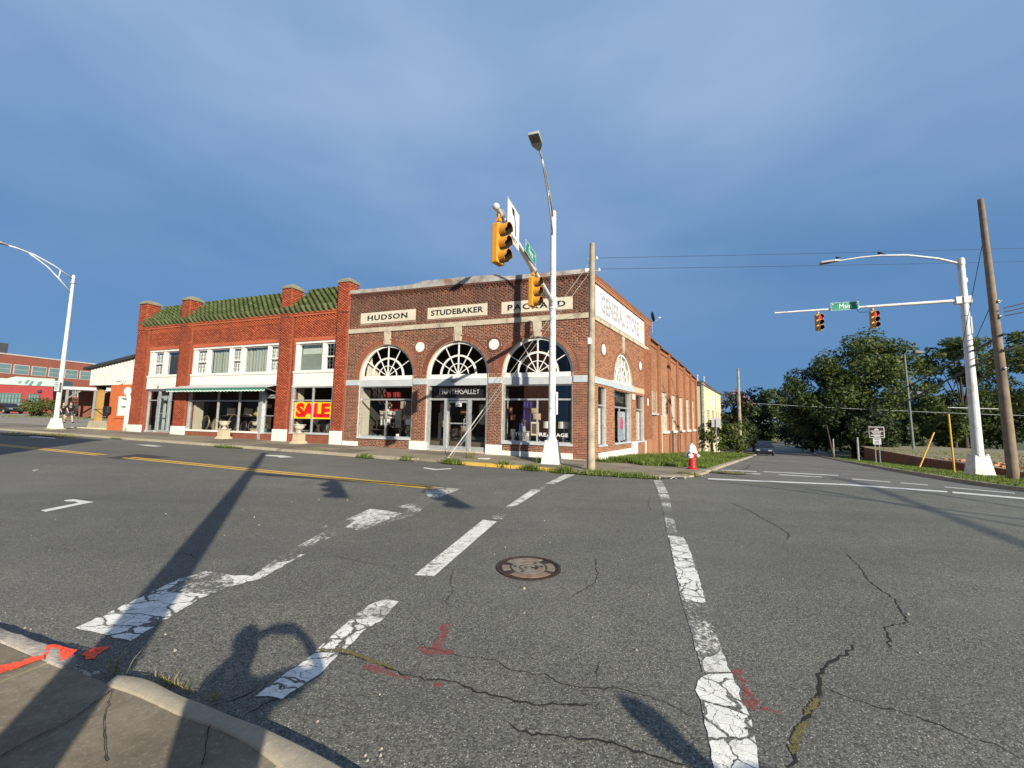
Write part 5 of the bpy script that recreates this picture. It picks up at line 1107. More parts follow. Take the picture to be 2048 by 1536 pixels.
# awning with scalloped valance
AW = thing('awning', 'grey awning with a green scalloped valance over the middle shopfront of the red row', 'awning', tuple(FP(20, .2, 3.0)))
b = MB(MF); b.hexa([(16.4, .0, 3.27), (24.05, .0, 3.27), (24.15, .78, 3.04), (16.4, .78, 3.06)], [(16.4, .0, 3.30), (24.05, .0, 3.30), (24.15, .80, 3.075), (16.4, .80, 3.095)]); b.build('cloth', mat('grey awning cloth', (.40, .40, .42), .8, .15, 3), AW)
GRV = mat('green valance', (.03, .15, .105), .75, .2, 4); b = MB(MF); n = 150; V = []
for i in range(n+1):
    s = 16.42+7.65*i/n; V += [(s, .79, 3.07), (s, .80+.008*math.sin(i), 2.93-.05*abs(math.sin(math.pi*i/5)))]
b.add(V, [(2*i, 2*i+1, 2*i+3, 2*i+2) for i in range(n)]); b.build('valance', GRV, AW)
b = MB(MF); V = []
for i in range(n+1):
    s = 16.42+7.65*i/n; z = 2.93-.05*abs(math.sin(math.pi*i/5)); V += [(s, .803+.008*math.sin(i), z+.045), (s, .806+.008*math.sin(i), z-.012)]
b.add(V, [(2*i, 2*i+1, 2*i+3, 2*i+2) for i in range(n)]); b.build('scallop_trim', mat('pale green trim', (.55, .68, .60), .8, .1, 3), AW)
for s in (16.45, 20.2, 24.0): b = MB(MF); b.tube([(s, .78, 3.05), (s, .0, 2.85)], .014, 6); b.build('arm', STEEL, AW)
# shopfronts of the row
def shopfront(a, b2, z0, z1, verts, trans, name='shop_window', y=-.14, sill=WHITE, m=ALU):
    f = MB(MF); f.box(a-.02, b2+.02, y-.08, .05, z0-.10, z0); f.build('sill', sill, ROW, bevel=.008); f = MB(MF)
    for x in verts: f.box(x-.03, x+.03, y-.04, y+.06, z0, z1)
    f.box(a, a+.06, y-.06, y+.08, z0, z1); f.box(b2-.09, b2, y-.06, y+.10, z0, z1); f.box(a+.06, b2-.09, y-.03, y+.05, trans-.035, trans+.035); f.box(a+.06, b2-.09, y-.03, y+.05, z1-.05, z1)
    w = f.build(name, m, ROW); xs = [a]+list(verts)+[b2]
    for p, q in zip(xs[:-1], xs[1:]):
        for lo, hi in ((z0, trans), (trans, z1)): g = MB(MF); g.box(p+.02, q-.02, y-.003, y+.003, lo+.02, hi-.02); g.build('pane', GLASS, w)
    return w
shopfront(17.72, 23.36, .76, 3.28, (19.29, 20.96), 2.42, y=-.07)
f = MB(MF); zg = HF(17, 0)+.1; f.box(17.52, 17.70, -.22, .02, zg, 3.28); f.box(16.55, 16.64, -.2, -.05, zg, 3.28); f.box(16.64, 17.52, -.18, -.08, 2.66, 2.75); f.build('door_frame', ALU, ROW)
f = MB(MF); f.box(16.65, 16.73, -.17, -.11, zg+.02, 2.64); f.box(17.42, 17.51, -.17, -.11, zg+.02, 2.64); f.box(16.73, 17.42, -.17, -.11, 2.56, 2.64); f.box(16.73, 17.42, -.17, -.11, zg+.02, .74); f.box(16.73, 17.42, -.16, -.1, 1.60, 1.64); dd_ = f.build('glass_door', ALU, ROW)
g = MB(MF); g.box(16.72, 17.43, -.145, -.14, .74, 2.57); g.build('pane', GLASS, dd_); g = MB(MF); g.box(16.62, 17.53, -.145, -.14, 2.74, 3.27); g.build('transom_pane', GLASS, dd_)
b = MB(MF); b.box(16.5, 17.75, -1, .05, 0, zg+.01); b.build('threshold', CONC2, ROW)
shopfront(12.76, 15.44, .81, 3.14, (14.07,), 2.44, y=-.05, sill=GREYP)
TEAL = mat('teal painted board', (.20, .38, .36), .6, .12, 2)
f = MB(MF); zg = HF(26, 0)+.08
for x, w_ in ((27.32, .08), (26.36, .10), (25.37, .10), (24.53, .06)): f.box(x-w_, x, -.24, -.12, zg, 3.10)
f.box(24.5, 27.3, -.22, -.1, 3.02, 3.12); f.box(26.36, 27.24, -.2, -.12, 2.42, 2.48); f.box(24.53, 25.27, -.2, -.12, 2.40, 2.47); f.box(25.37, 26.26, -.2, -.12, 2.66, 2.73); f.box(24.5, 25.3, -.24, -.06, .50, .62); f.box(26.4, 27.3, -.24, -.06, .50, .62); sw = f.build('shop_window', ALU, ROW)
for p, q, z0, z1 in ((26.36, 27.26, .62, 3.04), (24.55, 25.3, .62, 3.04), (25.37, 26.27, 2.72, 3.04)): g = MB(MF); g.box(p, q, -.165, -.16, z0, z1); g.build('pane', GLASS, sw)
f = MB(MF); f.box(25.37, 25.44, -.18, -.12, zg, 2.65); f.box(26.17, 26.26, -.18, -.12, zg, 2.65); f.box(25.44, 26.17, -.18, -.12, 2.57, 2.65); f.box(25.44, 26.17, -.18, -.12, zg, .66); f.box(25.44, 26.17, -.17, -.11, 1.62, 1.66); dd_ = f.build('glass_door', ALU, ROW); g = MB(MF); g.box(25.43, 26.18, -.155, -.15, .65, 2.58); g.build('pane', GLASS, dd_)
b = MB(MF); b.box(26.40, 27.25, -.62, -.58, .6, 3.02); b.build('back_board', mat('pale green board', (.42, .52, .48), .7, .1, 2), ROW)
b = MB(MF); b.hexa([(24.56, -.26, .6), (24.60, -.26, .6), (25.34, -.9, .6), (25.30, -.9, .6)], [(24.56, -.26, 3.02), (24.60, -.26, 3.02), (25.34, -.9, 3.02), (25.30, -.9, 3.02)]); b.build('side_board', TEAL, ROW)
b = MB(MF); b.box(25.0, 27.4, -1.2, -.25, 0, zg); b.build('threshold', CONC2, ROW)
# interiors and shell
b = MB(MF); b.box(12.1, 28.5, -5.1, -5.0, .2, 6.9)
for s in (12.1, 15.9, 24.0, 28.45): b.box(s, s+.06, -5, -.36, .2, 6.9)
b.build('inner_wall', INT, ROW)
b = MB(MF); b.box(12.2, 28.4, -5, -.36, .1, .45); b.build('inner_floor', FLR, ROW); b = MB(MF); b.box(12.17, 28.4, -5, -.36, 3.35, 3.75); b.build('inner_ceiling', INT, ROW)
b = MB(MF); b.box(17.75, 23.35, -1.5, -.32, .45, .66); b.box(12.8, 15.4, -1.5, -.32, .45, .70); b.build('display_plinth', FLR, ROW)
b = MB(MF); b.box(23.28, 23.36, -.8, -.3, .66, 2.4); b.box(15.38, 15.44, -.7, -.36, .7, 3.1); b.build('display_partition', MATS['cream partition'], ROW)
b = MB(MF); b.box(S0+.02, S1-.02, -12, -.9, 7.2, 7.3); b.build('roof', ROOFT, ROW)
b = MB(MF); b.box(S1-.35, S1, -12, -.02, -.1, 7.05); b.build('side_wall', MORTR, ROW); b = MB(MF); b.box(S0, S1, -12.1, -12, 0, 8); b.build('rear_wall', MORTR, ROW)
Mx = MF@M4(np.array([0, -1., 0]), np.array([1., 0, 0]), np.array([0, 0, 1.]), np.array([S1, 0, 0])); bricks_mesh('brickwork', brickfield(0, 8, .2, 7.0, header=0), Mx, 0, .012, BR_R, ROW)
# ================================================================== left annex: orange stucco wall and white canopy on a wooden post
ORG = thing('orange_annex', 'small orange stucco building with one white window under the white corrugated canopy', 'building', tuple(FP(29.6, -1, HF(29.6, 0))), RZF)
STU = mat('orange stucco', (.46, .115, .035), .9, .12, 2, bump=.4, bscale=50, dirt=(.42, .13, .05), dscale=1, damt=.4)
wall_sheet('wall', [(28.62, .2), (30.9, .2), (30.9, 3.45), (28.62, 3.45)], [rectpts(28.62+.05, 29.95, 1.55, 2.70)], MF, .02, .2, STU, ORG); b = MB(MF); b.box(30.86, 30.9, -7, .019, .2, 3.45); b.build('end_wall', WHITE, ORG)
b = MB(MF); b.box(28.66, 29.96, -.14, .05, 1.46, 1.549); b.box(29.72, 29.95, -.14, .045, 1.55, 2.7); b.box(28.68, 29.72, -.14, .045, 2.58, 2.70); b.box(28.68, 28.80, -.14, .04, 1.55, 2.58); b.box(28.8, 29.72, -.1, .03, 2.06, 2.12); w = b.build('window_frame', WHITE, ORG)
g = MB(MF); g.box(28.8, 29.72, -.08, -.075, 1.55, 2.58); g.build('pane', GLASSD, w); curtain(MF, 28.75, 29.74, 1.56, 2.57, -.13, w, LACE)
b = MB(MF); b.box(28.6, 30.2, -.02, .07, 1.30, 1.38); b.build('ledge', STU, ORG)
b = MB(MF); b.tube([(28.85, .12, HF(29, 0)+.1), (28.75, .12, 1.2), (28.68, .12, 2.55), (28.85, .12, 2.78)], .13, 10); b.build('downpipe', WHITE, ORG, smooth=True); b = MB(MF); b.ball((28.95, .12, 2.98), .36, .12, .3, 12, 8); b.build('pipe_head', WHITE, ORG, smooth=True)
CAN = thing('canopy_roof', 'white corrugated canopy with dark sloping edge at the left end of the red row', 'canopy', tuple(FP(31, -1, 3.4)))
CORR = mat('white corrugated sheet', (.58, .565, .50), .5, .08, 1.5, dirt=(.45, .42, .34), dscale=1, damt=.4); b = MB(MF); V = []; n = 66
for i in range(n+1):
    s = 28.62+5.3*i/n; y = -.25+(.03 if i % 4 in (0, 1) else -.012); V += [(s, y, 3.47), (s, y, 5.28-(s-28.6)*.128)]
b.add(V, [(2*i, 2*i+2, 2*i+3, 2*i+1) for i in range(n)]); b.build('corrugated_gable', CORR, CAN)
b = MB(MF); b.hexa([(28.6, -9, 5.28), (34.4, -9, 4.55), (34.4, -.05, 4.55), (28.6, -.05, 5.28)], [(28.6, -9, 5.46), (34.4, -9, 4.70), (34.4, -.05, 4.70), (28.6, -.05, 5.46)]); b.build('roof_edge', mat('dark roof edge', (.035, .036, .04), .6, .2, 3), CAN)
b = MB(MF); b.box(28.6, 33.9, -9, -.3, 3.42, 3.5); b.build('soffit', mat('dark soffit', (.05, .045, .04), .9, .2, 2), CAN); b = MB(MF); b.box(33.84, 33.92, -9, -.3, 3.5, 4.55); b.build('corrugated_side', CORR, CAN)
b = MB(MF); b.tube([(29.9, -.2, 3.7), (30.0, .0, 3.72), (30.05, .05, 3.66)], .02, 6); b.box(29.95, 30.2, .0, .12, 3.60, 3.68); b.build('flood_lamp', STEEL, CAN)
YP = mat('ochre post', (.42, .25, .07), .7, .25, 3, dirt=(.25, .16, .06), dscale=3, damt=.5)
PO = thing('canopy_post', 'ochre painted wooden post on a concrete block holding the white canopy', 'post', tuple(FP(33.27, -.6, HF(33, -.6))))
b = MB(MF); b.box(33.12, 33.42, -.74, -.46, HF(33, 0)+.55, 3.45); b.build('post', YP, PO); b = MB(MF); b.frustum(33.27, -.6, HF(33, 0)-.05, HF(33, 0)+.62, .40, .32); b.build('footing', CONC2, PO, bevel=.02); b = MB(MF); b.box(33.1, 33.44, -.78, -.42, 3.2, 3.46); b.build('post_head', BLACK, PO)
b = MB(MF); b.box(30.95, 35.0, -.2, .0, HF(32, 0)-.02, HF(32, 0)+.18); tag(b.build('parking_kerb', mat('cream kerb paint', (.58, .52, .33), .8, .2, 4), bevel=.03), 'cream painted kerb along the foot of the canopy post', 'kerb')
b = MB(MF); b.tube([(30.95, .12, 1.86), (34.2, .12, 1.82)], .025, 6); b.build('bar', BLACK, None) if False else None
MBX = thing('wall_box', 'small black rounded box on a dark bar at the left corner of the orange wall', 'box', tuple(FP(30.75, .12, 1.5)))
b = MB(MF); b.box(30.55, 31.05, .03, .28, 1.55, 2.05); b.build('case', BLACK, MBX, bevel=.08); b = MB(MF); b.tube([(31.05, .14, 1.85), (32.6, -.2, 1.86), (33.9, -.6, 1.86)], .025, 6); b.build('bar', BLACK, MBX)
b = MB(MF); b.box(S0+.02, S1-.02, -.25, .118, 7.002, 7.105); b.build('eaves_course', BR_R, ROW)
# ================================================================== poles, signals, signs, hydrant
def rzof(v): return math.atan2(v[1], v[0])
LENSD = mat('dark lens', (.02, .018, .016), .25, .1, 4); LENSR = mat('red lens lit', (.5, .01, .01), .3, .05, 4, emit=((1, .03, .02), 1.6)); VIN = mat('visor inside', (.02, .015, .01), .8, .2, 4)
SIGD = mat('signal ochre', (.50, .26, .055), .5, .15, 4, dirt=(.22, .12, .04), dscale=3, damt=.6)
def signal(label, loc, facing, lit=False, group=None, m=SIGY, K=.93):
    r = thing('traffic_signal', label, 'traffic light', loc, rzof(facing), group); M = ROOT[r.name]
    b = MB(M); b.box(-.10, .10, -.175, .175, -1.20, -.22); b.build('housing', m, r, bevel=.025)
    b = MB(M); b.tube([(0, 0, .05), (0, 0, -.24)], .03, 8); b.box(-.06, .06, -.05, .05, -.13, -.05); b.frustum(0, 0, -.22, -.16, .09, .04); b.build('hanger', m, r)
    for k in range(3):
        z = -.385-.326*k; n = 18; V = []; VI = []; b = MB(M)
        for i in range(n+1):
            a = math.radians(-55+290*i/n); c, s = math.cos(a), math.sin(a); cut_ = .30 if s > -.2 else .22
            V += [(.09, .148*c, z+.148*s), (.09+cut_, .152*c, z+.152*s), (.09+cut_, .144*c, z+.144*s), (.09, .140*c, z+.140*s)]
            VI += [(.10, .139*c, z+.139*s), (.085+cut_, .1425*c, z+.1425*s)]
        b.add(V, [(4*i+j, 4*i+(j+1) % 4, 4*i+4+(j+1) % 4, 4*i+4+j) for i in range(n) for j in range(4)]); vz = b.build('visor', m, r, smooth=False); b = MB(M); b.add(VI, [(2*i, 2*i+1, 2*i+3, 2*i+2) for i in range(n)]); b.build('visor_lining', VIN, vz)
        b = MB(M); b.tube([(.095, 0, z), (.115, 0, z)], .138, 20); o = b.build('lens', LENSR if lit and k == 0 else LENSD, r)
        if lit and k == 0: o['label'] = 'red lens, lit'
    r.scale = (K*.85, K*.92, K)
    return r
def base_box(r, w0, w1, h, m=POLEW):
    M = ROOT[r.name]@M4(-DL, -DT, UP, (0, 0, 0)); b = MB(M); b.frustum(0, 0, -.12, h, w0, w1); b.frustum(0, 0, h, h+.03, w1+.015, w1+.015); b.build('base_skirt', m, r, bevel=.02)
    b = MB(M); b.hexa([(-w0*.5, w0*.93, h*.12), (w0*.5, w0*.93, h*.12), (w0*.5, w0*.90, h*.12), (-w0*.5, w0*.90, h*.12)][::-1], [(-w1*.6, w0*.93-(w0-w1)*.55, h*.7), (w1*.6, w0*.93-(w0-w1)*.55, h*.7), (w1*.6, w0*.9-(w0-w1)*.6, h*.7), (-w1*.6, w0*.9-(w0-w1)*.6, h*.7)][::-1]); b.build('access_panel', m, r); b = MB(M); b.frustum(0, 0, -.13, .015, w0+.05, w0+.05); b.build('footing', CONC2, r)
def luminaire(M, c, d, par, w=.15, L=.72, th=.09):
    """flat cobra head light at c pointing along d"""
    d = np.array(d, float); d /= np.linalg.norm(d); q = np.cross(UP, d); q /= np.linalg.norm(q); u = np.cross(d, q)
    F_ = M@M4(d, q, u, np.array(c)); b = MB(F_)
    b.hexa([(0, -.05, -.03), (L*.35, -w, -.035), (L*.35, w, -.035), (0, .05, -.03)], [(0, -.05, .05), (L*.35, -w, th*.8), (L*.35, w, th*.8), (0, .05, .05)]); b.box(L*.35, L, -w, w, -.03, th*.7)
    o = b.build('luminaire', mat('grey lamp housing', (.33, .34, .34), .5, .1, 4), par, bevel=.02); b = MB(F_); b.box(L*.5, L*.95, -w*.8, w*.8, -.045, -.028); b.build('lamp_lens', mat('lamp lens', (.10, .10, .085), .35, .2, 8), o); b = MB(F_); b.lathe([(.03, 0), (.03, .07)], 8, (L*.25, 0, th*.75)); b.build('photocell', BLACK, o)
    return o
# ---- the signal pole in front of the showroom
CP = np.array([1.453, 14.231, .09]); SGP = thing('signal_pole', 'tall white signal pole with mast arm and street lamp standing before the right shop window', 'signal pole', tuple(CP)); M = ROOT[SGP.name]
base_box(SGP, .34, .20, .80); b = MB(M); b.tube([(0, 0, .8), (0, 0, 9.3)], [.135, .10], 18); b.tube([(0, 0, .80), (0, 0, .95)], [.19, .15], 18); b.tube([(0, 0, 9.3), (0, 0, 9.36)], [.115, .10], 16); b.build('pole', POLEW, SGP, smooth=True, autosmooth=40)
for z in (1.95, 4.2, 6.9): b = MB(M); b.tube([(0, 0, z), (0, 0, z+.02)], .142-z*.0035, 18); b.build('band', STEEL, SGP)
b = MB(M@M4(-DL, -DT, UP, (0, 0, 0))); b.box(-.05, .05, -.002, .139, 1.1, 1.35); b.build('hand_hole', GREYP, SGP, bevel=.01)
b = MB(M@M4(-DL, -DT, UP, (0, 0, 0))); b.box(-.035, .035, .10, .141, 2.0, 2.12); b.build('sticker', GREENS, SGP)
def TT(a, z, s=0.): return DT*a+UP*z-DL*s
b = MB(M); b.tube([TT(.1, 5.86), TT(5.75, 6.44)], [.095, .055], 14); b.build('mast_arm', POLEW, SGP, smooth=True, autosmooth=40)
b = MB(M); b.tube([TT(-.02, 5.62), TT(-.02, 6.05)], .16, 16); b.tube([TT(.0, 5.68), TT(.22, 5.88)], .10, 12); b.build('arm_clamp', POLEW, SGP); b = MB(M); b.ball(TT(5.78, 6.45), .085); b.build('arm_end_cap', POLEW, SGP, smooth=True)
for a in (2.55, 5.45): b = MB(M); b.tube([TT(a-.06, 5.87+a*.103), TT(a+.06, 5.88+a*.103)], .11, 12); b.build('arm_band', STEEL, SGP)
up_ = [TT(.05, 9.12), TT(.5, 9.62), TT(1.2, 10.12), TT(1.75, 10.33), TT(2.15, 10.40)]; lo_ = [TT(.08, 8.42), TT(.5, 9.05), TT(1.1, 9.78), TT(1.5, 10.1), TT(1.75, 10.3)]
b = MB(M); b.tube(up_, .032, 10); b.tube(lo_, .028, 10); b.tube([TT(.75, 9.82), TT(.8, 9.45)], .02, 8); b.build('lamp_arm', mat('dull steel arm', (.45, .46, .46), .45, .1, 3, metal=.5), SGP, smooth=True)
luminaire(M, TT(2.1, 10.39), DT*1+UP*.05, SGP, .18, .75)
b = MB(M); b.box(.14, .20, -.09, .09, 1.75, 2.55); b.build('plate', SIGNW, SGP); b = MB(M); b.box(.135, .142, -.02, .02, 2.0, 2.3); b.build('plate_bracket', BLACK, SGP)
gN = 'yellow traffic signals hanging on the near mast arm'
signal('yellow traffic signal hanging at the end of the near mast arm against the sky', tuple(CP+TT(5.6, 6.31)), -DL*.97+DT*.24, K=.98)
signal('yellow traffic signal hanging from the near mast arm in front of the brick cornice', tuple(CP+TT(2.66, 6.05)), -DL*.97+DT*.24, K=.92)
OB = thing('lane_sign', 'white lane control sign with a black curved left arrow on the near mast arm', 'sign', tuple(CP+TT(4.75, 6.35)))
Mo = M4(-DT, -DL, UP, CP+TT(4.86, 6.42)-DL*.12); b = MB(Mo); b.box(-.46, .46, -.008, .0, -.5, .52); b.build('sign_plate', SIGNW, OB); b = MB(Mo)
for q in ((-.45, .45, .5, .51), (-.45, .45, -.49, -.48)): b.box(q[0], q[1], .0005, .003, q[2], q[3])
for x in (-.45, .44): b.box(x, x+.01, .0005, .003, -.48, .5)
b.build('border', BLACK, OB)
b = MB(Mo); arc = [(.14, -.22), (.135, -.05), (.11, .1), (.06, .22), (-.01, .30)]; ou = [(x+.035, y) for x, y in arc]; inn = [(x-.035, y) for x, y in arc]
for i in range(4): b.prism([inn[i], ou[i], ou[i+1], inn[i+1]], .001, .004)
b.prism([(-.20, .40), (.02, .42), (.06, .20), (-.01, .285)], .001, .004); b.prism([(-.20, .40), (-.01, .285), (-.06, .22)], .001, .004); b.build('arrow', BLACK, OB)
text('ONLY', M4(-DT, UP, -DL, CP+TT(4.86, 6.42)-DL*.1195), (-.28, .28, -.42, -.29), BLACK, OB, 'lettering', .003, .03)
b = MB(Mo); b.box(-.02, .02, -.10, -.009, -.3, .35); b.build('bracket', STEEL, OB)
def street_sign(label, c, x, z, wd, w, h, small=('', '')):
    s = thing('street_sign', label, 'street sign', tuple(c)); F_ = M4(x, np.cross(UP, x), UP, c); b = MB(F_); b.box(-w/2, w/2, -.006, .006, -h/2, h/2); b.build('sign_plate', GREENS, s, bevel=.003)
    n = -np.cross(UP, x); b = MB(F_); t_ = .012
    for q in ((-w/2, w/2, h/2-t_, h/2), (-w/2, w/2, -h/2, -h/2+t_), (-w/2, -w/2+t_, -h/2+t_, h/2-t_), (w/2-t_, w/2, -h/2+t_, h/2-t_)): b.box(q[0], q[1], -.009, -.0065, q[2], q[3])
    b.build('border', SIGNW, s); Mt = M4(x, UP, n, c+n*.0065); text(wd, Mt, (-w*.20, w*.24, -h*.30, h*.32), SIGNW, s, 'lettering', .003, .0)
    if small[0]: text(small[0], Mt, (-w*.45, -w*.41, h*.1, h*.34), SIGNW, s, 'lettering', .003, .02)
    if small[1]: text(small[1], Mt, (w*.38, w*.45, h*.1, h*.34), SIGNW, s, 'lettering', .003, .02)
    return s
street_sign('green street name sign on the near mast arm between the two yellow signals', CP+TT(3.3, 6.36)-DL*.11, -DT, 0, 'First', 1.05, .36, ('E', 'St'))
# ---- wooden pole at the corner with its guy wires
UPB = np.array([2.563, 12.774, .06]); UPL = thing('utility_pole', 'weathered grey wooden utility pole standing at the showroom corner', 'utility pole', tuple(UPB)); M = ROOT[UPL.name]
b = MB(M); b.tube([(0, 0, -.2), (.0, 0, 1.5), (.02, 0, 4), (.05, .0, 7.5)], [.135, .125, .108, .085], 14); b.build('pole', WOODP, UPL, smooth=True, autosmooth=40)
b = MB(M); b.box(-.13, -.02, -.16, -.06, 4.05, 4.25); b.tube([(-.15, 0, 6.95), (.2, .0, 6.95)], .018, 6); b.tube([(-.1, 0, 6.55), (.28, 0, 6.55)], .018, 6); b.build('bracket', STEEL, UPL); b = MB(M); b.lathe([(.03, 0), (.04, .04), (.02, .1)], 8, (.2, 0, 6.95)); b.lathe([(.03, 0), (.04, .04), (.02, .1)], 8, (.28, 0, 6.55)); b.build('insulator', SIGNW, UPL)
gyb = FP(5.0, 2.3, HF(5, 2.3)+.09); top = UPB+np.array([.0, 0, 6.9])
GW = thing('guy_wire', 'pair of slanting guy wires running down to the pavement before the shop door', 'guy wire', tuple(gyb)); b = MB(); b.tube([gyb, top], .008, 6); b.tube([gyb+DL*-.12, top-UP*.35], .008, 6); b.build('strand', mat('grey strand', (.50, .50, .48), .4, .1, 5, metal=.3), GW)
b = MB(); u = (top-gyb)/np.linalg.norm(top-gyb); b.tube([gyb+u*.1, gyb+u*2.3], .02, 8); b.build('guard', mat('pale grey guard', (.55, .55, .52), .5, .1, 5), GW); b = MB(); b.tube([gyb-UP*.1, gyb+UP*.05], .06, 8); b.build('anchor', STEEL, GW)
# ---- right hand signal pole
RP = np.array([20.437, 17.458, -.52]); RSG = thing('signal_pole', 'thick white signal pole with long mast arm on the grass at the right', 'signal pole', tuple(RP)); M = ROOT[RSG.name]
base_box(RSG, .37, .245, .92); b = MB(M); b.tube([(0, 0, .86), (0, 0, 9.8)], [.185, .115], 20); b.tube([(0, 0, 9.8), (0, 0, 9.86)], [.135, .115], 16); b.build('pole', POLEW, RSG, smooth=True, autosmooth=40)
for x, y in ((.19, .19), (-.19, .19), (.19, -.19), (-.19, -.19)): b = MB(M); b.lathe([(.04, .94), (.04, 1.0), (.02, 1.02)], 8, (x, y, 0)); b.build('anchor_bolt', POLEW, RSG)
def LL(a, z): return DL*a+UP*z
b = MB(M); b.tube([LL(.1, 7.90), LL(7.4, 7.85)], [.078, .042], 14); b.build('mast_arm', POLEW, RSG, smooth=True, autosmooth=40); b = MB(M@M4(DL, DT, UP, (0, 0, 0))); b.box(.10, .34, -.12, .12, 7.74, 8.06); b.box(-.19, .1, -.17, .17, 7.74, 8.06); b.build('arm_clamp', POLEW, RSG, bevel=.02)
b = MB(M); b.tube([LL(.05, 9.62), LL(.8, 9.95), LL(1.9, 10.25), LL(2.9, 10.36), LL(3.7, 10.36), LL(4.55, 10.29)], [.055, .05, .045, .04, .035, .03], 12); b.build('lamp_arm', POLEW, RSG, smooth=True, autosmooth=40); luminaire(M, LL(4.5, 10.3), DL-UP*.06, RSG, .15, .85)
b = MB(M); b.tube([(0, 0, 9.55), (0, 0, 9.78)], .135, 16); b.box(.12, .19, -.05, .05, 8.75, 8.93); b.build('arm_clamp', POLEW, RSG); b = MB(M); b.box(.02, .09, -.165, -.135, 6.35, 7.1); b.build('hand_hole', GREYP, RSG)
for z in (5.7, 7.15): b = MB(M); b.tube([(0, 0, z), (0, 0, z+.03)], .155, 18); b.build('band', STEEL, RSG)
for a, lab in ((5.55, 'traffic signal showing red at the far end of the long right mast arm'), (3.35, 'traffic signal showing red on the right mast arm between the street sign and the pole')):
    s = signal(lab, tuple(RP+LL(a, 7.80)), DT*.96-DL*.28, True, None, SIGD, .82)
street_sign('green Main street name sign hung on the long mast arm at the right', RP+LL(4.48, 7.96)+DT*.11, -DL, 0, 'Main', 1.12, .38, ('S', 'St'))
b = MB(); c = RP+LL(3.35, 7.83); b.tube([c+DL*.05, c+DL*.15-UP*.2, c+DL*.5-UP*.22, c+DL*.62-UP*.05], .013, 6); b.build('loop_cable', WIRE, RSG)
BIRDM = mat('dark bird feathers', (.015, .014, .013), .8, .2, 20)
for a, z, lab in ((2.93, 10.42, 'small dark bird perched on the crest of the right lamp arm'), (4.62, 10.42, 'tiny dark bird sitting on the right lamp head')):
    c = RP+LL(a, z); r = thing('bird', lab, 'bird', tuple(c)); b = MB(); k = 1 if a < 3 else .75
    b.ball(c+UP*.05*k, .05*k, .1*k, .05*k); b.ball(c+UP*.11*k+DL*.05*k, .035*k); b.tube([c+UP*.115*k+DL*.08*k, c+UP*.11*k+DL*.12*k], [.012*k, .003*k], 5); b.tube([c+UP*.05*k-DL*.04*k, c+UP*.02*k-DL*.2*k], [.035*k, .02*k], 6); b.tube([c-UP*.04, c+UP*.03], .006, 4); b.build('body', BIRDM, r, smooth=True)
# ---- right wooden pole, orange marker, guy guards, cables
RU = np.array([18.754, 14.951, -.42]); RUL = thing('utility_pole', 'thick brown wooden utility pole leaning beside the right signal pole', 'utility pole', tuple(RU)); M = ROOT[RUL.name]
WOODB = mat('brown pole wood', (.21, .16, .115), .9, .35, 2.2, bump=.7, bscale=26, dirt=(.07, .05, .035), dscale=1.5, damt=.6)
b = MB(M); b.tube([(0, 0, -.2), (-.03, 0, 2), (-.12, 0, 6), (-.24, 0, 11.1)], [.165, .155, .13, .09], 14); b.build('pole', WOODB, RUL, smooth=True, autosmooth=40)
b = MB(M)
for z in (4.3, 5.0, 6.3, 6.9): b.tube([(-.1, -.13, z), (-.1, -.24, z)], .018, 6); b.box(-.14, -.06, -.17, -.1, z-.05, z+.05)
b.build('bracket', STEEL, RUL)
OM = thing('orange_marker', 'short orange marker post at the foot of the brown utility pole', 'marker', tuple(RU+np.array([.28, -.42, 0]))); M = ROOT[OM.name]; b = MB(M); b.hexa([(-.11, -.1, 0), (.13, -.1, 0), (.13, .1, 0), (-.11, .1, 0)], [(-.06, -.08, .52), (.14, -.08, .58), (.14, .08, .58), (-.06, .08, .52)]); b.build('case', mat('orange plastic', (.75, .09, .02), .5, .1, 4), OM, bevel=.03); b = MB(M); b.tube([(-.13, .1, .25), (-.16, .2, .45), (-.05, .25, .6)], .012, 5); b.build('wire_tail', WIRE, OM)
YG = mat('yellow guy guard', (.50, .31, .03), .55, .15, 4, dirt=(.25, .17, .05), dscale=4, damt=.4)
for (bx, by), (tx, ty), D_, lab in (((1834, 935), (1868, 865), 23.9, 'slanting yellow guy wire guard on the grass left of the other guard'), ((1910, 950), (1897, 828), 18.7, 'tall upright yellow guy wire guard just left of the thick white pole')):
    p0 = SP(0, 0); d0 = ray(bx, by); p0 = EYE+d0*(D_/d0[1]); d1 = ray(tx, ty); p1 = EYE+d1*((D_+.3)/d1[1]); r = thing('guy_guard', lab, 'guard', tuple(p0)); b = MB(); b.tube([p0-UP*.3, p1], .036, 8); b.build('sleeve', YG, r); b = MB(); hk = RU+np.array([-.12, 0, 7.0 if tx < 1880 else 10.0]); b.tube([p1, hk], .012, 5); b.build('wire', WIRE, r)
def cable(label, pts, r=.012, sag=.0, m=WIRE, cat='cable', group=None):
    p = []; 
    for a, c in zip(pts[:-1], pts[1:]):
        a = np.array(a, float); c = np.array(c, float); p += [a+(c-a)*t-UP*sag*4*t*(1-t) for t in np.linspace(0, 1, 9)[:-1]]
    p.append(np.array(pts[-1], float)); b = MB(); b.tube(p, r, 6); return tag(b.build('overhead_cable', m), label, cat, group)
def rp(x, y, D_): d = ray(x, y); return EYE+d*(D_/d[1])
cable('upper of the two thin wires running right from the corner wooden pole', [UPB+np.array([.2, 0, 7.0]), rp(2300, 488, 22)], .0065, .05)
cable('lower of the two thin wires running right from the corner wooden pole', [UPB+np.array([.28, 0, 6.62]), rp(2300, 516, 22)], .0065, .05)
cable('thick black cable from the brown pole slanting down left past the white pole', [RU+np.array([-.15, -.25, 5.0]), rp(1700, 862, 75)], .05, .0)
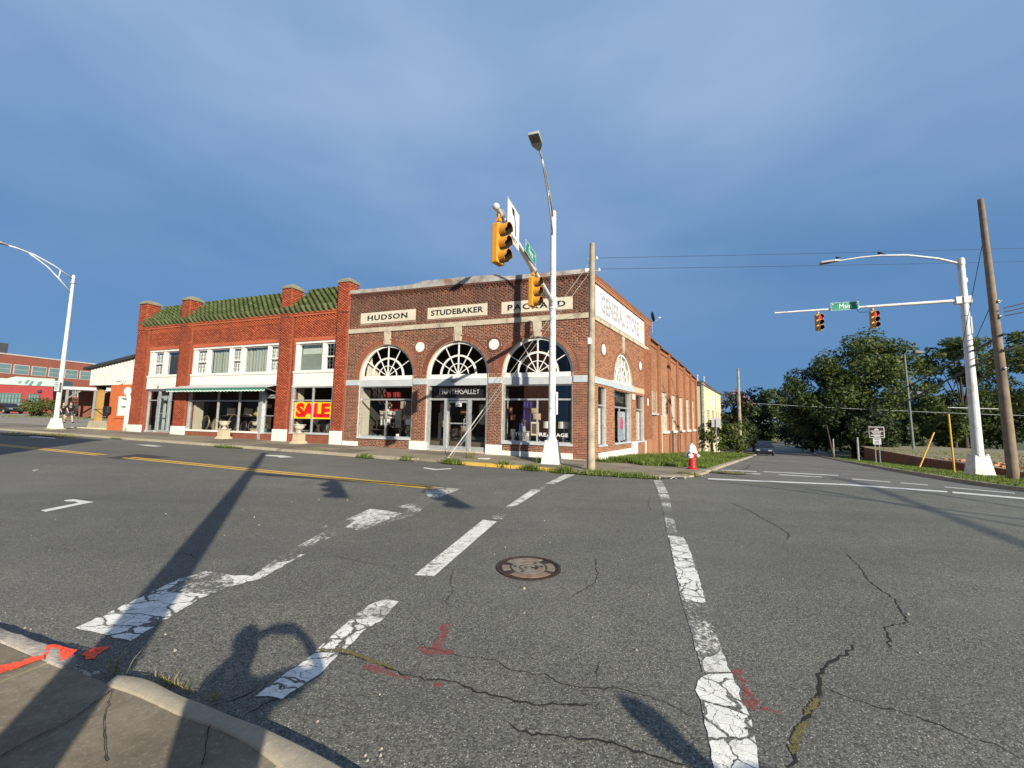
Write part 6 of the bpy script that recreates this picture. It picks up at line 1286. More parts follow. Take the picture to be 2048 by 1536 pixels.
cable('upper black cable from the brown pole slanting down left to the trees', [RU+np.array([-.15, -.25, 5.6]), rp(1690, 842, 78)], .045, .0)
for (y0, z_), lab in (((560, 6.6), 'highest loop of black cables right of the brown pole'), ((575, 6.45), 'middle loop of black cables right of the brown pole'), ((590, 6.3), 'third loop of black cables right of the brown pole'), ((612, 5.0), 'lowest thick black cable leaving the brown pole to the right')):
    cable(lab, [RU+np.array([-.08, -.28, z_-.0]), rp(2300, y0-40, 14.0)], .022, .12)
cable('pale cable crossing the dark trees at mid height', [rp(1385, 799, 62), rp(2120, 834, 40)], .03, .2, mat('pale cable', (.42, .43, .42), .5, .1, 3))
cable('grey rail bar in front of the dark bushes behind the white pole', [rp(1895, 815, 34), rp(1996, 818, 34)], .045, 0, STEEL, 'bar')
# wires outside the view whose shadows cross the right of the street
for i, ((x0, y0), (x1, y1), z_) in enumerate((((1420, 963), (2048, 1043), 7.6), ((1640, 985), (2048, 1058), 7.2), ((1700, 965), (2048, 1020), 8.2), ((1900, 1040), (2048, 1098), 7.0))):
    a, c = ground_at(x0, y0), ground_at(x1, y1); u = (c-a)/np.linalg.norm(c-a); off = np.array([.494, -.87, 0])*z_/math.tan(EL)+UP*z_
    cable('overhead cable above the street behind the viewer, strand %s' % ('nearest the pole', 'over the crosswalk', 'highest of the bundle', 'lowest of the bundle')[i], [a+off-u*7, c+off+u*9], .042, .0)
# ---- left street lamp
LP = np.array([-28.12, 24.551, .60]); LSL = thing('street_lamp', 'white street lamp with curved truss arm at the left edge by the parking lot', 'street lamp', tuple(LP), 0); M = ROOT[LSL.name]
base_box(LSL, .30, .17, .62); b = MB(M); b.tube([(0, 0, .6), (0, 0, 9.72)], [.125, .075], 16); b.lathe([(.09, 9.5), (.09, 9.62), (.06, 9.75)], 12); b.build('pole', POLEW, LSL, smooth=True, autosmooth=40)
b = MB(M); b.tube([TT(.05, 9.5), TT(.9, 10.02), TT(1.8, 10.37), TT(2.5, 10.48), TT(2.9, 10.50)], .045, 8); b.tube([TT(.05, 8.6), TT(.6, 9.25), TT(1.2, 9.86), TT(1.75, 10.22), TT(2.0, 10.38)], .04, 8); b.tube([TT(.62, 9.85), TT(.66, 9.3)], .03, 6); b.build('lamp_arm', POLEW, LSL, smooth=True); luminaire(M, TT(2.8, 10.5), DT, LSL, .16, .8)
b = MB(M); b.tube([(0, 0, 9.2), (0, 0, 9.3)], .14, 12); b.build('band', STEEL, LSL); b = MB(M@M4(-DL, DT, UP, (0, 0, 0))); b.box(-.2, .3, .16, .18, 2.32, 2.95); pl = b.build('plate', mat('pale green plate', (.60, .68, .64), .5, .05, 3), LSL); b = MB(M@M4(-DL, DT, UP, (0, 0, 0)))
for z, w in ((2.8, .3), (2.68, .4), (2.55, .36), (2.42, .3)): b.box(-.15, -.15+w, .181, .184, z, z+.05)
b.build('print', mat('dull green print', (.05, .18, .13), .6, .1, 4), pl)
# ---- our own pole, just left of the viewer, seen only as a shadow
NP = np.array([-.78, -.55, .12]); NSG = thing('signal_pole', 'white signal pole beside the viewer whose long shadow crosses the street', 'signal pole', tuple(NP)); M = ROOT[NSG.name]
base_box(NSG, .40, .24, .78); b = MB(M); b.tube([(0, 0, .8), (0, 0, 8.2)], [.165, .10], 16); b.build('pole', POLEW, NSG, smooth=True)
b = MB(M); b.tube([-DL*.05+UP*5.55, -DL*6.0+UP*5.9], [.085, .055], 12); b.build('mast_arm', POLEW, NSG); b = MB(M); b.tube([UP*8.1, UP*8.5-DT*.8, UP*8.9-DT*2.1, UP*8.95-DT*2.7], .035, 8); b.build('lamp_arm', POLEW, NSG)
signal('yellow traffic signal on the arm above the viewer, nearer its pole', tuple(NP-DL*2.75+UP*5.75), DT); signal('yellow traffic signal at the end of the arm above the viewer', tuple(NP-DL*5.6+UP*5.9), DT)
# ---- hydrant
hp = ground_at(1385, 936.5, .1); HY = thing('fire_hydrant', 'red fire hydrant with white bonnet and caps on the corner verge', 'hydrant', tuple(hp)); M = ROOT[HY.name]@np.array(M4(np.array([.8, -.6, 0]), np.array([.6, .8, 0]), UP, (0, 0, 0)))
RED = mat('hydrant red', (.50, .018, .022), .38, .1, 4); WHH = mat('hydrant white', (.78, .78, .77), .4, .05, 4)
b = MB(M); b.lathe([(.16, -.1), (.16, .03), (.125, .045), (.115, .08), (.11, .48), (.125, .50), (.125, .54)], 18); b.build('barrel', RED, HY, smooth=True, autosmooth=35)
b = MB(M); b.lathe([(.165, .54), (.17, .58), (.14, .60), (.135, .66), (.10, .75), (.05, .79), (.03, .80), (.03, .84), (.0, .845)], 18); b.build('bonnet', WHH, HY, smooth=True, autosmooth=35)
for v, r_ in (((1, 0), .055), ((-1, 0), .055), ((0, -1), .075)):
    b = MB(M); p = lambda k, z=.43: (v[0]*k, v[1]*k, z); b.tube([p(.09), p(.16)], r_*.8, 12); b.build('nozzle', RED, HY); b = MB(M); b.tube([p(.16), p(.21)], r_*1.05, 12); b.tube([p(.21), p(.25)], .022, 5); b.build('nozzle_cap', WHH, HY)
for a in range(8):
    b = MB(M); b.lathe([(.014, .5), (.014, .56)], 6, (.148*math.cos(a*.785), .148*math.sin(a*.785), 0)); b.build('bolt', WHH, HY)
# ---- stone urns on pedestals
URN = mat('cast stone', (.46, .37, .265), .85, .12, 3, bump=.3, dirt=(.35, .28, .2), dscale=3, damt=.5); URNW = mat('pale cast stone', (.50, .455, .37), .8, .1, 3, bump=.2)
def urn(label, s, t):
    c = FP(s, t, HF(s, 0)+.085); r = thing('garden_urn', label, 'urn', tuple(c), RZF); M = ROOT[r.name]; b = MB(M); r.scale = (.68, .68, .95)
    b.frustum(0, 0, 0, .07, .43, .42); b.frustum(0, 0, .07, .16, .40, .31); b.frustum(0, 0, .16, .52, .30, .29); b.frustum(0, 0, .52, .57, .34, .34); b.build('pedestal', URN, r, bevel=.015)
    b = MB(M); b.lathe([(.17, .57), (.17, .61), (.08, .65), (.07, .69), (.12, .72), (.26, .76), (.33, .85), (.35, .93), (.42, .955), (.43, .99), (.37, .99), (.30, .93), (.0, .90)], 22); b.build('bowl', URNW, r, smooth=True, autosmooth=40); return r
urn('cast stone urn on a pedestal outside the middle shopfront of the row', 19.25, .7); urn('cast stone urn on a pedestal outside the window with the sale banner', 14.05, .7)
# ---- dish and roof vents
dp = SP(9.45, .05, 7.0); DS = thing('satellite_dish', 'dark satellite dish on a mast at the parapet step of the showroom', 'satellite dish', tuple(dp)); b = MB(); b.tube([dp, dp+UP*.62, dp+UP*.75+DB*.1], .03, 6); b.build('mast', STEEL, DS)
ax_ = np.array([.96, -.12, .22]); ax_ /= np.linalg.norm(ax_); c = dp+UP*.98; q = np.cross(UP, ax_); q /= np.linalg.norm(q); b = MB(M4(q, np.cross(ax_, q), ax_, c)); b.lathe([(.02, 0), (.16, .02), (.27, .06), (.31, .09), (.31, .075), (.27, .045), (.16, .005), (.02, -.015)], 22, (0, 0, 0), .9, 1.05); b.build('reflector', mat('dark dish', (.03, .03, .033), .5, .1, 4), DS, smooth=True)
b = MB(); e_ = c+ax_*.55-UP*.18; b.tube([c-UP*.38, e_], .018, 6); b.build('feed_arm', STEEL, DS); b = MB(); b.tube([e_-ax_*.02, e_-ax_*.14+UP*.04], .05, 8); b.build('feed_horn', SIGNW, DS)
for d, n, z0, h, lab in ((26.0, -.7, 5.4, .95, 'short white vent pipe at the far end of the brick wing roof'), (33.5, -1, 5.3, 1.6, 'thin grey vent pipe on the yellow building roof, left of its pair'), (38.5, -1, 5.3, 1.9, 'thin grey vent pipe on the yellow building roof, right of its pair')):
    p = SP(d, n, z0); b = MB(); b.tube([p, p+UP*h], .09, 8); b.lathe([(.13, h), (.13, h+.12), (.02, h+.18)], 8, tuple(p)); tag(b.build('vent_pipe', GREYP), lab, 'vent pipe')
# ---- signs along the side street
p0 = SP(26.6, 1.5, HS(26.6, 1.5)+.1); r = thing('road_sign', 'back of a grey sign on a post in the verge near the yellow building', 'sign', tuple(p0)); b = MB(); b.tube([p0-UP*.2, p0+UP*3.2], .04, 6); b.build('post', STEEL, r); b = MB(M4(DN, DB, UP, p0)); b.box(-.38, .38, .03, .045, 2.5, 3.35); b.build('sign_plate', mat('grey sign back', (.50, .51, .52), .5, .1, 3), r)
d0 = ray(1757, 925); k = np.dot(C0+DN*12.5-EYE, DN)/np.dot(d0, DN); p0 = EYE+d0*k; p0[2] = H(p0[0], p0[1])+.1; IS = thing('information_sign', 'brown and white square information sign above a small plate on the right verge', 'sign', tuple(p0)); Mi = M4(np.array([.80, -.6, 0]), np.array([.6, .8, 0]), UP, p0)
b = MB(Mi)
for x in (-.12, .12): b.box(x-.03, x+.03, 0, .05, -.2, 1.62)
b.build('post', STEEL, IS); BRN = mat('brown sign face', (.045, .022, .018), .5, .1, 3); b = MB(Mi); b.box(-.44, .44, -.03, -.01, 1.92, 2.76); b.build('sign_plate', SIGNW, IS, bevel=.01); b = MB(Mi); b.box(-.40, .40, -.036, -.031, 1.97, 2.71); b.build('brown_face', BRN, IS)
b = MB(Mi); b.prism([(-.14, 2.5), (-.1, 2.58), (0, 2.63), (.1, 2.58), (.14, 2.5)], -.040, -.0365)
for z, w in ((2.40, .34), (2.30, .26), (2.18, .22), (2.08, .34), (2.01, .18)): b.box(-w, w, -.040, -.0365, z, z+.055)
b.build('print', SIGNW, IS); b = MB(Mi); b.box(-.23, .23, -.03, -.01, 1.42, 1.88); lp_ = b.build('lower_plate', SIGNW, IS); b = MB(Mi)
for z, w in ((1.77, .14), (1.62, .12), (1.52, .12)): b.box(-w, w, -.034, -.031, z, z+.04)
b.build('print', BRN, lp_)
p0 = rp(1827, 897, 45); r = thing('street_lamp', 'old double headed lamp pole behind the gravel lot in front of the trees', 'street lamp', tuple(p0)); b = MB(); b.tube([p0, p0+np.array([-.25, 0, 10.7])], [.13, .10], 8); b.build('pole', mat('grey green pole', (.14, .16, .14), .7, .2, 2), r)
for z, k in ((10.7, .9), (6.0, .6)): b = MB(); q = p0+np.array([-.3*z/12.9, 0, z]); b.tube([q, q+np.array([.4, 0, .5]), q+np.array([1.1*k, -.2, .35])], .05, 6); b.hexa([q+np.array(v) for v in ((1.0*k, -.4, .15), (2.3*k, -.4, .15), (2.3*k, .1, .15), (1.0*k, .1, .15))], [q+np.array(v) for v in ((1.0*k, -.4, .5), (2.1*k, -.4, .4), (2.1*k, .1, .4), (1.0*k, .1, .5))]); b.build('lamp_head', mat('dark lamp metal', (.10, .105, .11), .4, .2, 3, metal=.5), r)
for d, n, zt, rr, lab in ((36.8, 2.8, 9.0, .16, 'grey wooden utility pole in front of the pink blossomed tree'),):
    p0 = SP(d, n, HS(d, n)); r = thing('utility_pole', lab, 'utility pole', tuple(p0)); b = MB(); b.tube([p0-UP*.2, p0+UP*9.75], [.19, .12], 8); b.build('pole', WOODP, r)
for d, n, h, lab in ((48, 12.0, 2.3, 'pale post under the dark tree, left of two by the far kerb'), (33, 12.3, 2.2, 'grey post under the dark tree, right of two by the far kerb')):
    p0 = SP(d, n, HS(d, n)); b = MB(); b.tube([p0-UP*.2, p0+UP*h], .075, 8); tag(b.build('wooden_post', STEEL), lab, 'post')
p0 = SP(52, 2.2, HS(52, 2)); r = thing('road_sign', 'small white road sign left of the parked dark car', 'sign', tuple(p0)); b = MB(); b.tube([p0, p0+UP*2.6], .04, 6); b.build('post', STEEL, r); b = MB(M4(DN, DB, UP, p0)); b.box(-.4, .4, -.05, -.03, 1.8, 2.7); b.build('sign_plate', SIGNW, r)
# ---- sale banner (hangs in the window)
SBN = thing('sale_banner', 'bright yellow banner with big red letters hanging in the right shopfront of the row', 'banner', tuple(FP(14, -.08, 1.5))); b = MB(MF); b.box(12.86, 15.30, -.080, -.074, 1.50, 2.36); b.build('cloth', mat('banner yellow', (.85, .58, .02), .5, .04, 3), SBN)
text('SALE', M4(-DL, UP, DT, C0-DT*.0737), (-15.20, -12.98, 1.57, 2.31), mat('banner red', (.70, .012, .012), .5, .04, 3), SBN, 'lettering', .003, .06, .92)
# ================================================================== goods on show behind the glass
CLOTH = {k: mat(k+' fabric', c, .9, .2, 6) for k, c in dict(cream=(.55, .50, .40), brown=(.14, .085, .05), blue=(.012, .02, .16), navy=(.02, .03, .06), red=(.20, .012, .012), tan=(.38, .28, .18), floral=(.50, .46, .32), grey=(.30, .30, .29), green=(.04, .08, .025), rust=(.32, .12, .06), taupe=(.26, .20, .15)).items()}
CER = mat('white ceramic', (.72, .71, .67), .25, .05, 3); SHADE = mat('white lampshade', (.74, .72, .66), .8, .05, 8); GILT = mat('dull gilt frame', (.26, .20, .09), .5, .3, 12, metal=.4); BRZ = mat('dark bronze frame', (.06, .05, .04), .5, .3, 12, metal=.3)
MIRR = mat('mirror glass', (.22, .24, .24), .08, .05, 3, metal=1.0); TEALG = mat('teal glass', (.05, .20, .18), .15, .2, 6); SMOKE = mat('smoked mirror', (.05, .055, .06), .1, .1, 3, metal=.8)
def at_s(s, t, z): return FP(s, t, z)
def table_lamp(label, s, t, z, h=.72, gourd=True, sr=.21):
    c = at_s(s, t, z); r = thing('table_lamp', label, 'lamp', tuple(c), RZF); M = ROOT[r.name]; b = MB(M)
    b.lathe([(.09, 0), (.09, .02), (.05, .04), (.11, .12), (.06, .22), (.10, .30), (.05, .40), (.015, .42), (.015, h-.2)] if gourd else [(.08, 0), (.08, .02), (.02, .04), (.015, h-.2)], 14); b.build('base', CER if gourd else STEEL, r, smooth=True)
    b = MB(M); b.lathe([(sr, h-.28), (sr*.96, h)], 20); b.build('lamp_shade', SHADE, r, smooth=True, autosmooth=50); b = MB(M); b.tube([(0, 0, h), (0, 0, h+.03)], .012, 6); b.build('finial', STEEL, r); return r
def cushion(label, s, t, z, w, h, m, rot=0., d=.12):
    c = at_s(s, t, z+h/2); b = MB(M4(DL, DT, UP, c)); n = 10; V = []; cr_, sr_ = math.cos(rot), math.sin(rot)
    for sg in (1, -1):
        for i in range(n+1):
            for j in range(n+1):
                u, v = 2*i/n-1, 2*j/n-1; pinch = 1-.10*(u*u*v*v*0+(1-abs(u))*0+abs(u*v)*0)+.0; bul = max(0, (1-u**4)*(1-v**4))**.5
                x = u*w/2*(1-.07*(1-v*v)*0+.05*abs(v)**3-.05*(1-abs(v))); zz = v*h/2*(1+.05*abs(u)**3-.05*(1-abs(u))); V.append((x*cr_-zz*sr_, sg*d*.5*bul, x*sr_+zz*cr_))
    k = (n+1)**2; F = []
    for q in (0, k):
        for i in range(n):
            for j in range(n): a = q+i*(n+1)+j; F.append((a, a+1, a+n+2, a+n+1) if q else (a, a+n+1, a+n+2, a+1))
    b.add(V, F); o = b.build('cushion', m, smooth=True, loc=tuple(at_s(s, t, z))); return tag(o, label, 'cushion')
def mirror(label, s, t, z, rx, rz_, fm=GILT, gl=MIRR, beads=0, tilt=.12, fw=.05):
    c = at_s(s, t, z+rz_+fw); r = thing('mirror', label, 'mirror', tuple(at_s(s, t, z)), RZF); F_ = M4(DL, DT*math.cos(tilt)+UP*math.sin(tilt), UP*math.cos(tilt)-DT*math.sin(tilt), c); b = MB(F_); n = 32; V = []
    for i in range(n):
        a = 2*math.pi*i/n; ca, sa = math.cos(a), math.sin(a)
        for k, y in ((0, .0), (fw*.5, .03), (fw, .0)): V.append(((rx+k)*ca, y, (rz_+k)*sa))
    b.add(V, [(3*i+j, 3*i+j+1, 3*((i+1) % n)+j+1, 3*((i+1) % n)+j) for i in range(n) for j in (0, 1)])
    if beads:
        for i in range(beads): a = 2*math.pi*i/beads; b.ball(((rx+fw*.8)*math.cos(a), .02, (rz_+fw*.8)*math.sin(a)), fw*.55, n=6, m=4)
    b.build('frame', fm, r); b = MB(F_); b.add([(0, .004, 0)]+[(rx*math.cos(2*math.pi*i/n), .004, rz_*math.sin(2*math.pi*i/n)) for i in range(n)], [(0, i+1, (i+1) % n+1) for i in range(n)]); b.build('glass', gl, r); return r
FLOW = {k: leaf_mat('petals '+k, a, b_, .2) for k, a, b_ in (('white', (.55, .52, .45), (.72, .70, .62)), ('pink', (.55, .22, .24), (.65, .45, .40)), ('yellow', (.60, .48, .12), (.66, .58, .30)), ('green', (.03, .06, .02), (.07, .12, .035)))}
def bouquet(label, s, t, z, h=.5, r_=.16, fl='white', pot=CER, n=90):
    c = at_s(s, t, z); r = thing('vase', label, 'vase', tuple(c), RZF); M = ROOT[r.name]; b = MB(M); b.lathe([(.06, 0), (.10, .1), (.07, .2), (.09, .24)], 12); b.build('pot', pot, r, smooth=True)
    for nm, k, m_ in (('foliage', n, 'green'), ('blossom', n, fl)):
        P = RNG.normal(0, 1, (k, 3)); P /= np.linalg.norm(P, axis=1)[:, None]; P *= RNG.uniform(.5, 1, (k, 1)); P = c+P*np.array([r_, r_, h*.35])+UP*(h*.68); q = leafquads(P, .05 if nm == 'foliage' else .04); mesh_np(nm, q[0], q[1], FLOW[m_], r, None, q[2])
    return r
def leafquads(P, size, upbias=.4, c=None):
    n = len(P); d = RNG.normal(0, 1, (n, 3)); d[:, 2] += upbias
    if c is not None: d += (P-c)/(np.linalg.norm(P-c, axis=1)[:, None]+1e-6)*1.1
    d /= np.linalg.norm(d, axis=1)[:, None]; a = np.cross(d, RNG.normal(0, 1, (n, 3))); a /= np.linalg.norm(a, axis=1)[:, None]; b = np.cross(d, a); s = size*RNG.uniform(.6, 1.35, (n, 1))
    v = np.stack([P-a*s*.5, P+b*s*.32, P+a*s*.5, P-b*s*.32], 1).reshape(-1, 3); return v, np.arange(4*n).reshape(-1, 4), np.repeat(np.clip(RNG.normal(.5, .28, n), 0, 1), 4)
def hanging(label, s0, s1, z0, z1, t, m, cat='cloth', amp=.04, per=.16):
    c = at_s((s0+s1)/2, t, z0); r = thing('draped_cloth', label, cat, tuple(c), RZF); curtain(MF, s0, s1, z0, z1, t, r, m, amp, 'cloth', per); return r
# left window of the showroom
table_lamp('white drum table lamp left of the plant in the left showroom window', 10.15, -.75, .60, .95, False, .24); table_lamp('white drum table lamp right of the plant in the left showroom window', 8.75, -.85, .60, .98, False, .22)
hanging('brown cloth hanging over the plant in the left showroom window', 8.85, 9.5, 1.75, 2.44, -.9, CLOTH['taupe'], amp=.09, per=.3); hanging('dark red cloth hanging at the back of the left showroom window', 9.9, 10.9, 1.9, 2.95, -1.6, CLOTH['red']); hanging('striped cream cloth hanging behind the mullion of the left showroom window', 9.2, 9.55, 1.15, 2.0, -.7, CLOTH['cream'], amp=.03, per=.07)
bouquet('leafy plant with cream petals in the middle of the left showroom window', 9.45, -.8, .60, 1.0, .34, 'white', CER, 160); bouquet('white flower ball hanging high in the left showroom window', 10.05, -.8, 1.9, .5, .22, 'white', CER, 80)
cushion('cream box cushion standing on the shelf in the left showroom window', 10.55, -1.3, 1.55, .75, .42, CLOTH['cream']); cushion('grey cushion beside the cream one in the left showroom window', 9.95, -1.35, 1.55, .5, .4, CLOTH['grey'])
SHB = mat('dark shelf wood', (.06, .04, .03), .6, .3, 3)
def shelf(label, s0, s1, z, t0, t1, legs=True):
    r = thing('shelf', label, 'shelf', tuple(at_s((s0+s1)/2, (t0+t1)/2, .6)), RZF); b = MB(MF); b.box(s0, s1, t0, t1, z-.04, z); b.build('board', SHB, r)
    for s in (s0+.04, s1-.04): b = MB(MF); b.box(s-.02, s+.02, t0+.02, t1-.02, .6, z-.04); b.build('leg', SHB, r)
shelf('dark wooden shelf with the cushions in the left showroom window', 9.6, 11.0, 1.54, -1.6, -1.1); shelf('low dark table at the left of the left showroom window', 10.2, 11.0, 1.05, -1.05, -.7)
for i, (s, m_, n) in enumerate(((10.8, TEALG, 'leftmost'), (10.5, TEALG, 'second'), (10.22, TEALG, 'third'))): b = MB(); c = at_s(s, -.5, .6); b.lathe([(.07, 0), (.09, .1), (.06, .17), (.07, .19)], 10, tuple(c)); tag(b.build('glass_vase', m_, smooth=True), n+' small teal vase on the floor of the left showroom window', 'vase', None)
b = MB(); c = at_s(8.5, -.5, .6); b.lathe([(.18, 0), (.24, .16), (.16, .22)], 12, tuple(c)); tag(b.build('glass_bowl', TEALG, smooth=True), 'wide teal glass bowl at the right end of the left showroom window', 'bowl')
# right window of the showroom
hanging('deep blue drape hanging in the right showroom window', 2.55, 3.05, .95, 2.42, -.7, CLOTH['blue'], amp=.05, per=.14); hanging('bright blue scarf hanging from the drape in the right showroom window', 2.95, 3.12, .85, 1.5, -.5, mat('bright blue fabric', (.02, .09, .36), .8, .2, 6), amp=.03, per=.1)
table_lamp('white gourd table lamp just left of the white signal pole in the window', 1.83, -.62, .60, .98, True, .26); table_lamp('white gourd table lamp just right of the white signal pole in the window', 1.2, -.66, .60, .98, True, .25)
for s, z, w, h, m_, lab in ((2.48, 2.05, .34, .26, 'tan', 'top round tan cushion hung beside the blue drape'), (2.38, 1.78, .36, .28, 'tan', 'lower round tan cushion hung beside the blue drape'), (3.55, 2.05, .18, .3, 'rust', 'rust coloured textile roll hung at the left of the right showroom window'), (3.45, 1.75, .24, .26, 'rust', 'lower rust coloured cushion at the left of the right showroom window')): cushion(lab+' ', s, -.62, z-.15, w, h, CLOTH[m_])
bouquet('pink and white flower arrangement in front of the blue drape', 2.9, -.45, 1.1, .55, .13, 'pink', STEEL, 70); bouquet('branch of white blossom right of the lamps in the window', .98, -.55, .6, .8, .2, 'white', BRZ, 90); bouquet('dark foliage plant at the right end of the right showroom window', 1.0, -1.0, 1.0, .7, .28, 'green', BRZ, 90)
b = MB(MF); r = thing('picture', 'framed flower picture standing in the right showroom window', 'picture', tuple(at_s(2.45, -.55, 1.0)), RZF); b.box(2.26, 2.62, -.56, -.53, .98, 1.55); b.build('frame', mat('cream mat board', (.62, .56, .40), .7, .1, 5), r); b = MB(MF); b.box(2.31, 2.57, -.529, -.526, 1.05, 1.48); b.build('print', mat('dark floral print', (.10, .07, .04), .6, .8, 14), r)
b = MB(MF); r = thing('display_box', 'grey display box under the flower arrangement in the right showroom window', 'box', tuple(at_s(2.85, -.5, .6)), RZF); b.box(2.66, 3.06, -.65, -.32, .6, 1.14); b.box(2.63, 3.09, -.68, -.29, 1.10, 1.16); b.build('case', CLOTH['grey'], r, bevel=.01)
table_lamp('small white lamp without pleats at the left of the right showroom window', 3.45, -.7, .6, .62, True, .12)
for i in range(9):
    s = .95+i*.3; b = MB(); c = at_s(s, -.42, .6); b.lathe([(.05, 0), (.065, .06), (.03, .12), (.035, .16)], 8, tuple(c)); b.tube([c+UP*.1, c+UP*.22+DL*.06, c+UP*.16+DL*.14], .012, 5); tag(b.build('ornament', BRZ if i % 2 else CER, smooth=True), ('small %s curled ornament on the right showroom window sill, %s from the right' % ('bronze' if i % 2 else 'white', ['first', 'second', 'third', 'fourth', 'fifth', 'sixth', 'seventh', 'eighth', 'ninth'][i])), 'ornament', 'curled ornaments along the window sill')
# entrance
for s, z0, z1, w, m_, lab in ((6.85, 1.25, 2.35, .5, 'tan', 'tan textiles hanging left of the glass door'), (7.1, .5, 1.9, .2, 'cream', 'cream strip of cloth at the left jamb of the entrance'), (6.62, .45, 2.0, .16, 'brown', 'brown cloth hanging close to the glass door'), (4.95, 1.4, 2.3, .34, 'floral', 'pale shell strings hanging right of the glass door'), (5.1, .5, 1.3, .2, 'navy', 'dark cloth low at the right of the entrance')): hanging(lab, s-w/2, s+w/2, z0, z1, -.75, CLOTH[m_], amp=.05, per=.12)
for i, (s, z, w, h, m_) in enumerate(((6.1, 2.0, .42, .3, 'brown'), (5.8, 1.72, .5, .32, 'taupe'), (5.65, 1.45, .45, .3, 'brown'), (6.0, 1.2, .5, .3, 'taupe'))): cushion(('highest', 'second', 'third', 'lowest')[i]+' brown cushion of the pile seen through the glass door', s, -1.2, z-.2, w, h, CLOTH[m_])
b = MB(MF); r = thing('price_board', 'white board with red hearts standing behind the lower glass of the door', 'board', tuple(at_s(5.75, -.6, .34)), RZF); b.box(5.58, 5.9, -.62, -.59, .34, 1.02); b.build('board', SIGNW, r); b = MB(MF)
for s in (5.64, 5.74, 5.84): b.box(s-.035, s+.035, -.588, -.585, .86, .98)
b.build('print', mat('red print', (.55, .03, .03), .6, .1, 4), r)
# middle shopfront of the row
for s, rx, rz_, fm, gl, bd, lab in ((22.75, .30, .42, GILT, SMOKE, 0, 'oval dark mirror with gilt ring at the left end of the middle shopfront'), (21.75, .18, .22, GILT, SMOKE, 18, 'round mirror with a broad golden leaf frame in the middle shopfront'), (20.45, .36, .46, GILT, SMOKE, 0, 'large oval dark mirror left of the urn in the middle shopfront'), (18.85, .34, .34, BRZ, SMOKE, 0, 'round dark topped mirror right of the urn in the middle shopfront'), (19.6, .2, .28, BRZ, SMOKE, 0, 'small dark oval mirror behind the urn')): mirror(lab, s, -.62, .66, rx, rz_, fm, gl, bd, fw=.16 if bd else .045)
cushion('cream box pillow on the back shelf of the middle shopfront', 21.35, -1.1, 1.62, .72, .42, CLOTH['cream']); cushion('cream patterned pillow right of the box pillow', 19.95, -1.1, 1.62, .72, .42, CLOTH['floral'], .12); cushion('cream pillow with yellow flowers', 18.95, -.9, 1.55, .45, .5, FLOW['yellow'], .5)
shelf('long dark shelf with pillows in the middle shopfront', 18.5, 22.2, 1.6, -1.45, -.95)
bouquet('cream flower bunch low in the middle shopfront', 21.15, -.7, .66, .5, .3, 'white', CER, 120); bouquet('green leaf plant by the door of the middle shopfront', 18.0, -.7, .66, .55, .22, 'white', TEALG, 90); b = MB(MF); b.box(17.85, 18.1, -.22, -.215, 1.2, 2.1); tag(b.build('notice', SIGNW), 'white paper notice taped inside the glass beside the shop door', 'notice')
urn('weathered stone urn inside the middle shopfront behind the glass', 18.75, -.75); cushion('pile of cream cloth in the lower door glass of the row', 17.0, -.7, .6, .6, .7, CLOTH['floral'], .2, .3); hanging('floral cloth hanging in the door glass of the row', 16.75, 17.0, 1.2, 1.9, -.6, CLOTH['floral']); cushion('brown basket on the shopfront floor at the left', 21.45, -.5, .66, .4, .3, CLOTH['tan']); cushion('pale patterned tins on the high shelf at the right', 18.75, -1.4, 2.05, .5, .25, CLOTH['floral'])
# sale window
mirror('oval mirror with a dark beaded frame under the sale banner', 13.85, -.55, .70, .22, .30, BRZ, MIRR, 26, fw=.11); mirror('large round tray mirror with thin gilt rim under the sale banner', 13.15, -.5, .70, .36, .36, GILT, mat('tarnished mirror', (.20, .20, .14), .25, .2, 3, metal=.6), 0, fw=.03); b = MB(MF); r = thing('gift_box', 'black box with a grey lid at the left of the sale window', 'box', tuple(at_s(15.05, -.5, .7)), RZF); b.box(14.85, 15.2, -.6, -.35, .7, .84); b.build('case', BLACK, r, bevel=.02); b = MB(MF); b.box(14.82, 15.23, -.63, -.32, .84, .90); b.build('lid', STEEL, r, bevel=.02)
bouquet('dark bush in a pot behind the left urn bowl', 14.6, -.9, .7, .7, .3, 'green', BRZ, 60)
# left shopfront: A frame board and dark things
b = MB(MF); r = thing('sandwich_board', 'small cream sandwich board behind the left shop door', 'sign', tuple(at_s(25.7, -.5, .55)), RZF); b.prism([(25.5, .55), (25.95, .55), (25.78, 1.05), (25.68, 1.05)], -.52, -.48); b.build('panel', CLOTH['cream'], r); hanging('white papers hanging inside the left shop door', 25.5, 25.7, 1.5, 2.2, -.9, CLOTH['cream'])
# ================================================================== people
def skin(name, J, E_, m, parent, sub=1, root=0):
    ks = list(J); me = bpy.data.meshes.new(name); me.from_pydata([J[k][0] for k in ks], [], []); me = bpy.data.meshes.new(name); me.from_pydata([J[k][0] for k in ks], [(ks.index(a), ks.index(b)) for a, b in E_], [])
    o = bpy.data.objects.new(name, me); _link(o, parent); o.modifiers.new('skin', 'SKIN'); 
    if not me.skin_vertices: 
        bm = bmesh.new(); bm.from_mesh(me); bm.verts.layers.skin.verify(); bm.to_mesh(me); bm.free()
    for i, k in enumerate(ks):
        sv = me.skin_vertices[0].data[i]; r = J[k][1]; sv.radius = (r, r) if not hasattr(r, '__len__') else r; sv.use_root = (i == root)
    s = o.modifiers.new('subsurf', 'SUBSURF'); s.levels = sub; s.render_levels = sub+1; me.materials.append(m); ROOT[o.name] = ROOT[parent.name]
    return o
SKINM = mat('skin', (.50, .30, .21), .55, .1, 6)
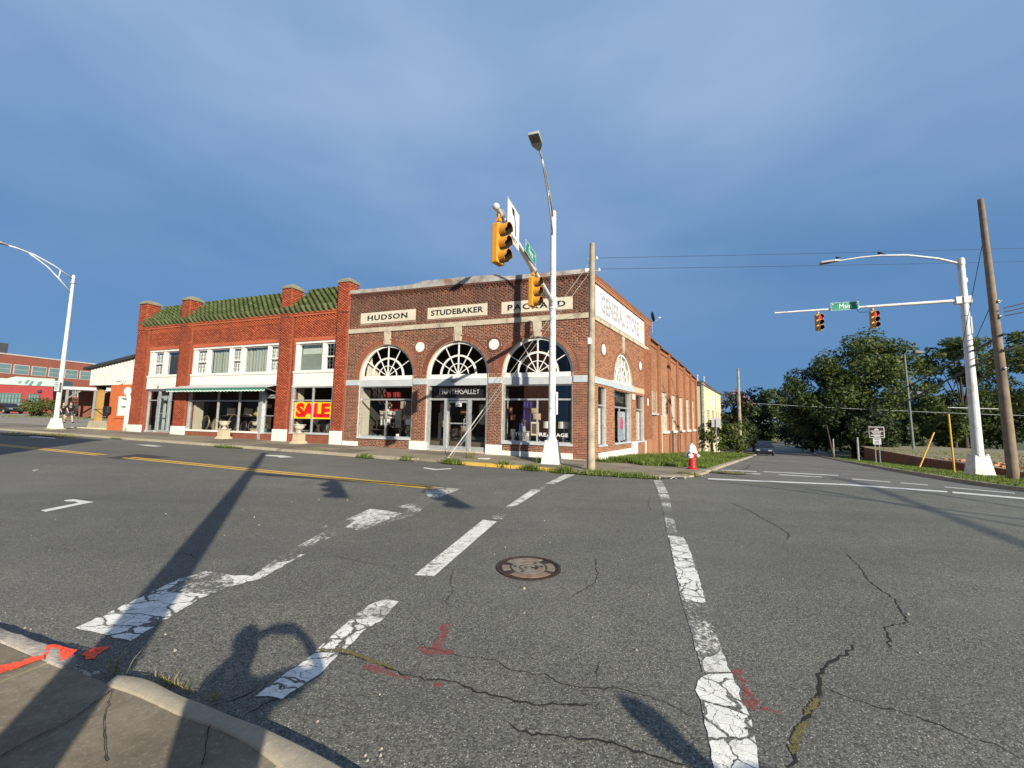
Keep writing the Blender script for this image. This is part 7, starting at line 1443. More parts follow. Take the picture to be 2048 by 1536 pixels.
def person(label, loc, rz, top, bottom, hair, shoe, stride=.28, lean=.05, arms='walk', height=1.75, cap=None, bare=True):
    r = thing('person', label, 'person', loc, rz); k = height/1.75; q = lambda x, y, z: (x*k, y*k, z*k); L_ = lean
    fx, rx = stride, -stride; hip = .93
    J = {'pelvis': (q(0, 0, .97), (.15*k, .11*k)), 'waist': (q(L_*.3, 0, 1.12), (.135*k, .10*k)), 'chest': (q(L_*.8, 0, 1.32), (.155*k, .115*k)), 'neckb': (q(L_, 0, 1.46), .065*k), 'neck': (q(L_+.02, 0, 1.52), .055*k), 'head': (q(L_+.035, 0, 1.62), (.075*k, .095*k)), 'crown': (q(L_+.03, 0, 1.70), (.07*k, .085*k))}
    E_ = [('pelvis', 'waist'), ('waist', 'chest'), ('chest', 'neckb'), ('neckb', 'neck'), ('neck', 'head'), ('head', 'crown')]
    for sgn, n, fwd in ((1, 'l', fx), (-1, 'r', rx)):
        J['hip'+n] = (q(fwd*.08, sgn*.09, .88), .088*k); J['knee'+n] = (q(fwd*.62+(.06 if fwd < 0 else .09), sgn*.10, .50), .058*k); J['ank'+n] = (q(fwd*1.25-(.03 if fwd < 0 else 0), sgn*.10, .10+(.07 if fwd < 0 else .0)), .038*k); J['toe'+n] = (q(fwd*1.25+.15, sgn*.11, .04), .032*k)
        E_ += [('pelvis', 'hip'+n), ('hip'+n, 'knee'+n), ('knee'+n, 'ank'+n), ('ank'+n, 'toe'+n)]
        J['sh'+n] = (q(L_, sgn*.19, 1.41), .062*k)
        if arms == 'walk': el, wr, ha = (-fwd*.45+L_, sgn*.25, 1.14), (-fwd*.8+.10+L_, sgn*.24, .93), (-fwd*.9+.14+L_, sgn*.23, .84)
        elif arms == 'photo': el, wr, ha = (.20, sgn*.34-.12, 1.42), (.27, sgn*.20-.12, 1.58), (.31, sgn*.075-.125, 1.64)
        else: el, wr, ha = (-.02, sgn*.46, 1.22), (.10, sgn*.26, 1.04), (.14, sgn*.18, 1.02)
        J['el'+n] = (q(*el), .046*k); J['wr'+n] = (q(*wr), .032*k); J['ha'+n] = (q(*ha), .04*k); E_ += [('chest', 'sh'+n), ('sh'+n, 'el'+n), ('el'+n, 'wr'+n), ('wr'+n, 'ha'+n)]
    skin('body', J, E_, SKINM, r)
    G = lambda f, ks: {a: (J[a][0], tuple(x*f for x in J[a][1]) if hasattr(J[a][1], '__len__') else J[a][1]*f) for a in ks}
    T_ = G(1.34, ('waist', 'chest', 'neckb', 'shl', 'shr')); T_['hem'] = (q(0, 0, .93), (.205*k, .16*k))
    for n in 'lr': a, b_ = np.array(J['sh'+n][0]), np.array(J['el'+n][0]); T_['sl'+n] = (tuple(a+(b_-a)*.75), .085*k)
    skin('shirt', T_, [('hem', 'waist'), ('waist', 'chest'), ('chest', 'neckb'), ('chest', 'shl'), ('chest', 'shr'), ('shl', 'sll'), ('shr', 'slr')], top, r)
    B_ = G(1.30, ('pelvis', 'hipl', 'hipr', 'kneel', 'kneer')) if bare else G(1.15, ('pelvis', 'hipl', 'hipr', 'kneel', 'kneer', 'ankl', 'ankr')); B_['kneel'] = (B_['kneel'][0], .085*k); B_['kneer'] = (B_['kneer'][0], .085*k)
    e_ = [('pelvis', 'hipl'), ('pelvis', 'hipr'), ('hipl', 'kneel'), ('hipr', 'kneer')]+([] if bare else [('kneel', 'ankl'), ('kneer', 'ankr')])
    if bare:
        for n in 'lr': a, b_ = np.array(J['hip'+n][0]), np.array(J['knee'+n][0]); B_['knee'+n] = (tuple(a+(b_-a)*.85), .105*k)
    skin('shorts' if bare else 'trousers', B_, e_, bottom, r)
    M = ROOT[r.name]; c = np.array(q(L_+.02, 0, 1.665)); b = MB(M); b.ball(c+np.array([-.015, 0, .035]), .105*k, .088*k, .10*k, 12, 8); b.build('hair', cap or hair, r, smooth=True)
    b = MB(M); b.ball(np.array(q(L_+.135, 0, 1.625)), .018*k, .014*k, .022*k, 6, 4); b.build('nose', SKINM, r, smooth=True)
    b = MB(M)
    for s_ in (-1, 1): b.ball(np.array(q(L_+.118, s_*.033, 1.652)), .010*k, .012*k, .008*k, 6, 4)
    b.build('eyes', BLACK, r); b = MB(M)
    for n, g in (('l', fx), ('r', rx)): t = np.array(J['toe'+n][0]); b.ball(t+np.array([-.06*k, 0, .015]), .15*k, .055*k, .05*k, 10, 6)
    b.build('shoes', shoe, r, smooth=True); return r, J
BLKC = mat('black cotton', (.012, .012, .014), .9, .2, 8); GRC = mat('dark grey shorts', (.07, .07, .075), .9, .2, 8); HAIRB = mat('brown hair', (.10, .06, .03), .7, .2, 20); HAIRL = mat('blond hair', (.40, .28, .14), .7, .2, 20); CAPM = mat('dark red cap', (.12, .03, .025), .8, .1, 6)
g1 = ground_at(136, 845.8, .075); g2 = ground_at(123, 841.5, .075); hd = math.atan2(-.35, .94)
person('person in black t-shirt, grey shorts and cap striding across the parking lot', tuple(g1), hd, BLKC, GRC, HAIRB, BLKC, .30, .12, 'walk', 1.80, CAPM)
person('person in black top and black shorts walking close behind the other', tuple(g2), hd, BLKC, BLKC, HAIRL, BLKC, .30, .08, 'walk', 1.68)
pr, J = person('person taking the photograph with raised phone, seen only as a shadow', (-.05, -.34, .12), math.pi/2, mat('grey shirt', (.2, .2, .22), .9, .2, 8), mat('blue denim', (.04, .06, .12), .9, .2, 8), HAIRB, BLKC, .04, .0, 'photo', 1.60, None, False)
b = MB(); b.box(-.02, .145, -.045, -.03, 1.56, 1.645); tag(b.build('phone', BLACK, bevel=.004), 'black phone held up by the person taking the photograph', 'phone')
person('unseen second person behind the viewer, added to cast the bottom right shadow', (2.50, -.84, .02), 2.6, mat('white shirt', (.6, .6, .6), .9, .1, 8), mat('khaki trousers', (.3, .25, .17), .9, .2, 8), HAIRB, BLKC, .05, .0, 'hold', 1.60, None, False)  # unseen figure added for its shadow on the street; the real caster is unknown
# ================================================================== parked cars
CARB = {k: mat('car paint '+k, c, .22, .03, 2, metal=.2, spec=.6) for k, c in dict(black=(.012, .012, .014), navy=(.015, .02, .035), grey=(.06, .065, .07)).items()}
CGL = mat('car glass', (.012, .014, .016), .06, .05, 3); TYRE = mat('tyre rubber', (.018, .018, .018), .9, .2, 8); HEADL = mat('headlamp', (.25, .26, .27), .15, .05, 4); TAILL = mat('tail lamp', (.30, .01, .01), .2, .1, 4)  # headlamp colour darkened to carry the shade the near car stands in
def car(label, loc, rz, m, L=4.6, Wd=1.82, Ht=1.5, suv=False, pick=False):
    r = thing('parked_car', label, 'car', tuple(loc), rz); M = ROOT[r.name]; h = Ht; x0, x1 = -L/2, L/2
    # side profile (x forward): lower body, then greenhouse
    low = [(x0, .42), (x0+.02, .78), (x0+.12, .92), (x0+1.0, .98), (x1-1.25, .98), (x1-.35, .86), (x1-.04, .70), (x1, .45), (x1-.08, .26), (x0+.10, .26)]
    def loft(pr, ws, mm, name, par, smooth=True, bev=.05):
        b = MB(M); n = len(pr); V = []
        for w, ins in ws: V += [(x*(1-ins)+0, w, z) for x, z in pr]
        k = len(ws); F = [(i*n+j, i*n+(j+1) % n, (i+1)*n+(j+1) % n, (i+1)*n+j) for i in range(k-1) for j in range(n)]+[tuple(range(n-1, -1, -1)), tuple((k-1)*n+j for j in range(n))]
        b.add(V, F); return b.build(name, mm, par, smooth=smooth, bevel=bev, autosmooth=35)
    hw = Wd/2; body = loft(low, [(-hw+.04, .03), (-hw, 0), (hw, 0), (hw-.04, .03)], m, 'body', r, True, .04)
    gx0, gx1 = (x0+.15 if suv else x0+.75), x1-1.15
    if pick: gx0 = x0+1.9
    gh = [(gx0, .97), (gx0+(.12 if suv else .55), h-.04), (gx0+(.35 if suv else .95), h), (gx1-.95, h), (gx1-.70, h-.04), (gx1, .97)]
    b = MB(M); n = len(gh); V = []
    for sgn in (-1, 1):
        for x, z in gh: f = (z-.97)/(h-.97); V.append((x, sgn*(hw-.06-.16*f), z))
    b.add(V, [tuple(range(n-1, -1, -1)), tuple(range(n, 2*n))]+[(i, (i+1) % n, n+(i+1) % n, n+i) for i in range(n)]); b.build('cabin', m, r, bevel=.03)
    g = MB(M); e_ = .012
    for sgn in (-1, 1):
        P = [(gx0+.30 if suv else gx0+.42, 1.02), (gx0+.36 if suv else gx0+.78, h-.12), (gx1-.85, h-.12), (gx1-.22, 1.02)]; g.add([(x, sgn*(hw-.06-.16*(z-.97)/(h-.97)+e_), z) for x, z in P], [(0, 1, 2, 3)])
    y = lambda z: hw-.06-.16*(z-.97)/(h-.97)-.10
    for xa, za, xb, zb in ((gx1-.03, 1.0, gx1-.72, h-.07), (gx0+.03, 1.02, gx0+(.12 if suv else .52), h-.09)):
        off = .014 if xa > 0 else -.014; g.add([(xa+off, -y(za), za), (xa+off, y(za), za), (xb+off, y(zb), zb), (xb+off, -y(zb), zb)], [(0, 1, 2, 3)])
    g.build('window', CGL, r)
    for x in (x0+.85, x1-.88):
        for sgn in (-1, 1):
            b = MB(M); b.tube([(x, sgn*(hw-.20), .33), (x, sgn*(hw+.015), .33)], .33, 18); w = b.build('wheel', TYRE, r); b = MB(M); b.tube([(x, sgn*(hw-.0), .33), (x, sgn*(hw+.025), .33)], .20, 14); b.build('rim', STEEL, w)
    for sgn in (-1, 1):
        b = MB(M); b.hexa([(x1-.22, sgn*(hw-.32)-.2, .64), (x1+.0, sgn*(hw-.34)-.17, .62), (x1+.0, sgn*(hw-.34)+.17, .62), (x1-.3, sgn*(hw-.26)+.2, .64)], [(x1-.26, sgn*(hw-.32)-.2, .78), (x1-.06, sgn*(hw-.34)-.17, .76), (x1-.06, sgn*(hw-.34)+.17, .76), (x1-.34, sgn*(hw-.26)+.2, .78)]); b.build('headlight', HEADL, r)
        b = MB(M); b.box(x0-.015, x0+.1, sgn*(hw-.28)-.16, sgn*(hw-.28)+.16, .70, .86); b.build('tail_light', TAILL, r)
        b = MB(M); b.box(gx1-.45, gx1-.3, sgn*(hw+.04)-.09, sgn*(hw+.04)+.09, 1.0, 1.13); b.build('wing_mirror', m, r, bevel=.02)
    b = MB(M); b.box(x1-.03, x1+.012, -.5, .5, .42, .58); b.build('grille', BLACK, r); return r
rzB = rzof(-DB)
p_ = SP(41.5, 4.95); car('dark car parked nose on at the left kerb of the side street', (p_[0], p_[1], float(H(p_[0], p_[1]))), rzB, CARB['navy'], suv=True, Ht=1.65)
p_ = SP(118, 9.2); car('far dark car with bright headlights on the side street under the trees', (p_[0], p_[1], float(H(p_[0], p_[1]))), rzof(-DB), CARB['black'], suv=True, Ht=1.7)
def lotpos(px, py, D_): d = ray(px, py); q = EYE+d*(D_/d[1]); return (q[0], q[1], float(H(q[0], q[1]))+.08)
car('black car at the left edge of the far lot before the red garage', lotpos(12, 826, 58), -.25, CARB['black'], suv=False); car('dark car beyond the lot left of the ochre post', lotpos(164, 828, 56), 2.6, CARB['black'], suv=True, Ht=1.75, L=4.9); car('dark car beyond the lot right of the ochre post', lotpos(208, 830, 50), -.5, CARB['navy'], suv=False)
# ================================================================== buildings at the left
def on_plane(px, py, o, n): d = ray(px, py); return EYE+d*(np.dot(o-EYE, n)/np.dot(d, n))
def strip(M, o, n, u, pix, name, m, par, y0, y1):
    P = [on_plane(x, y, o, n) for x, y in pix]; q = [((p-o)@u, p[2]) for p in P]; b = MB(M); b.prism(q, y0, y1); return b.build(name, m, par)
BRO = mat('office brick', (.22, .072, .048), .9, .12, 1.0); GLO = mat('office glass', (.13, .20, .20), .08, .15, 1, spec=.8); GREYF = mat('office window frame', (.42, .38, .34), .6, .1, 3)
oo = np.array([-97., 75., 0]); uo = np.array([.216, .976, 0]); uo /= np.linalg.norm(uo); no = np.array([.976, -.216, 0]); no /= np.linalg.norm(no); OFF = thing('office_building', 'long red brick office block with a row of square windows far behind the lot', 'building', tuple(oo)); MO = M4(uo, no, UP, oo)
qa = [(on_plane(x, 740, oo, no)-oo)@uo for x in (28, 57, 64.5, 92)]; pitch = qa[2]-qa[0]; ww = qa[1]-qa[0]; z1 = on_plane(42, 731, oo, no)[2]; z0 = on_plane(42, 748, oo, no)[2]; zt = on_plane(42, 712.5, oo, no)[2]
b = MB(MO); b.box(-25, 60, -14, 0, 0, zt); b.build('wall', BRO, OFF); b = MB(MO); b.box(-25, 60, -14.1, .12, zt, zt+.25); b.build('parapet_cap', GREYF, OFF)
for k in range(-4, 11):
    a = qa[0]+pitch*k
    for za, zb in ((z0, z1), (z0-3.9, z1-3.9), (z0-7.4, z1-7.4)):
        if za < 1: continue
        b = MB(MO); b.box(a-.12, a+ww+.12, .0, .06, za-.12, zb+.12); w = b.build('window', GREYF, OFF); b = MB(MO); b.box(a, a+ww, .061, .075, za, zb); b.build('pane', GLO, w); b = MB(MO); b.box(a, a+ww, .076, .09, za+.75, za+.82); b.build('glazing_bar', GREYF, w)
P0 = on_plane(-40, 708, oo, no); P1 = on_plane(36, 708, oo, no); a0, a1 = (P0-oo)@uo, (P1-oo)@uo; b = MB(MO); b.box(a0, a1-2.2, -9, -3, zt, zt+2.6); b.build('roof_house', SIGNW, OFF); b = MB(MO); b.box(a1-2.19, a1, -9, -3, zt, zt+2.5); b.build('roof_house', mat('dark roof plant', (.05, .055, .06), .6, .2, 1), OFF)
og = np.array([-80., 62., 0]); ug = np.array([.84, .54, 0]); ug /= np.linalg.norm(ug); ng = np.array([.54, -.84, 0]); ng /= np.linalg.norm(ng); GAR = thing('garage_building', 'low red painted garage under a mint green upper wall behind the parking lot', 'building', tuple(og)); MG = M4(ug, ng, UP, og); A0 = og
REDP = mat('red painted wall', (.24, .02, .022), .7, .12, .8); MINT = mat('mint green sheeting', (.31, .44, .36), .6, .06, .8)
strip(MG, og, ng, ug, [(-60, 767), (106, 773.5), (106, 835), (-60, 835)], 'red_wall', REDP, GAR, -8, 0); strip(MG, og, ng, ug, [(-60, 752), (14, 757), (32, 753), (110, 758), (110, 773), (-60, 766)], 'mint_wall', MINT, GAR, -7.5, .05)
for q in ([(36, 764), (45, 761), (42, 766), (38, 767)], [(49, 766), (55, 760), (60, 760), (54, 769)], [(57, 770), (63, 762), (69, 762), (63, 771)], [(73, 772), (78, 763), (86, 763), (80, 772)]): strip(MG, og, ng, ug, q, 'skylight', GLO, GAR, .055, .12)
for xa, xb, ya, yb, n in ((-50, 44, 785, 812, 7), (57, 79, 788, 815, 2)):
    w = strip(MG, og, ng, ug, [(xa, ya), (xb, ya+1.5), (xb, yb), (xa, yb)], 'garage_window', GLO, GAR, .02, .06); P = [(on_plane(x, ya, og, ng)-og)@ug for x in np.linspace(xa, xb, n*2+1)]; zz = [on_plane(xa, y, og, ng)[2] for y in (ya, yb)]; b = MB(MG)
    for p in P: b.box(p-.05, p+.05, .06, .1, zz[1], zz[0])
    for k in (0, .33, .66, 1): z = zz[1]+(zz[0]-zz[1])*k; b.box(P[0], P[-1], .06, .095, z-.04, z+.04)
    b.build('glazing_bar', mat('dark green bars', (.02, .06, .05), .5, .1, 3), w)
strip(MG, og, ng, ug, [(76, 780), (83, 780), (83, 785), (76, 785)], 'wall_lamp', BLACK, GAR, 0, .3)
oz = np.array([-46., 48., 0]); uz = np.array([.93, .37, 0]); uz /= np.linalg.norm(uz); nz_ = np.array([.37, -.93, 0]); nz_ /= np.linalg.norm(nz_); SHED = thing('open_shed', 'open brick shed with a flat pale roof on braced posts behind the walking people', 'building', tuple(oz)); MZ = M4(uz, nz_, UP, oz)
strip(MZ, oz, nz_, uz, [(112, 772), (260, 778), (260, 784), (112, 778)], 'roof_fascia', mat('grey fascia', (.40, .41, .41), .6, .1, 2), SHED, -9, .1); strip(MZ, oz, nz_, uz, [(112, 765), (260, 768), (260, 776), (112, 772)], 'roof_sheet', SIGNW, SHED, -9, -8.5)
for x in (134, 152, 167): strip(MZ, oz, nz_, uz, [(x, 765), (x+7, 765), (x+5, 771), (x-2, 771)], 'roof_light', GLO, SHED, -8.45, -8.3)
strip(MZ, oz, nz_, uz, [(112, 778), (420, 785), (420, 822), (112, 834)], 'rear_wall', mat('shed brick', (.16, .055, .035), .9, .2, 1), SHED, -4.2, -4); b = MB(MZ)
for x in (134, 190, 225): P = on_plane(x, 790, oz, nz_); a = (P-oz)@uz; b.box(a-.12, a+.12, -.2, .0, .6, on_plane(x, 780, oz, nz_)[2]); b.tube([(a, -.1, on_plane(x, 797, oz, nz_)[2]), (a+1.1, -.1, on_plane(x, 781, oz, nz_)[2])], .09, 6)
b.build('post', mat('grey timber', (.20, .19, .18), .8, .2, 3), SHED); strip(MZ, oz, nz_, uz, [(150, 806), (225, 803), (225, 824), (150, 824)], 'low_wall', mat('orange brick', (.36, .14, .07), .9, .15, 1), SHED, -5, -4.8)
# the yellow building along the side street
YB = thing('yellow_building', 'pale yellow two storey building with stone quoins beyond the brick wing', 'building', tuple(SP(28.2, .2, -1.5)))
YEL = mat('pale yellow render', (.56, .50, .33), .85, .07, 1.2, dirt=(.45, .38, .22), dscale=.6, damt=.35); YW_ = [(31.0, 32.6), (34.8, 36.4), (38.6, 39.6), (40.6, 41.6)]
hl = [rectpts(a, b2, .95, 3.05) for a, b2 in YW_]+[rectpts(33.0, 34.6, -1.75, -.1), rectpts(36.6, 37.8, -1.85, -.2)]
wall_sheet('wall', [(28.2, -2.2), (44, -3), (44, 5.45), (28.2, 5.75)], hl, MS, .25, .25, YEL, YB); b = MB(MS); b.box(28.2, 28.5, -12, .245, -2.2, 5.74); b.box(43.9, 44.0, -12, .245, -3, 5.4); b.build('end_wall', YEL, YB); b = MB(MS); b.box(28.1, 44.1, -12, .32, 5.4, 5.55); b.hexa([(28.05, -.3, 5.7), (44.1, -.3, 5.42), (44.1, .34, 5.42), (28.05, .34, 5.7)], [(28.05, -.3, 5.82), (44.1, -.3, 5.54), (44.1, .34, 5.54), (28.05, .34, 5.82)]); b.build('coping', mat('dark coping', (.10, .09, .08), .7, .2, 2), YB)
QU = mat('grey quoin stone', (.34, .31, .28), .9, .25, 3, bump=.4); z = -1.9; k = 0
while z < 5.5:
    b = MB(MS); w = (.55, .32)[k % 2]; b.box(28.12, 28.2+w, .1, .30, z, z+.36); b.build('quoin', QU, YB, bevel=.02); z += .38; k += 1
for a, b2 in YW_:
    b = MB(MS); b.box(a, b2, .0, .05, .95, 3.05); w = b.build('window', mat('dark steel window', (.07, .075, .07), .3, .2, 3), YB); b = MB(MS)
    for x in np.linspace(a, b2, 4): b.box(x-.025, x+.025, .05, .09, .95, 3.05)
    for zz in np.linspace(.95, 3.05, 5): b.box(a, b2, .05, .085, zz-.025, zz+.025)
    b.build('glazing_bar', mat('rusty glazing bars', (.20, .16, .12), .7, .2, 4), w)
for a, b2, z0, z1 in ((33.0, 34.6, -1.75, -.1), (36.6, 37.8, -1.85, -.2)): b = MB(MS); b.box(a, b2, .0, .05, z0, z1); b.build('boarded_window', BOARD, YB)
b = MB(MS); b.box(34.4, 37.2, .26, .29, 3.5, 4.7); bn = b.build('banner', SIGNW, YB); b = MB(MS)
for z in (4.3, 4.0, 3.75): b.box(34.9, 36.7, .291, .295, z, z+.12)
b.build('print', mat('purple print', (.35, .25, .42), .6, .1, 3), bn)
b = MB(MS); b.box(44.01, 60, -10, -1.5, -3.5, 4.6); b.build('brick_wing', mat('plain red brick', (.30, .10, .06), .9, .2, 2), YB)
# retaining wall
RW = thing('retaining_wall', 'low long brick retaining wall along the gravel lot at the right', 'wall', tuple(SP(25, 14.5, -1))); WBR = brick_mat('old wall brick', [(.20, .075, .045), (.24, .095, .055), (.17, .06, .04), (.28, .12, .07)], (.06, .05, .04), .5, .8)
dd = np.linspace(4, 46, 22)
for a, b2 in zip(dd[:-1], dd[1:]):
    b = MB(MS); b.hexa([(a, 14.55, HS(a, 14.5)-.3), (b2, 14.55, HS(b2, 14.5)-.3), (b2, 14.85, HS(b2, 14.5)-.3), (a, 14.85, HS(a, 14.5)-.3)], [(a, 14.55, zt_(a)), (b2, 14.55, zt_(b2)), (b2, 14.85, zt_(b2)), (a, 14.85, zt_(a))]); b.build('wall_core', MORTD, RW)
wb = brickfield(4, 46, -3, .1, header=0, top=lambda d: float(zt_(d))-.0, bot=lambda d: HS(d, 14.5)+.05)
bricks_mesh('brickwork', wb, MS@M4(np.array([1., 0, 0]), np.array([0, -1., 0]), np.array([0, 0, 1.]), np.array([0, 14.55, 0])), 0, .014, WBR, RW)
rub = MB()
for i in range(60):
    d = random.uniform(8, 24); c = SP(d, 15.0+abs(random.gauss(0, .7)), float(zt_(d))); s = random.uniform(.05, .12); rub.box(c[0]-s, c[0]+s, c[1]-s*.6, c[1]+s*.6, c[2]-.05, c[2]+s*.8)
rub.build('rubble', mat('orange rubble', (.42, .20, .10), .9, .3, 5), None, kind='stuff')
# far house
hp_ = rp(1536, 868, 150); FH = thing('far_house', 'white gabled house half hidden by trees at the end of the side street', 'house', tuple(hp_)); b = MB(M4(np.array([.9, -.43, 0]), np.array([.43, .9, 0]), UP, hp_)); b.box(-4, 4, 0, 9, -3, 5); b.build('wall', mat('grey siding', (.32, .33, .33), .8, .1, 1), FH)
b = MB(b.M); b.prism([(-4.6, 4.8), (0, 8.0), (4.6, 4.8), (4.2, 4.6), (0, 7.4), (-4.2, 4.6)], -.4, 9.2); b.build('roof', WHITE, FH); b = MB(b.M); b.prism([(-4, 5), (0, 7.5), (4, 5)], -.05, .05); b.box(-.7, .7, -.1, 0, 3, 4.6); b.box(2.0, 2.6, -.2, 0, -2, 5); b.build('gable', MATS['grey siding'], FH); b = MB(b.M)
for x in (-3.6, 0, 3.6): b.box(x-.25, x+.25, -.3, -.06, -3, 4.9)
b.build('corner_board', WHITE, FH)
# building behind the viewer that shades the far left of the street
NB = thing('near_left_building', 'brick building on the viewer side whose shadow falls on the left street', 'building', tuple(FP(20, 20, .3)), RZF); b = MB(MF); b.box(8.2, 60, 17.2, 30, -.2, 8.75); b.build('wall', mat('plain brown brick', (.25, .10, .065), .9, .2, 2), NB); b = MB(MF); b.box(8.1, 60.1, 17.1, 30.1, 8.75, 8.95); b.build('parapet', CONC2, NB)
for s in np.arange(10, 58, 4.2):
    for z in (1.0, 5.0): b = MB(MF); b.box(s, s+2.2, 17.15, 17.21, z, z+2.2); b.build('window', GLO, NB)
# ================================================================== trees
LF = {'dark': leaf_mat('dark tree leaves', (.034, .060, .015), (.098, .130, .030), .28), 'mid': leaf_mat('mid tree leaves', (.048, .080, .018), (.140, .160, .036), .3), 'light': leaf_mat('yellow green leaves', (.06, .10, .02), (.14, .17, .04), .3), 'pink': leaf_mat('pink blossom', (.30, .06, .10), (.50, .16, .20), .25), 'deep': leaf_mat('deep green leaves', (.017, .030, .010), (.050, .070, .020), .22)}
def crown_pts(c, R, n, nb=36, k=.34, flat=.0):
    c = np.array(c, float); R = np.array(R, float); d = RNG.normal(0, 1, (nb, 3)); d /= np.linalg.norm(d, axis=1)[:, None]; rad = RNG.uniform(.30, .86, (nb, 1))**.7; B = c+d*rad*R*np.array([1, 1, 1]); r = R.mean()*k*RNG.uniform(.6, 1.25, nb)
    B[:, 2] = np.maximum(B[:, 2], c[2]-R[2]*.75)
    j = RNG.choice(nb, n, p=r**2/np.sum(r**2)); q = RNG.normal(0, 1, (n, 3)); q /= np.linalg.norm(q, axis=1)[:, None]; q *= RNG.uniform(.35, 1.0, (n, 1))**.6*r[j][:, None]; q[:, 2] *= .8
    return B[j]+q, B, r
def tree(name, label, base, c, R, n, leaf, m, cat='tree', group=None, nb=36, k=.34, trunk_r=.3, limbs=6, extra=None):
    base = np.array(base, float); t = thing(name, label, cat, tuple(base), 0, group); P, B, r = crown_pts(c, R, n, nb, k); v, f, ti = leafquads(P, leaf, .5, np.array(c)); mesh_np('crown', v, f, m, t, None, ti)
    if extra: P2 = P[(P[:, 2] > c[2]+extra[2]*R[2])]; P2 = P2[RNG.choice(len(P2), min(extra[1], len(P2)), False)]+RNG.normal(0, leaf*.6, (min(extra[1], len(P2)), 3)); v, f, ti = leafquads(P2, leaf*.9, .5, np.array(c)); mesh_np('blossom', v, f, extra[0], t, None, ti)
    b = MB(); c = np.array(c, float); fk = base+(c-base)*.45; b.tube([base-UP*.3, base+UP*.3, base+(c-base)*.25, fk, c], [trunk_r*1.35, trunk_r, trunk_r*.85, trunk_r*.7, trunk_r*.3], 8)
    for i in range(limbs):
        e_ = B[i % len(B)]; mdl = (fk+e_)/2+UP*.3; b.tube([fk, mdl, e_], [trunk_r*.45, trunk_r*.28, trunk_r*.08], 5)
    b.build('trunk', TRUNK, t, smooth=True); return t
def gz_(p, off=0): return np.array([p[0], p[1], float(H(p[0], p[1]))+off])
def px_tree(name, label, px, py, D_, R, n, leaf, m, base=None, **kw):
    c = rp(px, py, D_); bs = base if base is not None else np.array([c[0], c[1], min(float(H(c[0], c[1])), c[2]-R[2]*.6)]); return tree(name, label, bs, c, R, n, leaf, m, **kw)
px_tree('maple_tree', 'big broad dark green tree with the highest crown just under the second red signal', 1738, 757, 54, (6.4, 5.5, 7.4), 19000, .36, LF['mid'], nb=85, k=.25, trunk_r=.3, limbs=4)
px_tree('maple_tree', 'big dark green tree hanging over the side street left of the tallest crown', 1642, 797, 56, (5.3, 4.8, 6.9), 15000, .36, LF['dark'], base=rp(1668, 920, 46), nb=60, k=.27, trunk_r=.10, limbs=2)
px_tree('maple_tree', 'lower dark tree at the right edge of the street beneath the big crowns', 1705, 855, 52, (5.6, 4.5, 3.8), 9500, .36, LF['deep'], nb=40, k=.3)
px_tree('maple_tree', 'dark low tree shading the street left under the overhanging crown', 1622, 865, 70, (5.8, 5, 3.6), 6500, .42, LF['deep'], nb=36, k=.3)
px_tree('walnut_tree', 'tall open crowned tree right behind the thick white pole', 1918, 722, 60, (5.2, 4.5, 3.9), 7000, .38, LF['mid'], nb=36, k=.27, trunk_r=.3)
px_tree('walnut_tree', 'dense tree mass below the open crown behind the white pole', 1905, 815, 62, (7.5, 4.5, 5.0), 11000, .40, LF['dark'], nb=55, k=.25)
px_tree('walnut_tree', 'tall dark tree cut by the right edge of the view', 2085, 748, 46, (4.6, 4, 5.6), 9000, .36, LF['mid'], nb=45, k=.28)
px_tree('bush', 'dense bushes between the lamp pole and the white pole', 1840, 850, 64, (6.5, 3.5, 4.2), 9000, .38, LF['dark'], cat='bush', nb=50, k=.26, trunk_r=.15)
px_tree('bush', 'bright leaved bush at the edge of the gravel lot by the guards', 1885, 862, 56, (2.8, 2.4, 2.4), 2000, .40, LF['mid'], cat='bush', nb=24, k=.3, trunk_r=.1)
px_tree('bush', 'dark bushes behind the brown utility pole', 2000, 830, 62, (7.5, 3.5, 5.2), 10000, .40, LF['deep'], cat='bush', nb=55, k=.26, trunk_r=.15)
px_tree('bush', 'dark bush right of the information sign', 1780, 868, 56, (3.6, 3, 2.8), 4200, .36, LF['deep'], cat='bush', nb=30, k=.3, trunk_r=.1)
px_tree('bush', 'yellow green sunlit bush under the big tree left of the information sign', 1725, 872, 49, (1.4, 1.3, 1.1), 700, .36, LF['light'], cat='bush', nb=14, k=.35, trunk_r=.06)
px_tree('crape_myrtle', 'dark crape myrtle with pink blossoms beside the yellow building', 1472, 838, 52, (3.0, 3.0, 4.4), 4200, .34, LF['deep'], nb=34, k=.3, trunk_r=.14, extra=(LF['pink'], 260, .35))
px_tree('oak_tree', 'dark rounded tree right of the pink blossomed tree', 1506, 840, 66, (4.0, 4.0, 5.6), 4200, .44, LF['deep'], nb=34, k=.3, trunk_r=.25)
px_tree('bush', 'leafy bush growing in front of the yellow building behind the sign post', 1452, 873, 42, (2.2, 1.8, 1.9), 2600, .26, LF['mid'], cat='bush', nb=26, k=.3, trunk_r=.06, base=gz_(rp(1452, 905, 42), .1))
px_tree('bush', 'thin open bush against the yellow wall', 1418, 868, 38, (.9, .8, 1.7), 600, .24, LF['mid'], cat='bush', nb=16, k=.32, trunk_r=.04, base=gz_(rp(1418, 905, 38), .1))
px_tree('oak_tree', 'far rounded tree closing the side street left of the overhanging crown', 1546, 806, 150, (6, 6, 7.5), 2200, .9, LF['dark'], nb=26, k=.33)
px_tree('oak_tree', 'second far tree closing the side street', 1572, 812, 165, (6.5, 6, 8), 2200, .9, LF['dark'], nb=26, k=.33)
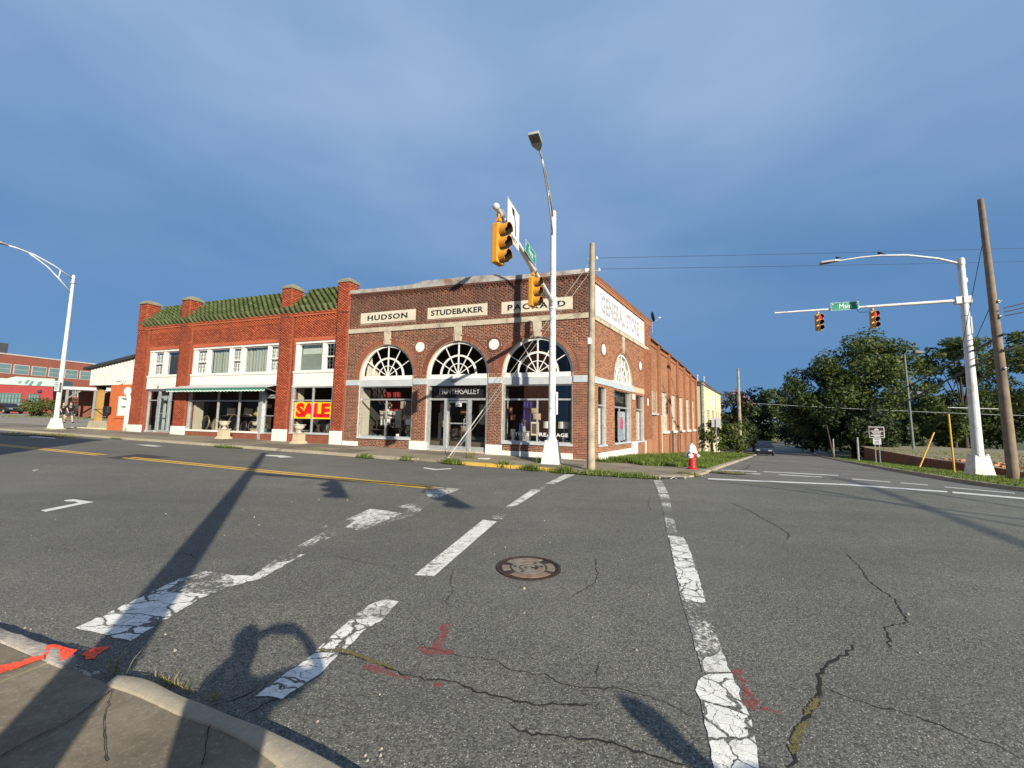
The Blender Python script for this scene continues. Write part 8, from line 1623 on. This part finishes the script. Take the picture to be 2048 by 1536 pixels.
px_tree('oak_tree', 'far low tree behind the white house', 1520, 838, 175, (8, 6, 6), 1800, 1., LF['deep'], nb=26, k=.33)
px_tree('bush', 'bright green bush at the far bend of the side street', 1535, 870, 120, (3.6, 3, 4.2), 1300, .6, LF['light'], cat='bush', nb=18, k=.35, trunk_r=.1)
px_tree('bush', 'dark green hedge beside the far bend of the street', 1556, 866, 135, (4.5, 3, 3.4), 1300, .7, LF['dark'], cat='bush', nb=20, k=.35, trunk_r=.1)
px_tree('oak_tree', 'tree beyond the far bend right of the street', 1605, 845, 120, (8, 6, 7), 2400, .8, LF['dark'], nb=30, k=.3)
px_tree('bush', 'round dark bush in front of the red garage', 78, 813, 50, (2.6, 1.8, 1.5), 2600, .22, LF['mid'], cat='bush', nb=26, k=.32, trunk_r=.06, base=gz_(rp(78, 833, 50), .0))
px_tree('bush', 'tall dark bush behind the white street lamp', 128, 805, 52, (1.2, 1.0, 1.6), 900, .22, LF['deep'], cat='bush', nb=14, k=.35, trunk_r=.06, base=gz_(rp(128, 833, 52), .0))
q = np.stack([RNG.uniform(-75, -20, 9000), RNG.uniform(44, 60, 9000)], 1); keep = (q[:, 1] > 43-q[:, 0]*.02)&(q[:, 1] < 48.5-q[:, 0]*.02); q = q[keep]
blades('lot_grass', np.column_stack([q, H(q[:, 0], q[:, 1])+.07]), RNG.uniform(.05, .16, len(q)), GRS, w=.03, tint0=.1)
for i, (x, y, r_, h) in enumerate(((300, 260, 26, 12), (360, 200, 26, 12), (240, 330, 28, 12), (420, 120, 26, 11), (-40, 330, 26, 9), (-120, 330, 26, 9), (40, 340, 26, 10))):
    P, B, rr = crown_pts((x, y, h*.5+float(H(x, y))), (r_*1.3, r_*.7, h*.6), 1500, 40, .28); v, f, ti = leafquads(P, 1.8, .5); mesh_np('far_wood', v, f, LF['dark'], None, 'stuff', ti)

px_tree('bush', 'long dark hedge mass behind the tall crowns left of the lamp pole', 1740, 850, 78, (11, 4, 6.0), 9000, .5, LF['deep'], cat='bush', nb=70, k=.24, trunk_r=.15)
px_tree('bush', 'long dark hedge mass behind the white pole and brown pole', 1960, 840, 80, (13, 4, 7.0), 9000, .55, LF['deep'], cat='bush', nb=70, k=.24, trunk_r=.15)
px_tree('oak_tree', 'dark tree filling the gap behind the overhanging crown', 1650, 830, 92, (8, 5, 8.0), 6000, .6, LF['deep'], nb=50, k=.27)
GRP = {'car': 'parked cars', 'lamp': 'table lamps in the shop windows', 'cushion': 'cushions on show in the shop windows', 'mirror': 'mirrors on show in the shop windows', 'cloth': 'cloths hanging in the shop windows', 'tree': 'trees along the side street', 'bush': 'bushes and hedges', 'traffic light': 'traffic signals on the mast arms', 'urn': 'cast stone urns', 'utility pole': 'wooden utility poles', 'street sign': 'green street name signs', 'signal pole': 'white signal poles', 'guard': 'yellow guy wire guards', 'cable': 'overhead cables', 'vent pipe': 'roof vent pipes', 'bird': 'birds on the lamp arm', 'person': 'people', 'vase': 'vases and flowers in the shop windows', 'street lamp': 'street lamps', 'post': 'posts', 'building': 'buildings', 'sign': 'signs', 'shelf': 'display shelves', 'box': 'boxes'}
for o in COL.objects:
    if o.parent is None and o.get('category') in ('car', 'lamp', 'cushion', 'mirror', 'cloth', 'tree', 'bush', 'traffic light', 'urn', 'utility pole', 'street sign', 'signal pole', 'guard', 'cable', 'vent pipe', 'bird', 'vase', 'street lamp') and not o.get('group'): o['group'] = GRP[o['category']]
